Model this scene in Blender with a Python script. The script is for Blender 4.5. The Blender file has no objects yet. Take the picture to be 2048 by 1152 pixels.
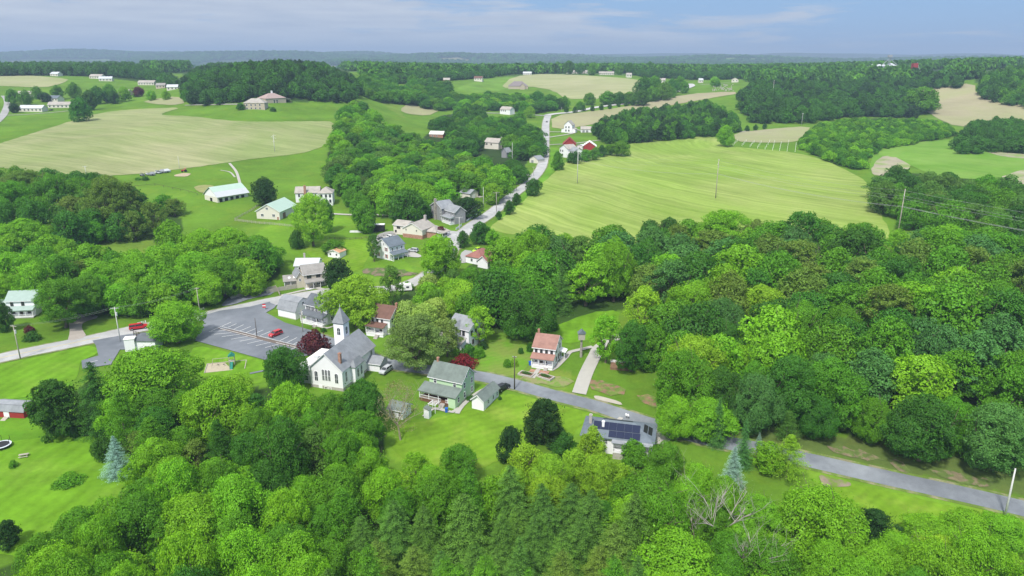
import bpy, bmesh, sys
from mathutils import Vector, Matrix, geometry
import numpy as np, math, random
random.seed(7); RNG=np.random.default_rng(11)
SC=bpy.context.scene; COL=SC.collection
R=math.radians
# ================================================================ camera, sky, sun, exposure
cam=bpy.data.cameras.new('camera'); camo=bpy.data.objects.new('camera',cam); COL.objects.link(camo); SC.camera=camo
cam.sensor_width=36; cam.lens=36*1450/2048; cam.clip_start=0.5; cam.clip_end=60000
camo.location=(0,0,90.2); camo.rotation_euler=(R(90-17.75),0,0)
SUN_EL,SUN_AZ=R(54),R(-158)          # azimuth measured from the viewing direction: high, behind the viewpoint and to its left
sun=bpy.data.lights.new('sun','SUN'); sun.energy=3.6; sun.angle=R(6); sun.color=(1,.965,.9)
suno=bpy.data.objects.new('sun',sun); COL.objects.link(suno)
_sd=Vector((math.sin(SUN_AZ)*math.cos(SUN_EL),math.cos(SUN_AZ)*math.cos(SUN_EL),math.sin(SUN_EL)))
suno.rotation_euler=_sd.to_track_quat('Z','Y').to_euler(); suno.location=_sd*300
SC.view_settings.view_transform='Standard'; SC.view_settings.look='None'; SC.view_settings.exposure=0.36; SC.view_settings.gamma=1
w=bpy.data.worlds.new('World'); SC.world=w; w.use_nodes=True
N=w.node_tree.nodes; LK=w.node_tree.links; N.clear()
def wn(t,**k):
    n=N.new(t)
    for a,b in k.items(): setattr(n,a,b)
    return n
out=wn('ShaderNodeOutputWorld'); bg=wn('ShaderNodeBackground'); bg.inputs[1].default_value=.085
sky=wn('ShaderNodeTexSky',sky_type='NISHITA',sun_disc=False,sun_elevation=SUN_EL,sun_rotation=SUN_AZ,altitude=200,air_density=1.0,dust_density=1.0,ozone_density=2.0)
tc=wn('ShaderNodeTexCoord'); mp=wn('ShaderNodeMapping'); mp.inputs['Scale'].default_value=(4.2,4.2,46); mp.inputs['Location'].default_value=(.9,.35,0)
LK.new(tc.outputs['Generated'],mp.inputs[0])
n1=wn('ShaderNodeTexNoise'); n1.inputs['Scale'].default_value=1.5; n1.inputs['Detail'].default_value=7; n1.inputs['Roughness'].default_value=.6; n1.inputs['Distortion'].default_value=.35
LK.new(mp.outputs[0],n1.inputs[0])
sp=wn('ShaderNodeSeparateXYZ'); LK.new(tc.outputs['Generated'],sp.inputs[0])
def wm(op,a,b,clamp=False):
    m=wn('ShaderNodeMath',operation=op,use_clamp=clamp)
    for i,v in enumerate((a,b)):
        if hasattr(v,'links'): LK.new(v,m.inputs[i])
        else: m.inputs[i].default_value=v
    return m.outputs[0]
# cloud cover: thicker to the left, at the horizon and overhead
bias=wm('ADD',wm('MULTIPLY',sp.outputs[0],-.42),wm('MULTIPLY',wm('MAXIMUM',sp.outputs[2],0.),.9))
hz=wm('MULTIPLY',wm('SUBTRACT',.05,wm('ABSOLUTE',sp.outputs[2],0.)),4.5)
cl=wm('ADD',wm('ADD',n1.outputs[0],bias),wm('MAXIMUM',hz,-.35))
fac=wm('MULTIPLY',wm('SUBTRACT',cl,.45),6.5,True)
fac=wm('MULTIPLY',fac,.93)
n2=wn('ShaderNodeTexNoise'); n2.inputs['Scale'].default_value=2.6; n2.inputs['Detail'].default_value=5; LK.new(mp.outputs[0],n2.inputs[0])
cm=wn('ShaderNodeMix',data_type='RGBA'); cm.inputs[6].default_value=(3.7,4.45,5.9,1); cm.inputs[7].default_value=(7.0,7.4,8.0,1); LK.new(n2.outputs[0],cm.inputs[0])
up=wn('ShaderNodeMix',data_type='RGBA'); up.inputs[7].default_value=(10.5,10.8,11.2,1); LK.new(cm.outputs[2],up.inputs[6]); LK.new(wm('MULTIPLY',wm('SUBTRACT',sp.outputs[2],.12),2.2,True),up.inputs[0])
sk=wn('ShaderNodeMix',data_type='RGBA'); sk.inputs[0].default_value=.75; sk.inputs[7].default_value=(2.2,4.3,7.8,1); LK.new(sky.outputs[0],sk.inputs[6])
mx=wn('ShaderNodeMix',data_type='RGBA'); LK.new(fac,mx.inputs[0]); LK.new(sk.outputs[2],mx.inputs[6]); LK.new(up.outputs[2],mx.inputs[7])
LK.new(mx.outputs[2],bg.inputs[0]); LK.new(bg.outputs[0],out.inputs[0])
SC.render.engine='CYCLES'; cy=SC.cycles
cy.max_bounces=5; cy.diffuse_bounces=3; cy.glossy_bounces=2; cy.transmission_bounces=3; cy.volume_bounces=0; cy.transparent_max_bounces=4
cy.use_denoising=True; cy.use_adaptive_sampling=False; cy.caustics_reflective=False; cy.caustics_refractive=False
cy.volume_max_steps=64

# ---------------------------------------------------------------- camera numbers and the lie of the land
F=1450.0; PITCH=math.radians(17.75); CAMZ=90.2
CP,SP=math.cos(PITCH),math.sin(PITCH)
def ray(px,py):
    xc=(np.asarray(px,float)-1024)/F; uc=(576-np.asarray(py,float))/F
    return xc, CP+SP*uc, -SP+CP*uc
def at_elev(px,py,e):
    x,y,z=ray(px,py); t=(CAMZ-e)/(-z); return x*t,y*t
def project(x,y,z):
    x=np.asarray(x,float);y=np.asarray(y,float);z=np.asarray(z,float)-CAMZ
    d=y*CP-z*SP; u=y*SP+z*CP
    return 1024+F*x/d, 576-F*u/d
# (pixel x, pixel y, ground height there): survey points of the terrain, village ground = 0
CTRL=[(100,1100,-2),(1000,1140,-4),(2000,1140,-6),(-400,1000,-2),(2500,1000,-6),(60,900,-1),(1024,860,-1),(1250,800,-1),
(600,800,0),(900,770,0),(640,690,0),(460,680,0),(60,710,0),(200,640,0),(40,640,1),(1100,720,1),(1400,780,1),(1700,930,-3),(2030,1020,-4),
(1750,720,4),(1500,600,4),(2040,700,4),(2040,560,6),(600,580,1),(780,520,5),(860,480,6),(700,500,4),(900,440,8),(560,440,9),(440,403,11),
(250,470,7),(80,540,4),(300,600,1),(549,303,19),(0,330,20),(300,352,15),(300,300,22),(300,250,31),(100,245,31),(-100,230,33),(520,220,38),
(595,210,39),(430,205,41),(550,164,58),(450,166,56),(660,172,53),(725,190,42),(760,200,37),(670,260,26),(670,330,15),(850,330,9),(1000,400,8),(1090,300,13),
(1095,235,21),(960,260,17),(850,215,27),(1000,225,23),(1200,215,26),(1385,172,40),(1100,152,50),(1250,156,50),(930,172,43),(1000,190,32),
(1155,367,11),(1430,397,10),(1795,472,6.5),(1300,460,5),(1050,445,7),(1500,290,16),(1620,262,19),(1850,320,14),(2040,335,14),
(1950,292,17),(1700,350,11),(2000,270,19),(1900,205,31),(1850,174,44),(2000,165,52),(2040,215,31),(1650,205,31),(1500,180,42),(1440,166,44),
(1420,232,22),(150,215,34),(20,222,33),(70,152,55),(200,162,51),(300,180,43),(0,160,53),(1200,400,10),(2400,400,10),(-500,600,3),(-500,300,25),(2500,250,25),
(200,137,44),(850,141,42),(1300,139,45),(1800,137,45),(560,137,48),(1100,138,42),(740,119,63),(640,124,55),(900,126,50),(-300,130,50),(2300,130,55),
(300,117,62),(1500,118,60),(1800,118,60),(1100,119,52),(2048,117,66),(-600,115,60),(2600,115,60),
(1200,50,-8)]
def _ctrl():
    P=[];E=[]
    for px,py,e in CTRL:
        if py<100: continue
        e=e*1.1; x,y=at_elev(px,py,e); P.append((math.atan2(x,y)*2.2,math.log(math.hypot(x,y)))); E.append(e)
    for th in (-1,-.5,0,.5,1):
        for r,e in ((4,-4.4),(40,-4.4)): P.append((th*2.2,math.log(r))); E.append(e)
    return np.array(P),np.array(E,float)
_P,_E=_ctrl()
def _ker(d2): return np.where(d2>1e-12,0.5*d2*np.log(np.maximum(d2,1e-12)),0)
def _fit():
    n=len(_P); d2=((_P[:,None]-_P[None])**2).sum(-1)
    K=_ker(d2)+np.eye(n)*.004; Q=np.c_[np.ones(n),_P]
    A=np.block([[K,Q],[Q.T,np.zeros((3,3))]]); s=np.linalg.solve(A,np.r_[_E,0,0,0]); return s[:n],s[n:]
_W,_C=_fit()
NT,NR=760,900; TH0,TH1=-1.13,1.13; LR0,LR1=math.log(6),math.log(17000)
_ths=np.linspace(TH0,TH1,NT); _lrs=np.linspace(LR0,LR1,NR)
def _raw(th,lr):
    a=th*2.2; out=np.full(a.shape,_C[0])+_C[1]*a+_C[2]*lr
    for (p,q),w in zip(_P,_W): out+=w*_ker((a-p)**2+(lr-q)**2)
    return out
def _far(x,y,r):
    s=lambda k,ax,ay,ph: np.sin(k*(ax*x+ay*y)+ph)
    h=(s(1/420,.8,.5,1)*s(1/360,-.3,1,2)*13+s(1/230,.5,.9,.4)*s(1/260,1,-.2,5)*5+s(1/900,.35,1,.5)*15+s(1/1700,-.4,1,2.2)*14-6)
    return h
TH,LR=np.meshgrid(_ths,_lrs)
_R=np.exp(LR); GX=_R*np.sin(TH); GY=_R*np.cos(TH)
GZ=_raw(TH,LR)
_k=np.clip((_R-1400)/1500,0,1); _k=_k*_k*(3-2*_k)
_b=np.clip((_R-3500)/3000,0,1)
GZ=np.where(_k>0, GZ*(1-_b)+_b*(56+np.clip((_R-6000)/8000,0,1)*26),GZ)+_k*_far(GX,GY,_R)*(1+.9*_b)
GZ=GZ+0.25*np.sin(GX/17+1)*np.sin(GY/23)*np.clip((_R-60)/200,0,1)
def T(x,y):
    x=np.asarray(x,float);y=np.asarray(y,float)
    th=np.arctan2(x,y); lr=np.log(np.maximum(np.hypot(x,y),7))
    a=np.clip((th-TH0)/(TH1-TH0)*(NT-1),0,NT-1.001); b=np.clip((lr-LR0)/(LR1-LR0)*(NR-1),0,NR-1.001)
    i=a.astype(int) if a.ndim else int(a); j=b.astype(int) if b.ndim else int(b); fa=a-i; fb=b-j
    return GZ[j,i]*(1-fa)*(1-fb)+GZ[j,i+1]*fa*(1-fb)+GZ[j+1,i]*(1-fa)*fb+GZ[j+1,i+1]*fa*fb
_ts=np.exp(np.linspace(math.log(50),math.log(14000),900))
def hit(px,py,lift=0.0,tmin=0):
    """where the line of sight through a photo pixel meets the ground (or a level `lift` above it)"""
    x,y,z=ray(px,py); X=x*_ts;Y=y*_ts;H=CAMZ+z*_ts-T(X,Y)-lift
    k=np.where((H[1:]<=0)&(_ts[1:]>tmin))[0]
    if not len(k): i=int(np.argmin(H)); return X[i],Y[i],float(T(X[i],Y[i]))
    i=k[0]; a,b=_ts[i],_ts[i+1]
    for _ in range(25):
        m=.5*(a+b)
        if CAMZ+z*m-float(T(x*m,y*m))-lift>0: a=m
        else: b=m
    return x*b,y*b,float(T(x*b,y*b))

# ================================================================ materials
def s2l(c):
    return tuple((v/12.92 if v<=.04045 else ((v+.055)/1.055)**2.4) for v in [x/255 for x in c])
_MC={}
def ntl(m):
    nt=m.node_tree; return nt.nodes,nt.links
def mat(name,col,rough=.8,var=.12,scale=.6,detail=4,spec=.2,metal=0.0,stripe=None,bump=0,var2=None,coord='Object'):
    """procedural surface: base colour broken up by two scales of noise, optional boards/courses/mown stripes"""
    if name in _MC: return _MC[name]
    m=bpy.data.materials.new(name); m.use_nodes=True; n,l=ntl(m); b=n['Principled BSDF']
    b.inputs['Roughness'].default_value=rough; b.inputs['Metallic'].default_value=metal; b.inputs['Specular IOR Level'].default_value=spec
    tc=n.new('ShaderNodeTexCoord'); co=tc.outputs[coord]
    if coord=='Position': pass
    def noise(sc,de,ro=.55):
        q=n.new('ShaderNodeTexNoise'); q.inputs['Scale'].default_value=sc; q.inputs['Detail'].default_value=de; q.inputs['Roughness'].default_value=ro; l.new(co,q.inputs[0]); return q.outputs[0]
    def math_(op,a,bv):
        q=n.new('ShaderNodeMath'); q.operation=op
        for i,v in enumerate((a,bv)):
            if hasattr(v,'links'): l.new(v,q.inputs[i])
            else: q.inputs[i].default_value=v
        return q.outputs[0]
    k=math_('ADD',math_('MULTIPLY',math_('SUBTRACT',noise(scale,detail),.5),var*2.6),1)
    k=math_('ADD',k,math_('MULTIPLY',math_('SUBTRACT',noise(scale*7.3,3),.5),var*1.4))
    if stripe:      # (kind, scale, angle, amplitude, distortion)
        kd,ss,an,am,di=stripe
        mp=n.new('ShaderNodeMapping'); mp.inputs['Rotation'].default_value=(0,R(an) if kd=='z' else 0,R(an) if kd!='z' else 0); l.new(co,mp.inputs[0])
        wv=n.new('ShaderNodeTexWave'); wv.bands_direction='Z' if kd=='z' else 'X'; wv.inputs['Scale'].default_value=ss; wv.inputs['Distortion'].default_value=di; wv.inputs['Detail'].default_value=2; wv.inputs['Detail Scale'].default_value=.6
        l.new(mp.outputs[0],wv.inputs[0]); k=math_('ADD',k,math_('MULTIPLY',math_('SUBTRACT',wv.outputs['Fac'],.5),am))
    vm=n.new('ShaderNodeVectorMath'); vm.operation='SCALE'; l.new(k,vm.inputs['Scale'])
    if var2:
        c2,s2,lo,hi=var2
        mr=n.new('ShaderNodeMapRange'); mr.inputs[1].default_value=lo; mr.inputs[2].default_value=hi; l.new(noise(s2,5,.6),mr.inputs[0])
        mi=n.new('ShaderNodeMix'); mi.data_type='RGBA'; mi.inputs[6].default_value=(*col,1); mi.inputs[7].default_value=(*c2,1); l.new(mr.outputs[0],mi.inputs[0]); l.new(mi.outputs[2],vm.inputs[0])
    else: vm.inputs[0].default_value=col
    l.new(vm.outputs[0],b.inputs['Base Color'])
    if bump:
        bp=n.new('ShaderNodeBump'); bp.inputs['Strength'].default_value=bump; bp.inputs['Distance'].default_value=.05; l.new(noise(scale*4,3),bp.inputs['Height']); l.new(bp.outputs[0],b.inputs['Normal'])
    _MC[name]=m; return m
def leafmat(name,src='object'):
    if name in _MC: return _MC[name]
    m=bpy.data.materials.new(name); m.use_nodes=True; n,l=ntl(m); n.clear()
    o=n.new('ShaderNodeOutputMaterial'); 
    if src=='object': oi=n.new('ShaderNodeObjectInfo'); c=oi.outputs['Color']
    else: oi=n.new('ShaderNodeAttribute'); oi.attribute_type='INSTANCER'; oi.attribute_name='tint'; c=oi.outputs['Color']
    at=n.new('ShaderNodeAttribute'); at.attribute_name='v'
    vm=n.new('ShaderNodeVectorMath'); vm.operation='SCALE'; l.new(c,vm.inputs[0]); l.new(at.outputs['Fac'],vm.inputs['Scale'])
    # a share of the leaves is yellower new growth
    a2=n.new('ShaderNodeAttribute'); a2.attribute_name='y'
    mi=n.new('ShaderNodeMix'); mi.data_type='RGBA'; mi.blend_type='ADD'; l.new(a2.outputs['Fac'],mi.inputs[0]); l.new(vm.outputs[0],mi.inputs[6]); mi.inputs[7].default_value=(.045,.05,.0,1)
    d=n.new('ShaderNodeBsdfDiffuse'); t=n.new('ShaderNodeBsdfTranslucent'); l.new(mi.outputs[2],d.inputs[0])
    v2=n.new('ShaderNodeVectorMath'); v2.operation='MULTIPLY'; l.new(mi.outputs[2],v2.inputs[0]); v2.inputs[1].default_value=(1.15,1.1,.5); l.new(v2.outputs[0],t.inputs[0])
    s=n.new('ShaderNodeMixShader'); s.inputs[0].default_value=.28; l.new(d.outputs[0],s.inputs[1]); l.new(t.outputs[0],s.inputs[2])
    g=n.new('ShaderNodeBsdfGlossy'); g.inputs['Roughness'].default_value=.55; g.inputs[0].default_value=(.8,.9,1,1)
    s2=n.new('ShaderNodeMixShader'); s2.inputs[0].default_value=.012; l.new(s.outputs[0],s2.inputs[1]); l.new(g.outputs[0],s2.inputs[2])
    l.new(s2.outputs[0],o.inputs[0]); _MC[name]=m; return m
# ================================================================ objects
def tag(o,label=None,cat=None,group=None,kind=None):
    if label: o['label']=label
    if cat: o['category']=cat
    if group: o['group']=group
    if kind: o['kind']=kind
    return o
def link(o,parent=None):
    COL.objects.link(o)
    if parent is not None: o.parent=parent
    return o
def empty(name,loc=(0,0,0),rz=0,parent=None):
    o=bpy.data.objects.new(name,None); o.empty_display_size=.5; o.location=loc; o.rotation_euler=(0,0,rz); return link(o,parent)
class MB:
    """collects solids and links them as ONE mesh object"""
    def __init__(s): s.v=[]; s.f=[]; s.m=[]; s.cm=0
    def add(s,vs,fs,m=None):
        k=len(s.v); s.v+= [tuple(p) for p in vs]; s.f+=[[i+k for i in f] for f in fs]; s.m+=[s.cm if m is None else m]*len(fs); return s
    def box(s,x0,x1,y0,y1,z0,z1,m=None):
        return s.add([(x0,y0,z0),(x1,y0,z0),(x1,y1,z0),(x0,y1,z0),(x0,y0,z1),(x1,y0,z1),(x1,y1,z1),(x0,y1,z1)],[(0,3,2,1),(4,5,6,7),(0,1,5,4),(1,2,6,5),(2,3,7,6),(3,0,4,7)],m)
    def ext(s,poly,axis,a,b,m=None):
        """extrude a closed 2-D polygon along an axis: 'x' poly=(y,z), 'y' poly=(x,z), 'z' poly=(x,y)"""
        n=len(poly); f=lambda p,t:{'x':(t,p[0],p[1]),'y':(p[0],t,p[1]),'z':(p[0],p[1],t)}[axis]
        vs=[f(p,a) for p in poly]+[f(p,b) for p in poly]
        return s.add(vs,[list(range(n))[::-1],list(range(n,2*n))]+[(i,(i+1)%n,n+(i+1)%n,n+i) for i in range(n)],m)
    def tube(s,pts,rad,n=6,m=None,cap=True):
        pts=[Vector(p) for p in pts]; rad=rad if hasattr(rad,'__len__') else [rad]*len(pts); rings=[]
        for i,p in enumerate(pts):
            d=(pts[min(i+1,len(pts)-1)]-pts[max(i-1,0)]).normalized(); a=d.orthogonal().normalized() if abs(d.z)<.9 else Vector((1,0,0)); a=(a-d*a.dot(d)).normalized(); b=d.cross(a)
            rings.append([p+(a*math.cos(t)+b*math.sin(t))*rad[i] for t in [2*math.pi*k/n for k in range(n)]])
        vs=[q for r_ in rings for q in r_]; fs=[]
        for i in range(len(pts)-1):
            for k in range(n): fs.append((i*n+k,i*n+(k+1)%n,(i+1)*n+(k+1)%n,(i+1)*n+k))
        if cap: fs+= [list(range(n))[::-1],[(len(pts)-1)*n+k for k in range(n)]]
        return s.add(vs,fs,m)
    def slab(s,quad,t,m=None):
        """a thin plate: quad of points, thickened by t along its normal"""
        q=[Vector(p) for p in quad]; nn=(q[1]-q[0]).cross(q[-1]-q[0]).normalized()*t; n=len(q)
        return s.add(q+[p+nn for p in q],[list(range(n))[::-1],list(range(n,2*n))]+[(i,(i+1)%n,n+(i+1)%n,n+i) for i in range(n)],m)
    def mesh(s,name,mats,smooth=False):
        me=bpy.data.meshes.new(name); me.from_pydata(s.v,[],s.f)
        for q in (mats if isinstance(mats,(list,tuple)) else [mats]): me.materials.append(q)
        if any(s.m): me.polygons.foreach_set('material_index',s.m)
        bm=bmesh.new(); bm.from_mesh(me); bmesh.ops.recalc_face_normals(bm,faces=bm.faces); bm.to_mesh(me); bm.free()
        if smooth: me.polygons.foreach_set('use_smooth',[True]*len(me.polygons))
        return me
    def build(s,name,mats,parent=None,loc=(0,0,0),rz=0,smooth=False):
        o=bpy.data.objects.new(name,s.mesh(name,mats,smooth)); o.location=loc; o.rotation_euler=(0,0,rz); return link(o,parent)
def G(px,py,lift=0.):
    x,y,z=hit(px,py,lift); return Vector((x,y,z))
def npmesh(name,V,F,mats,attrs=(),smooth=False):
    me=bpy.data.meshes.new(name); V=np.ascontiguousarray(V,np.float32); F=np.ascontiguousarray(F,np.int32); k=F.shape[1]
    me.vertices.add(len(V)); me.vertices.foreach_set('co',V.ravel()); me.loops.add(F.size); me.loops.foreach_set('vertex_index',F.ravel())
    me.polygons.add(len(F)); me.polygons.foreach_set('loop_start',np.arange(0,F.size,k,dtype=np.int32))
    for nm,ty,dom,dat in attrs:
        a=me.attributes.new(nm,ty,dom); a.data.foreach_set('color' if 'COLOR' in ty else ('vector' if 'VECTOR' in ty else 'value'),np.ascontiguousarray(dat,np.float32).ravel())
    for q in mats: me.materials.append(q)
    if smooth: me.polygons.foreach_set('use_smooth',np.ones(len(F),bool))
    me.update(calc_edges=True); me.validate(); return me
def pip(poly,X,Y):
    c=np.zeros(np.shape(X),bool); n=len(poly)
    for i in range(n):
        x0,y0=poly[i][:2]; x1,y1=poly[(i+1)%n][:2]
        if y0==y1: continue
        c^=((y0>Y)!=(y1>Y))&(X<(x1-x0)*(Y-y0)/(y1-y0)+x0)
    return c
def dens(pp,step=7,closed=True):
    o=[]; n=len(pp)
    for i in range(n if closed else n-1):
        a=pp[i];b=pp[(i+1)%n]; k=max(1,int(math.dist(a,b)/step))
        for j in range(k): o.append((a[0]+(b[0]-a[0])*j/k,a[1]+(b[1]-a[1])*j/k))
    if not closed: o.append(pp[-1])
    return o
def smooth_poly(pp,it=2):
    for _ in range(it):
        q=[]; n=len(pp)
        for i in range(n):
            a=pp[i];b=pp[(i+1)%n]; q+=[(.78*a[0]+.22*b[0],.78*a[1]+.22*b[1]),(.22*a[0]+.78*b[0],.22*a[1]+.78*b[1])]
        pp=q
    return pp
def wpoly(pp,lift=0,sm=1,step=8,wob=0):
    if sm: pp=smooth_poly(pp,sm)
    o=[]
    for q in dens(pp,step):
        p=G(q[0],q[1],lift)
        if o and (p.xy-o[-1].xy).length<.15: continue
        if wob:
            a=wob*(1+p.length/500); p.x+=random.uniform(-a,a); p.y+=random.uniform(-a,a)
        o.append(p)
    return o
def drape(name,pp,m,off=.05,sm=1,step=8,wob=0,world=None,gap=None,label=None):
    """a sheet laid on the terrain inside a closed outline"""
    P=world or wpoly(pp,0,sm,step,wob); xy=[(p[0],p[1]) for p in P]
    X=np.array(xy); c=X.mean(0); r=float(np.hypot(*c)); g=gap or max(1.5,min(r*.016,math.sqrt((np.ptp(X[:,0]))*np.ptp(X[:,1])/2500)))
    gx=np.arange(X[:,0].min(),X[:,0].max(),g); gy=np.arange(X[:,1].min(),X[:,1].max(),g)
    A,B=np.meshgrid(gx,gy); A=A.ravel()+RNG.uniform(-.2,.2,A.size)*g; B=B.ravel()+RNG.uniform(-.2,.2,B.size)*g; k=pip(xy,A,B); A=A[k];B=B[k]
    n=len(xy); pts=[Vector(q) for q in xy]+[Vector((a,b)) for a,b in zip(A,B)]
    vo,_,fo,*_r=geometry.delaunay_2d_cdt(pts,[(i,(i+1)%n) for i in range(n)],[],1,1e-4)
    V=np.array([(v.x,v.y) for v in vo]); F=np.array([f for f in fo if len(f)==3])
    if not len(F): return None
    C=V[F].mean(1); F=F[pip(xy,C[:,0],C[:,1])]
    rr=np.hypot(V[:,0],V[:,1]); Z=T(V[:,0],V[:,1])+off+rr*.00022
    a=V[F[:,0]];b=V[F[:,1]];d=V[F[:,2]]; cr=(b[:,0]-a[:,0])*(d[:,1]-a[:,1])-(b[:,1]-a[:,1])*(d[:,0]-a[:,0]); F[cr<0]=F[cr<0][:,::-1]
    me=npmesh(name,np.c_[V,Z],F,[m],smooth=True)
    o=bpy.data.objects.new(name,me); link(o); tag(o,label,None,None,'structure'); return o
def cr_spline(P,step=2.0):
    P=[Vector(p) for p in P]; P=[P[0]*2-P[1]]+P+[P[-1]*2-P[-2]]; o=[]
    for i in range(1,len(P)-2):
        n=max(1,int((P[i+1]-P[i]).length/step))
        for j in range(n):
            t=j/n; a,b,c,d=P[i-1:i+3]; o.append(.5*((2*b)+(c-a)*t+(2*a-5*b+4*c-d)*t*t+(3*b-a-3*c+d)*t**3))
    o.append(P[-2]); return o
def ribbon(name,pp,wd,m,off=.08,step=2.5,world=False,shift=0,kind='structure',dash=None):
    P=[Vector(p).xy for p in pp] if world else [G(*q).xy for q in pp]
    C=cr_spline(P,step); V=[];F=[];nc=4
    for i,p in enumerate(C):
        d=(C[min(i+1,len(C)-1)]-C[max(i-1,0)]).normalized(); nn=Vector((d.y,-d.x)); w_=wd(i/len(C)) if callable(wd) else wd
        for k in range(nc+1):
            q=p+nn*(shift+(k/nc-.5)*w_); V.append((q.x,q.y,0))
    for i in range(len(C)-1):
        if dash and int(i/dash)%2: continue
        for k in range(nc): a=i*(nc+1)+k; F.append((a,a+1,a+nc+2,a+nc+1))
    V=np.array(V); V[:,2]=T(V[:,0],V[:,1])+off+np.hypot(V[:,0],V[:,1])*.00022; F=np.array(F)
    a,b,d=V[F[0][0]],V[F[0][1]],V[F[0][2]]
    if (b[0]-a[0])*(d[1]-a[1])-(b[1]-a[1])*(d[0]-a[0])<0: F=F[:,::-1]
    o=bpy.data.objects.new(name,npmesh(name,V,F,[m],smooth=True)); link(o)
    if kind: o['kind']=kind
    return o

# ================================================================ ground sheet, fields, roads
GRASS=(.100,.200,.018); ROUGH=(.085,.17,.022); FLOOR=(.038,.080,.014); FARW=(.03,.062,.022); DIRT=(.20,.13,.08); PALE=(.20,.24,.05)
def gmat():
    m=bpy.data.materials.new('ground'); m.use_nodes=True; n,l=ntl(m); b=n['Principled BSDF']; b.inputs['Roughness'].default_value=.95; b.inputs['Specular IOR Level'].default_value=.05
    tc=n.new('ShaderNodeTexCoord'); at=n.new('ShaderNodeAttribute'); at.attribute_name='col'
    def nz(s,d,r_=.6,di=0):
        q=n.new('ShaderNodeTexNoise'); q.inputs['Scale'].default_value=s; q.inputs['Detail'].default_value=d; q.inputs['Roughness'].default_value=r_; q.inputs['Distortion'].default_value=di; l.new(tc.outputs['Object'],q.inputs[0]); return q.outputs[0]
    def mm(op,a,c):
        q=n.new('ShaderNodeMath'); q.operation=op
        for i,v in enumerate((a,c)):
            if hasattr(v,'links'): l.new(v,q.inputs[i])
            else: q.inputs[i].default_value=v
        return q.outputs[0]
    k=mm('ADD',mm('MULTIPLY',mm('SUBTRACT',nz(.035,6),.5),1.15),1); k=mm('ADD',k,mm('MULTIPLY',mm('SUBTRACT',nz(.5,5,.7),.5),.55)); k=mm('ADD',k,mm('MULTIPLY',mm('SUBTRACT',nz(3.,3,.7),.5),.35))
    s=n.new('ShaderNodeVectorMath'); s.operation='SCALE'; l.new(at.outputs['Color'],s.inputs[0]); l.new(k,s.inputs['Scale'])
    mr=n.new('ShaderNodeMapRange'); mr.inputs[1].default_value=.5; mr.inputs[2].default_value=.72; l.new(nz(.06,6,.65,.6),mr.inputs[0])
    t=n.new('ShaderNodeVectorMath'); t.operation='MULTIPLY'; l.new(s.outputs[0],t.inputs[0]); t.inputs[1].default_value=(1.55,1.12,1.3)
    mi=n.new('ShaderNodeMix'); mi.data_type='RGBA'; l.new(mm('MULTIPLY',mr.outputs[0],.6),mi.inputs[0]); l.new(s.outputs[0],mi.inputs[6]); l.new(t.outputs[0],mi.inputs[7])
    l.new(mi.outputs[2],b.inputs['Base Color']); return m
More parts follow.
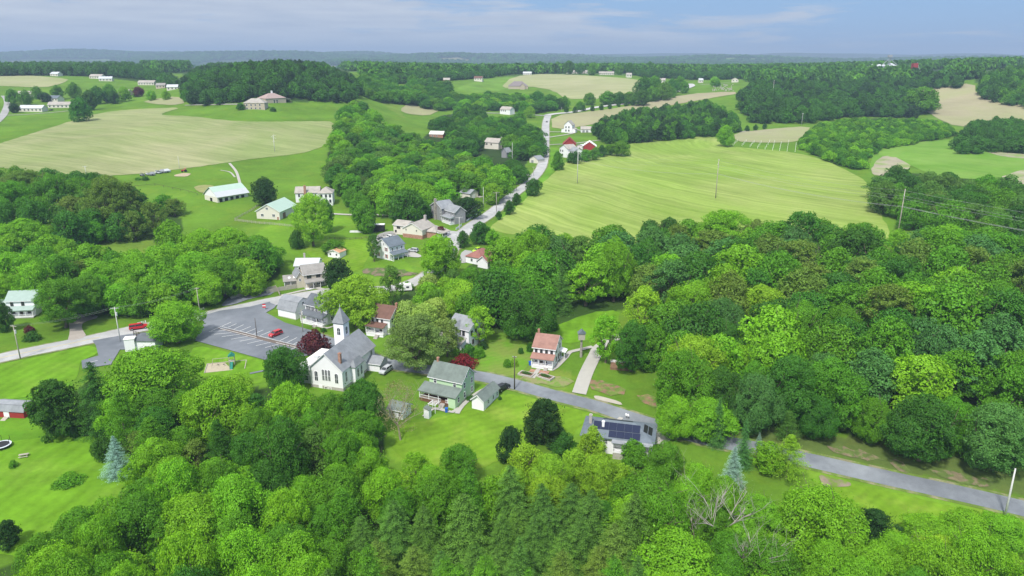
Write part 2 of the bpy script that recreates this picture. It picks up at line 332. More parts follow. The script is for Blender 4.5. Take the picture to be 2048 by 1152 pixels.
PAINT=[ # (outline in photo pixels, ground colour)
 # forest floors; FLOOR is undergrowth with the shade under trees put into its colour
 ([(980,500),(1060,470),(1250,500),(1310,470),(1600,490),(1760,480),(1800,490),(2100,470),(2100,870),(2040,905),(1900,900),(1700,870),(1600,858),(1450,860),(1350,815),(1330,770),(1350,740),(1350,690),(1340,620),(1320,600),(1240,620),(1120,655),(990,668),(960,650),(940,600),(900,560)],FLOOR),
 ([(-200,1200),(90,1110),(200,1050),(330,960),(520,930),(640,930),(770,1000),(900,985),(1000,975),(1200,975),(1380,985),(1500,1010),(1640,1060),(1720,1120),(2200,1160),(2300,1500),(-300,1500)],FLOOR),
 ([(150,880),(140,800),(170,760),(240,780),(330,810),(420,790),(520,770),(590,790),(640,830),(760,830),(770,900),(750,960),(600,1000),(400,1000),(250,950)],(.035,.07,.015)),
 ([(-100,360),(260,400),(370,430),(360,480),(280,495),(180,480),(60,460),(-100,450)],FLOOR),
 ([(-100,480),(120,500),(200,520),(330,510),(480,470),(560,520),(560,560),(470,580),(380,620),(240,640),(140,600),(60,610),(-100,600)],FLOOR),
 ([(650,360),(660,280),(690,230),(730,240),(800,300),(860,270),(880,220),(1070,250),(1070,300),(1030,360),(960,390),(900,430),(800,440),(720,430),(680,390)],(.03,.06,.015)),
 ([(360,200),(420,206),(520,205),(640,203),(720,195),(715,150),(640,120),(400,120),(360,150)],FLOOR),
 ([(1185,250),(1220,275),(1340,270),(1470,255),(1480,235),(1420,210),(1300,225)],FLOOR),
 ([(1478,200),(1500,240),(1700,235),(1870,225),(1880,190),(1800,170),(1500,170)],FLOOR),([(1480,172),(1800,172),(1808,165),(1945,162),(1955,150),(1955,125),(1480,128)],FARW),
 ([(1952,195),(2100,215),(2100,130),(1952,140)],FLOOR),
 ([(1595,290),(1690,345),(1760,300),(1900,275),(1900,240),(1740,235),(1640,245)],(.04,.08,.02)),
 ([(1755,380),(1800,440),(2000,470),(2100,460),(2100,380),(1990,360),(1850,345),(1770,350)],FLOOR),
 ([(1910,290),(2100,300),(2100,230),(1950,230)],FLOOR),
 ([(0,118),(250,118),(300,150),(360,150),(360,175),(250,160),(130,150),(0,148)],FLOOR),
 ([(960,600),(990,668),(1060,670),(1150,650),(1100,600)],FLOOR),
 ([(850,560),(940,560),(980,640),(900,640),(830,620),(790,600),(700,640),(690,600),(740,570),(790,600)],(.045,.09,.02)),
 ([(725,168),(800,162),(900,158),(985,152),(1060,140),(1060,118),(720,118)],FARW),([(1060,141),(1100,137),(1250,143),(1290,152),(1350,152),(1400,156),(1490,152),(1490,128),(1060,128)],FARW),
 # rough and pale grass
 ([(1090,290),(1130,300),(1125,320),(1060,400),(1010,450),(985,450),(1030,400),(1080,350)],(.11,.25,.018)),
 ([(940,750),(1100,785),(1130,780),(1150,740),(1120,745),(1060,700),(980,680),(950,700)],(.13,.215,.03)),
 ([(1330,840),(1400,870),(1560,900),(1640,905),(2100,1010),(2100,935),(1900,910),(1650,865),(1480,850)],(.10,.15,.035)),
 ([(1590,920),(1700,950),(2100,1040),(2100,1130),(1800,1080),(1660,1000)],(.125,.245,.02)),
 ([(140,480),(300,470),(320,500),(200,520)],(.14,.24,.03)),
 ([(930,770),(1010,790),(1190,835),(1160,870),(1060,870),(1010,930),(900,960),(770,920),(770,860),(850,830),(930,830)],(.125,.245,.02)),
 ([(-100,740),(30,750),(150,740),(150,860),(220,930),(150,1040),(-100,1100)],(.10,.24,.015)),
 ([(724,176),(817,205),(797,220),(815,240),(774,215),(737,192)],(.13,.21,.03)),
 ([(855,199),(927,201),(900,212),(830,206)],(.17,.23,.04)),
 ([(905,178),(960,160),(1024,152),(1075,162),(1020,178),(960,185)],(.125,.24,.03)),
 ([(640,400),(760,470),(850,560),(740,560),(560,500),(480,480)],(.115,.235,.018)),
]
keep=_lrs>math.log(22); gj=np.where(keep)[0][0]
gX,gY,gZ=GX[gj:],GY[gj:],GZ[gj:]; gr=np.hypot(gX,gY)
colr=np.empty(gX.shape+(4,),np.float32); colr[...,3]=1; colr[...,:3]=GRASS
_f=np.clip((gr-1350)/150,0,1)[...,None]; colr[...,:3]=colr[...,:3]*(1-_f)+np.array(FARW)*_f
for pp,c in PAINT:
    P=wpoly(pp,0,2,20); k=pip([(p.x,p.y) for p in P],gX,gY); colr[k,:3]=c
# far farmland showing between the woods
for _ in range(60):
    r=random.uniform(1700,9000); th=random.uniform(-.8,.8); a=random.uniform(60,220)*(r/2500)**.5; b=a*random.uniform(.3,.7); cx,cy_=r*math.sin(th),r*math.cos(th); q=random.uniform(0,3)
    u=(gX-cx)*math.cos(q)+(gY-cy_)*math.sin(q); v=-(gX-cx)*math.sin(q)+(gY-cy_)*math.cos(q)
    colr[(abs(u)<a)&(abs(v)<b),:3]=random.choice([(.20,.20,.09),(.12,.2,.04),(.25,.21,.12)])
nr_,nt_=gX.shape; idx=np.arange(nr_*nt_).reshape(nr_,nt_)
Fq=np.stack([idx[:-1,:-1],idx[:-1,1:],idx[1:,1:],idx[1:,:-1]],-1).reshape(-1,4)
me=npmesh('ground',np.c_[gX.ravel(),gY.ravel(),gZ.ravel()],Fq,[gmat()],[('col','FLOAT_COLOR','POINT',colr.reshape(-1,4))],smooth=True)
tag(link(bpy.data.objects.new('ground',me)),None,None,None,'structure')
# the apron under and behind the viewpoint
apr=MB(); apr.add([(-9000,-9000,-6),(9000,-9000,-6),(9000,24,-6),(-9000,24,-6)],[(0,1,2,3)]); o=apr.build('ground_behind',mat('grass_far',FLOOR,scale=.05)); o['kind']='structure'
# --- fields
def fieldmat(name,c,c2,stripe,sc=.03,amp=.22,rings=None,tram=.0):
    m=bpy.data.materials.new(name); m.use_nodes=True; n,l=ntl(m); b=n['Principled BSDF']; b.inputs['Roughness'].default_value=.95; b.inputs['Specular IOR Level'].default_value=.05
    tc=n.new('ShaderNodeTexCoord'); mp=n.new('ShaderNodeMapping'); mp.vector_type='TEXTURE'; ang,ws,dist=stripe
    if rings: mp.inputs['Location'].default_value=(rings[0],rings[1],0); mp.inputs['Scale'].default_value=(rings[2],1,1)
    mp.inputs['Rotation'].default_value=(0,0,R(ang)); l.new(tc.outputs['Object'],mp.inputs[0])
    def mm(op,a,c_):
        q=n.new('ShaderNodeMath'); q.operation=op
        for i,v in enumerate((a,c_)):
            if hasattr(v,'links'): l.new(v,q.inputs[i])
            else: q.inputs[i].default_value=v
        return q.outputs[0]
    def nz(s,d,co=None,di=0):
        q=n.new('ShaderNodeTexNoise'); q.inputs['Scale'].default_value=s; q.inputs['Detail'].default_value=d; q.inputs['Roughness'].default_value=.62; q.inputs['Distortion'].default_value=di; l.new(co or tc.outputs['Object'],q.inputs[0]); return q.outputs[0]
    def wave(s,di,ds):
        w_=n.new('ShaderNodeTexWave'); w_.wave_type='RINGS' if rings else 'BANDS'
        if rings: w_.rings_direction='Z'
        else: w_.bands_direction='X'
        w_.inputs['Scale'].default_value=s; w_.inputs['Distortion'].default_value=di; w_.inputs['Detail'].default_value=3; w_.inputs['Detail Scale'].default_value=ds; l.new(mp.outputs[0],w_.inputs[0]); return w_.outputs['Fac']
    # streaks along the rows: noise drawn out along each pass of the mower, so no two rows repeat
    sx=n.new('ShaderNodeSeparateXYZ'); l.new(mp.outputs[0],sx.inputs[0])
    if rings: ln=n.new('ShaderNodeVectorMath'); ln.operation='LENGTH'; l.new(mp.outputs[0],ln.inputs[0]); u_=ln.outputs['Value']; v_=mm('MULTIPLY',mm('ARCTAN2',sx.outputs[1],sx.outputs[0]),150.)
    else: u_=sx.outputs[0]; v_=sx.outputs[1]
    u_=mm('ADD',u_,mm('MULTIPLY',nz(.012,3),26.))
    def streak(k_,al):
        cx=n.new('ShaderNodeCombineXYZ'); l.new(mm('MULTIPLY',u_,k_),cx.inputs[0]); l.new(mm('MULTIPLY',v_,k_*al),cx.inputs[1]); q=n.new('ShaderNodeTexNoise'); q.inputs['Scale'].default_value=1; q.inputs['Detail'].default_value=3; q.inputs['Roughness'].default_value=.7; l.new(cx.outputs[0],q.inputs[0]); return q.outputs[0]
    st=streak(ws*1.3,.06); k=mm('MULTIPLY',mm('SUBTRACT',st,.5),amp*3.2)
    k=mm('ADD',k,mm('MULTIPLY',mm('SUBTRACT',streak(ws*.28,.10),.5),amp*1.5))
    k=mm('ADD',k,mm('MULTIPLY',mm('SUBTRACT',nz(sc,6,None,.5),.5),.5)); k=mm('ADD',k,mm('MULTIPLY',mm('SUBTRACT',nz(.6,4),.5),.3)); k=mm('ADD',k,1)
    mr=n.new('ShaderNodeMapRange'); mr.inputs[1].default_value=.38; mr.inputs[2].default_value=.66; l.new(mm('ADD',nz(sc*.6,6,None,.8),mm('MULTIPLY',mm('SUBTRACT',st,.5),.35)),mr.inputs[0])
    mi=n.new('ShaderNodeMix'); mi.data_type='RGBA'; mi.inputs[6].default_value=(*c,1); mi.inputs[7].default_value=(*c2,1); l.new(mr.outputs[0],mi.inputs[0])
    v=n.new('ShaderNodeVectorMath'); v.operation='SCALE'; l.new(mi.outputs[2],v.inputs[0]); l.new(k,v.inputs['Scale']); l.new(v.outputs[0],b.inputs['Base Color']); return m
hp=G(1560,300)
F_HAY=fieldmat('hay_stubble',(.195,.295,.048),(.265,.325,.090),(20,.20,12.),.02,.29,rings=(hp.x+40,hp.y+20,.8))
F_HAYL=fieldmat('hay_stubble_west',(.205,.26,.088),(.29,.295,.15),(68,.18,9.),.012,.22)
F_TAN=fieldmat('young_crop_soil',(.30,.285,.18),(.26,.29,.12),(65,.4,2.),.01,.12)
F_TAN2=fieldmat('bare_soil_crop',(.33,.295,.19),(.28,.29,.14),(15,.4,2.),.01,.12)
F_CREST=fieldmat('crest_hay',(.27,.30,.13),(.33,.33,.18),(80,.2,2.),.008,.16)
F_GREEN=fieldmat('green_crop',(.12,.255,.028),(.165,.285,.05),(35,.3,5.),.03,.14)
for nm,pp,m in [
 ('hay_field',[(-60,335),(0,335),(125,350),(250,352),(412,332),(512,317),(600,308),(637,297),(672,280),(674,243),(600,243),(512,244),(450,241),(375,232),(325,231),(322,227),(367,215),(300,217),(225,222),(175,232),(100,256),(40,275),(-60,305)],F_HAYL),
 ('hay_field',[(1086,367),(1131,322),(1174,315),(1249,306),(1262,284),(1336,277),(1436,271),(1439,291),(1499,297),(1593,305),(1661,325),(1711,350),(1736,367),(1748,390),(1761,430),(1786,475),(1780,520),(1700,510),(1500,510),(1300,500),(1200,490),(1080,475),(1010,467),(975,459),(1000,440),(1050,400)],F_HAY),
 ('hay_field',[(282,203),(355,191),(373,206),(345,211),(310,208)],F_TAN),
 ('hay_field',[(-60,150),(60,151),(140,158),(130,166),(90,176),(0,172),(-60,172)],F_CREST),
 ('crop_field',[(1469,266),(1530,259),(1623,252),(1610,268),(1591,285),(1530,286),(1469,283)],F_TAN),
 ('crop_field',[(1101,232),(1199,221),(1274,210),(1374,188),(1469,183),(1474,188),(1436,194),(1324,214),(1199,247),(1106,262)],F_TAN2),
 ('hay_field',[(1000,178),(1024,153),(1099,147),(1249,156),(1289,162),(1296,177),(1240,195),(1194,198),(1129,198),(1111,182),(1056,172)],F_CREST),
 ('crop_field',[(799,221),(819,206),(902,211),(880,222),(854,232),(815,228)],F_TAN2),
 ('crop_field',[(1803,172),(1870,168),(1948,167),(1953,187),(2000,196),(2120,214),(2120,262),(2048,254),(1916,256),(1856,228),(1803,184)],F_TAN2),
 ('meadow',[(1735,345),(1748,297),(1798,289),(1906,277),(1936,293),(2060,315),(2100,330),(2060,337),(1985,360),(1886,356),(1826,335),(1786,312),(1755,330)],F_GREEN),
 ]: drape(nm,pp,m,off=.06,sm=1,wob=.3)
F_STONY=mat('stony_soil',(.33,.30,.21),.95,.25,.08,var2=((.19,.27,.07),.06,.45,.62))
for pp in ([(1742,350),(1744,335),(1751,325),(1768,311),(1798,317),(1826,335),(1790,348),(1765,352)],[(1965,302),(2048,309),(2100,313),(2100,320),(2010,315)],[(2060,335),(1990,358),(2060,372),(2120,372),(2120,335)],):
    drape('bare_soil_patch',pp,F_STONY,off=.12,wob=.4)
drape('bare_soil_patch',[(347,350),(370,346),(385,349),(372,354),(350,354)],mat('dry_dirt',(.40,.33,.22),.95,.2,.2),off=.12,wob=.3)
drape('bare_soil_patch',[(390,372),(425,370),(440,378),(415,388),(392,384)],mat('worn_grass',(.24,.25,.09),.95,.25,.2),off=.12,wob=.5)
LAWN1=mat('mown_lawn',(.118,.255,.014),.95,.34,.12,stripe=('x',.085,12,.13,2.2),spec=.05,var2=((.155,.265,.03),.07,.5,.75))
LAWN2=mat('mown_lawn_east',(.132,.25,.016),.95,.36,.1,stripe=('x',.12,58,.10,3.5),spec=.05,var2=((.20,.28,.04),.09,.5,.75))
LAWN3=mat('mown_lawn_pale',(.17,.24,.045),.95,.22,.12,stripe=('x',.16,62,.07,7),spec=.05,var2=((.11,.24,.02),.12,.42,.62))
for pp,m in [([(-60,738),(60,718),(170,692),(192,693),(197,708),(163,722),(158,740),(150,765),(90,770),(40,800),(-60,800)],LAWN1),
 ([(-60,900),(40,880),(150,870),(235,880),(300,965),(210,1060),(80,1120),(-60,1100)],LAWN1),
 ([(392,690),(450,703),(530,723),(600,738),(560,760),(500,770),(400,760),(370,720)],LAWN1),
 ([(930,822),(1004,795),(1020,786),(1130,812),(1200,833),(1160,850),(1140,880),(1050,880),(990,930),(900,950),(780,910),(800,850),(860,840)],LAWN2),
 ([(962,745),(955,700),(1010,672),(1060,690),(1058,730),(1035,752),(1000,752)],LAWN3),
 ([(625,515),(645,545),(720,545),(745,500),(735,478),(640,480),(605,500)],LAWN2),
 ([(1650,955),(1800,988),(2060,1050),(2060,1100),(1860,1070),(1740,1050),(1660,1000)],LAWN2),
 ([(1240,620),(1180,625),(1090,660),(1080,668),(1130,690),(1180,680),(1235,650)],LAWN1),
 ]: drape('lawn',pp,m,off=.04,wob=.15)
# --- paved surfaces
ASPH=mat('old_asphalt',(.30,.30,.29),.9,.12,.25,var2=((.36,.355,.34),.06,.4,.6)); ASPD=mat('dark_asphalt',(.135,.150,.172),.9,.12,.3,var2=((.20,.215,.24),.06,.4,.65)); ASPE=mat('east_asphalt',(.160,.175,.195),.9,.16,.5,var2=((.23,.25,.27),.08,.42,.65))
ASPW=mat('worn_road',(.355,.355,.35),.9,.16,.3,var2=((.44,.438,.43),.12,.42,.62)); CONC=mat('concrete',(.40,.385,.35),.9,.09,.6); SHOU=mat('gravel_shoulder',(.24,.23,.13),.95,.35,.5,var2=((.12,.19,.03),.3,.40,.55)); PAINTW=mat('white_road_paint',(.68,.68,.67),.7,.2,2.); YEL=mat('yellow_road_paint',(.62,.50,.16),.7,.2,1.)
road=[(1096,231),(1092,245),(1091,262),(1090,290),(1087,320),(1078,343),(1055,368),(1020,395),(985,425),(950,448),(925,468),(905,495),(880,530),(840,560),(780,578),(700,582),(640,586),(560,600),(480,617),(400,634),(330,647),(265,660),(200,675),(130,690),(60,704),(0,717),(-60,731)]
ribbon('road_shoulder',road,9.2,SHOU,off=.05); ribbon('road',road,7.5,ASPW,off=.10)
ribbon('road_centre_line',[(200,675),(130,690),(60,704),(0,717),(-60,731)],.22,YEL,off=.13)
eroad=[(625,672),(700,700),(780,728),(870,742),(960,753),(1100,789),(1200,815),(1300,848),(1345,862),(1420,880),(1490,893),(1600,917),(1700,940),(1850,973),(2048,1018),(2150,1043)]
ribbon('road_shoulder',eroad,7.4,SHOU,off=.05); ribbon('road',eroad,5.6,ASPE,off=.09)
up=[(1094,231),(1112,228),(1150,224),(1200,214),(1260,206),(1310,195),(1345,186),(1370,178),(1384,172),(1380,168)]
ribbon('road',up,9.5,mat('pale_road',(.46,.455,.44),.9,.07,.2),off=.35,step=6)
ribbon('lane',[(1090,232),(1060,230),(1024,228),(960,226)],4,ASPW,off=.3)
ribbon('road',[(-30,262),(0,238),(14,214),(14,200),(8,192)],6.5,ASPH,off=.15)
for pp,wd,m in [([(15,231),(60,229),(140,222)],3.2,CONC),([(1098,264),(1125,264),(1150,260),(1165,262)],3,CONC),([(1098,275),(1125,271),(1150,266)],3,CONC),([(1098,290),(1150,287),(1210,280),(1280,276),(1380,271),(1500,262)],2.6,CONC),
 ([(1060,352),(1045,348),(1030,352),(1032,362),(1042,370)],3.2,CONC),([(964,395),(950,393),(940,396)],3.5,CONC),([(630,428),(660,428),(700,430),(770,431),(820,440)],2.6,CONC),
 ([(459,327),(472,343),(478,360),(481,372)],1.7,CONC),([(441,341),(460,345),(470,355)],1.1,CONC),
 ([(1158,788),(1172,748),(1188,715),(1200,695),(1232,676),(1262,670)],4.0,CONC),([(1102,741),(1112,735),(1133,714),(1140,705),(1165,699),(1185,694)],1.5,CONC),([(1065,757),(1075,742),(1078,738)],1.3,CONC),
 ([(1233,845),(1243,836)],1.2,CONC),([(914,828),(925,812),(950,790),(975,776)],1.3,CONC),([(848,834),(868,818),(905,825),(918,817)],1.2,CONC),([(500,748),(540,740)],1.1,ASPD),
 ([(620,573),(648,580)],1.6,CONC),([(562,592),(600,583),(640,575)],1.4,CONC),([(625,650),(655,657),(672,650)],1.2,CONC),([(1400,170),(1440,167),(1460,166)],4,ASPW),([(370,211),(420,210),(480,209)],2.5,CONC),
 ([(0,150),(60,150)],2,CONC)]:
    ribbon('path' if wd<2 else 'driveway',pp,wd,m,off=.17,step=1.5)
drape('parking_lot',[(390,682),(409,645),(398,634),(440,622),(500,614),(540,604),(556,608),(548,617),(532,626),(570,646),(625,662),(673,681),(660,706),(614,712),(535,722),(449,698)],ASPD,off=.13,sm=0,step=6)
drape('driveway',[(440,614),(455,597),(480,583),(530,579),(552,588),(500,598),(468,610)],ASPD,off=.13)
drape('driveway',[(138,636),(178,628),(201,635),(166,645),(163,657),(175,675),(135,684),(140,665),(138,650)],mat('gravel_drive',(.36,.32,.28),.95,.15,.4),off=.12)
drape('driveway',[(163,722),(197,712),(192,692),(185,682),(240,672),(265,668),(330,668),(320,700),(240,700),(222,730),(165,738)],ASPD,off=.13,sm=0)
drape('driveway',[(1280,845),(1327,856),(1345,880),(1318,892),(1290,880),(1270,868)],CONC,off=.13)
drape('driveway',[(740,480),(765,465),(790,462),(800,482),(790,492),(745,490)],ASPH,off=.12); drape('driveway',[(880,463),(905,462),(925,466),(918,482),(900,478),(885,470)],ASPW,off=.13); drape('driveway',[(805,505),(825,503),(846,513),(835,516),(805,512)],CONC,off=.12)
drape('driveway',[(925,500),(948,503),(940,525),(915,528)],ASPH,off=.12); drape('driveway',[(536,605),(560,592),(570,600),(556,612)],ASPW,off=.14)
drape('gravel_turnout',[(1187,792),(1200,793),(1240,804),(1246,812),(1215,805),(1190,799)],mat('turnout_gravel',(.40,.37,.31),.95,.15,.6),off=.14)
drape('gravel_turnout',[(1636,948),(1665,956),(1700,965),(1703,974),(1670,975),(1645,974)],mat('mulch_pile',(.26,.21,.16),.95,.35,.8,var2=((.13,.2,.03),.4,.45,.6)),off=.14)
REDD=mat('red_earth',(.23,.145,.09),.95,.4,.5,var2=((.12,.18,.035),.45,.44,.54))
for pp in ([(1170,763),(1199,760),(1249,775),(1243,792),(1215,790),(1180,776)],[(1271,790),(1298,792),(1333,805),(1328,817),(1304,813),(1280,805)],): drape('bare_earth_bank',pp,REDD,off=.1,wob=.5)
BR=mat('dry_brush',(.20,.165,.10),.95,.4,.7,var2=((.10,.15,.035),.5,.42,.54))
for pp in ([(1650,895),(1680,892),(1740,905),(1780,925),(1700,915)],[(1770,920),(1800,922),(1830,945),(1800,945)],[(1850,940),(1900,940),(1990,965),(1980,978),(1900,965)],[(60,840),(100,840)] and [(745,880),(770,868),(765,885)]): drape('dry_brush_bank',pp,BR,off=.1,wob=.5)
drape('dry_brush_bank',[(720,540),(760,536),(820,542),(840,548),(790,556),(730,550)],mat('stream_bed',(.19,.15,.10),.95,.35,.4,var2=((.08,.14,.03),.3,.45,.55)),off=.12,wob=.6)
drape('dry_brush_bank',[(1030,758),(1060,764),(1130,778),(1150,760),(1110,752),(1060,750)],mat('bank_straw',(.24,.24,.10),.95,.3,.4,var2=((.12,.22,.03),.4,.45,.6)),off=.10,wob=.4)
# parking bays painted as one set of road markings
pm=MB()
def line(m,a,b,wd,off,sag=0):
    A=G(*a).xy;B=G(*b).xy; d=(B-A); n_=max(1,int(d.length/1.2)); u=d.normalized(); q=Vector((u.y,-u.x))*wd/2; vs=[];fs=[]
    for i in range(n_+1):
        p=A+d*(i/n_)
        for s in (-1,1): w_=p+q*s; vs.append((w_.x,w_.y,float(T(w_.x,w_.y))+off+w_.length*.00022))
    for i in range(n_): fs.append((2*i,2*i+1,2*i+3,2*i+2))
    m.add(vs,fs)
Z=lambda x,y:(350+x/4.551,560+y/4.551)
for a,b in [((310,478),(510,390)),((330,475),(460,465)),((355,500),(515,485)),((425,522),(590,500)),((512,545),(665,518)),((590,563),(728,538)),((660,585),(800,553)),((735,604),(870,573)),((820,622),(945,588)),((900,640),(1020,608)),((1000,655),(1095,620)),((1065,668),(1170,640)),
 ((485,435),(560,403)),((540,452),(625,412)),((590,470),(690,428)),((645,485),(735,448)),((715,497),(805,460)),((775,512),(865,475)),((845,528),(930,490)),((955,558),(1035,518)),((1020,575),(1110,530)),((1080,590),(1120,570)),((430,430),(1110,600)),((410,445),(1120,622))]:
    line(pm,Z(*a),Z(*b),.2,.19)
line(pm,(180,726),(196,722),.2,.2)
o=pm.build('parking_lot_lines',PAINTW); o['kind']='structure'
kb=MB(); pts=[G(*Z(*q)) for q in ((400,437),(560,478),(750,527),(950,578),(1115,618))]
kb.ext([(-.9,-.2),(.9,-.2),(.9,.14),(.75,.18),(-.75,.18),(-.9,.14)],'x',0,(pts[-1]-pts[0]).length)
o=kb.build('kerb_island',mat('brown_mulch',(.15,.12,.10),.95,.2,1.)); o.location=pts[0]; d=pts[-1]-pts[0]; o.rotation_euler=(0,-math.atan2(d.z,d.xy.length)*1,math.atan2(d.y,d.x)); o['kind']='structure'

# ================================================================ trees
def cards(P,Nm,size,jit=.5,aspect=.75,v=None,y=None):
    """leaf clusters: one small bent-corner face at each point P, facing roughly along Nm"""
    n=len(P); Nn=Nm+RNG.normal(0,jit,(n,3)); Nn/=np.linalg.norm(Nn,axis=1)[:,None]+1e-9
    a=np.cross(Nn,RNG.normal(0,1,(n,3))); a/=np.linalg.norm(a,axis=1)[:,None]+1e-9; b=np.cross(Nn,a)
    s=np.asarray(size)*RNG.uniform(.65,1.35,n); s=s[:,None]; t=s*aspect
    V=np.stack([P-a*s*.5,P-b*t*.5+Nn*s*.12,P+a*s*.5,P+b*t*.5-Nn*s*.10],1).reshape(-1,3)
    F=np.arange(4*n).reshape(n,4)
    v=RNG.uniform(.72,1.25,n) if v is None else v*RNG.uniform(.8,1.2,n)
    y=(RNG.uniform(0,1,n)**4)*.5 if y is None else y
    return V,F,v,y
def leafmesh(name,parts,m):
    V=np.concatenate([p[0] for p in parts]); o=0; F=[]
    for p in parts: F.append(p[1]+o); o+=len(p[0])
    return npmesh(name,V,np.concatenate(F),[m],[('v','FLOAT','FACE',np.concatenate([p[2] for p in parts])),('y','FLOAT','FACE',np.concatenate([p[3] for p in parts]))])
def sph(n):
    d=RNG.normal(0,1,(n,3)); return d/np.linalg.norm(d,axis=1)[:,None]
def broad(name,m,n=16000,size=.062,lobes=46,top=1.35,low=.22,fill=1.0,lr=(.22,.40),flat=0.,seed=0,spread=1.):
    """crown of unit radius: lobes round an uneven dome, each a shell of leaf clusters, open in between. z from low to low+top"""
    rg=np.random.default_rng(seed); C=[];Rr=[]
    big=rg.uniform(0,6.28,5); amp=rg.uniform(.04,.15,5)
    for i in range(lobes):
        u=(i+.5)/lobes; z=u**.85; th=i*2.399963+rg.uniform(-.5,.5)
        prof=math.sin(math.pi*min(1,(.16+z*.84)))**.62 if z>.1 else .62
        prof*=1+sum(a*math.sin(k*th+b) for k,(a,b) in enumerate(zip(amp,big),1)); rad=prof*(.74*spread)*(rg.uniform(.72,1.08) if i%4 else rg.uniform(.15,.6))
        r=rg.uniform(*lr)*(1.05-.30*z); C.append((rad*math.cos(th),rad*math.sin(th),low+top*z*.88+rg.uniform(-.06,.06))); Rr.append(r)
    C=np.array(C);Rr=np.array(Rr); w=Rr**2; w/=w.sum(); li=RNG.choice(lobes,n,p=w); d=sph(n)
    # small bunches on every lobe
    nb=26; bd=rg.normal(0,1,(lobes,nb,3)); bd/=np.linalg.norm(bd,axis=2)[...,None]; bh=rg.uniform(-.05,1,(lobes,nb))
    dot=np.einsum('ij,ikj->ik',d,bd[li]); bi=dot.argmax(1); lump=(np.maximum(0,dot.max(1)-.80)/.20)*bh[li,bi]
    rr=Rr[li]*(.76+.34*lump+RNG.uniform(-.14,.05,n)+(RNG.uniform(0,1,n)<.08)*RNG.uniform(.05,.38,n)); sq=np.array([1,1,.80-flat])
    P=C[li]+d*rr[:,None]*sq
    dist=np.linalg.norm((P[:,None]-C[None])/sq,axis=2)/Rr[None]; dist[np.arange(n),li]=9
    k=(dist.min(1)>.80)|(RNG.uniform(0,1,n)<.06); k&=(np.sort(dist,1)[:,0]<1.5); k&=(d[:,2]>-.55)|(RNG.uniform(0,1,n)<.35)
    P=P[k];d=d[k]; lump=lump[k]; li=li[k]
    tone=rg.uniform(.86,1.14,lobes)[li]
    ax=P*[1,1,.5]; ax/=np.linalg.norm(ax,axis=1)[:,None]+1e-9
    pa=cards(P,d*1.0+ax*.25+np.array([0,0,.35]),size,.45,v=tone*(.9+.2*lump))
    q=int(n*.06); Pi=np.clip(RNG.normal(0,.3,(q,3)),-.55,.55)*[1,1,.8]+[0,0,low+top*.5]; pb=cards(Pi,sph(q),size*1.5,.6,v=np.full(q,.9))
    return leafmesh(name,[pa,pb],m)
def airy(name,m,n=9000,size=.06,seed=0,top=1.5,low=.25,clusters=70):
    """open crown: limbs carrying separate plates and tufts, with gaps between them"""
    rg=np.random.default_rng(seed); C=[];S=[]
    for i in range(clusters):
        z=((i+.5)/clusters)**.8; th=i*2.4+rg.uniform(-.6,.6); rad=(math.sin(math.pi*(.12+.8*z))**.7)*.86*rg.uniform(.35,1.05)
        C.append((rad*math.cos(th),rad*math.sin(th),low+top*z*.9)); s=rg.uniform(.12,.24); S.append((s,s,s*rg.uniform(.35,.65)))
    C=np.array(C);S=np.array(S); li=RNG.integers(0,clusters,n); d=sph(n)*(RNG.uniform(.35,1,n)**.5)[:,None]
    P=C[li]+d*S[li]; return leafmesh(name,[cards(P,d+[0,0,.7],size,.55,v=rg.uniform(.85,1.15,clusters)[li])],m)
def spruce(name,m,rows=34,size=.05,seed=0,h=3.0,droop=.35,dens=1.,skirt=.06,sharp=1.0,width=1.0):
    """tiers of drooping boughs round a straight stem: radius 1, height h"""
    rg=np.random.default_rng(seed); P=[];Nn=[];v=[];yy=[];S=[]
    for k in range(rows):
        t=k/rows; z0=h*(skirt+(1-skirt)*t); L=(1-t)**(.78*sharp)*width*rg.uniform(.86,1.06)+.03; nb=int(7+7*(1-t))
        for j in range(nb):
            th=j*6.283/nb+rg.uniform(-.3,.3)+k*1.3; l=L*rg.uniform(.72,1.1); ns=max(3,int(l*26*dens)); zz=z0+rg.uniform(-.04,.04); dr=droop*rg.uniform(.7,1.3)
            s=(np.arange(ns)+.5)/ns; c,sn=math.cos(th),math.sin(th); zc=zz-dr*l*s**1.2+.16*l*s**3; wd=.20*l*(1-s)**.6*(s+.3)+.025
            for side in (-1,-.35,.35,1):
                off=wd*side*rg.uniform(.8,1.1,ns); q=np.c_[c*l*s-sn*off,sn*l*s+c*off,zc-abs(off)*.55]; q+=rg.normal(0,.012,q.shape)
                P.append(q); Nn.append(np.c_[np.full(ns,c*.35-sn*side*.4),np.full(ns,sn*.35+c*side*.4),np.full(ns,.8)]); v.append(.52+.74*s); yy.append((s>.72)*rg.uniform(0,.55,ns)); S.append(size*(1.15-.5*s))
    P=np.concatenate(P); return leafmesh(name,[cards(P,np.concatenate(Nn),np.concatenate(S),.22,.6,np.concatenate(v),np.concatenate(yy))],m)
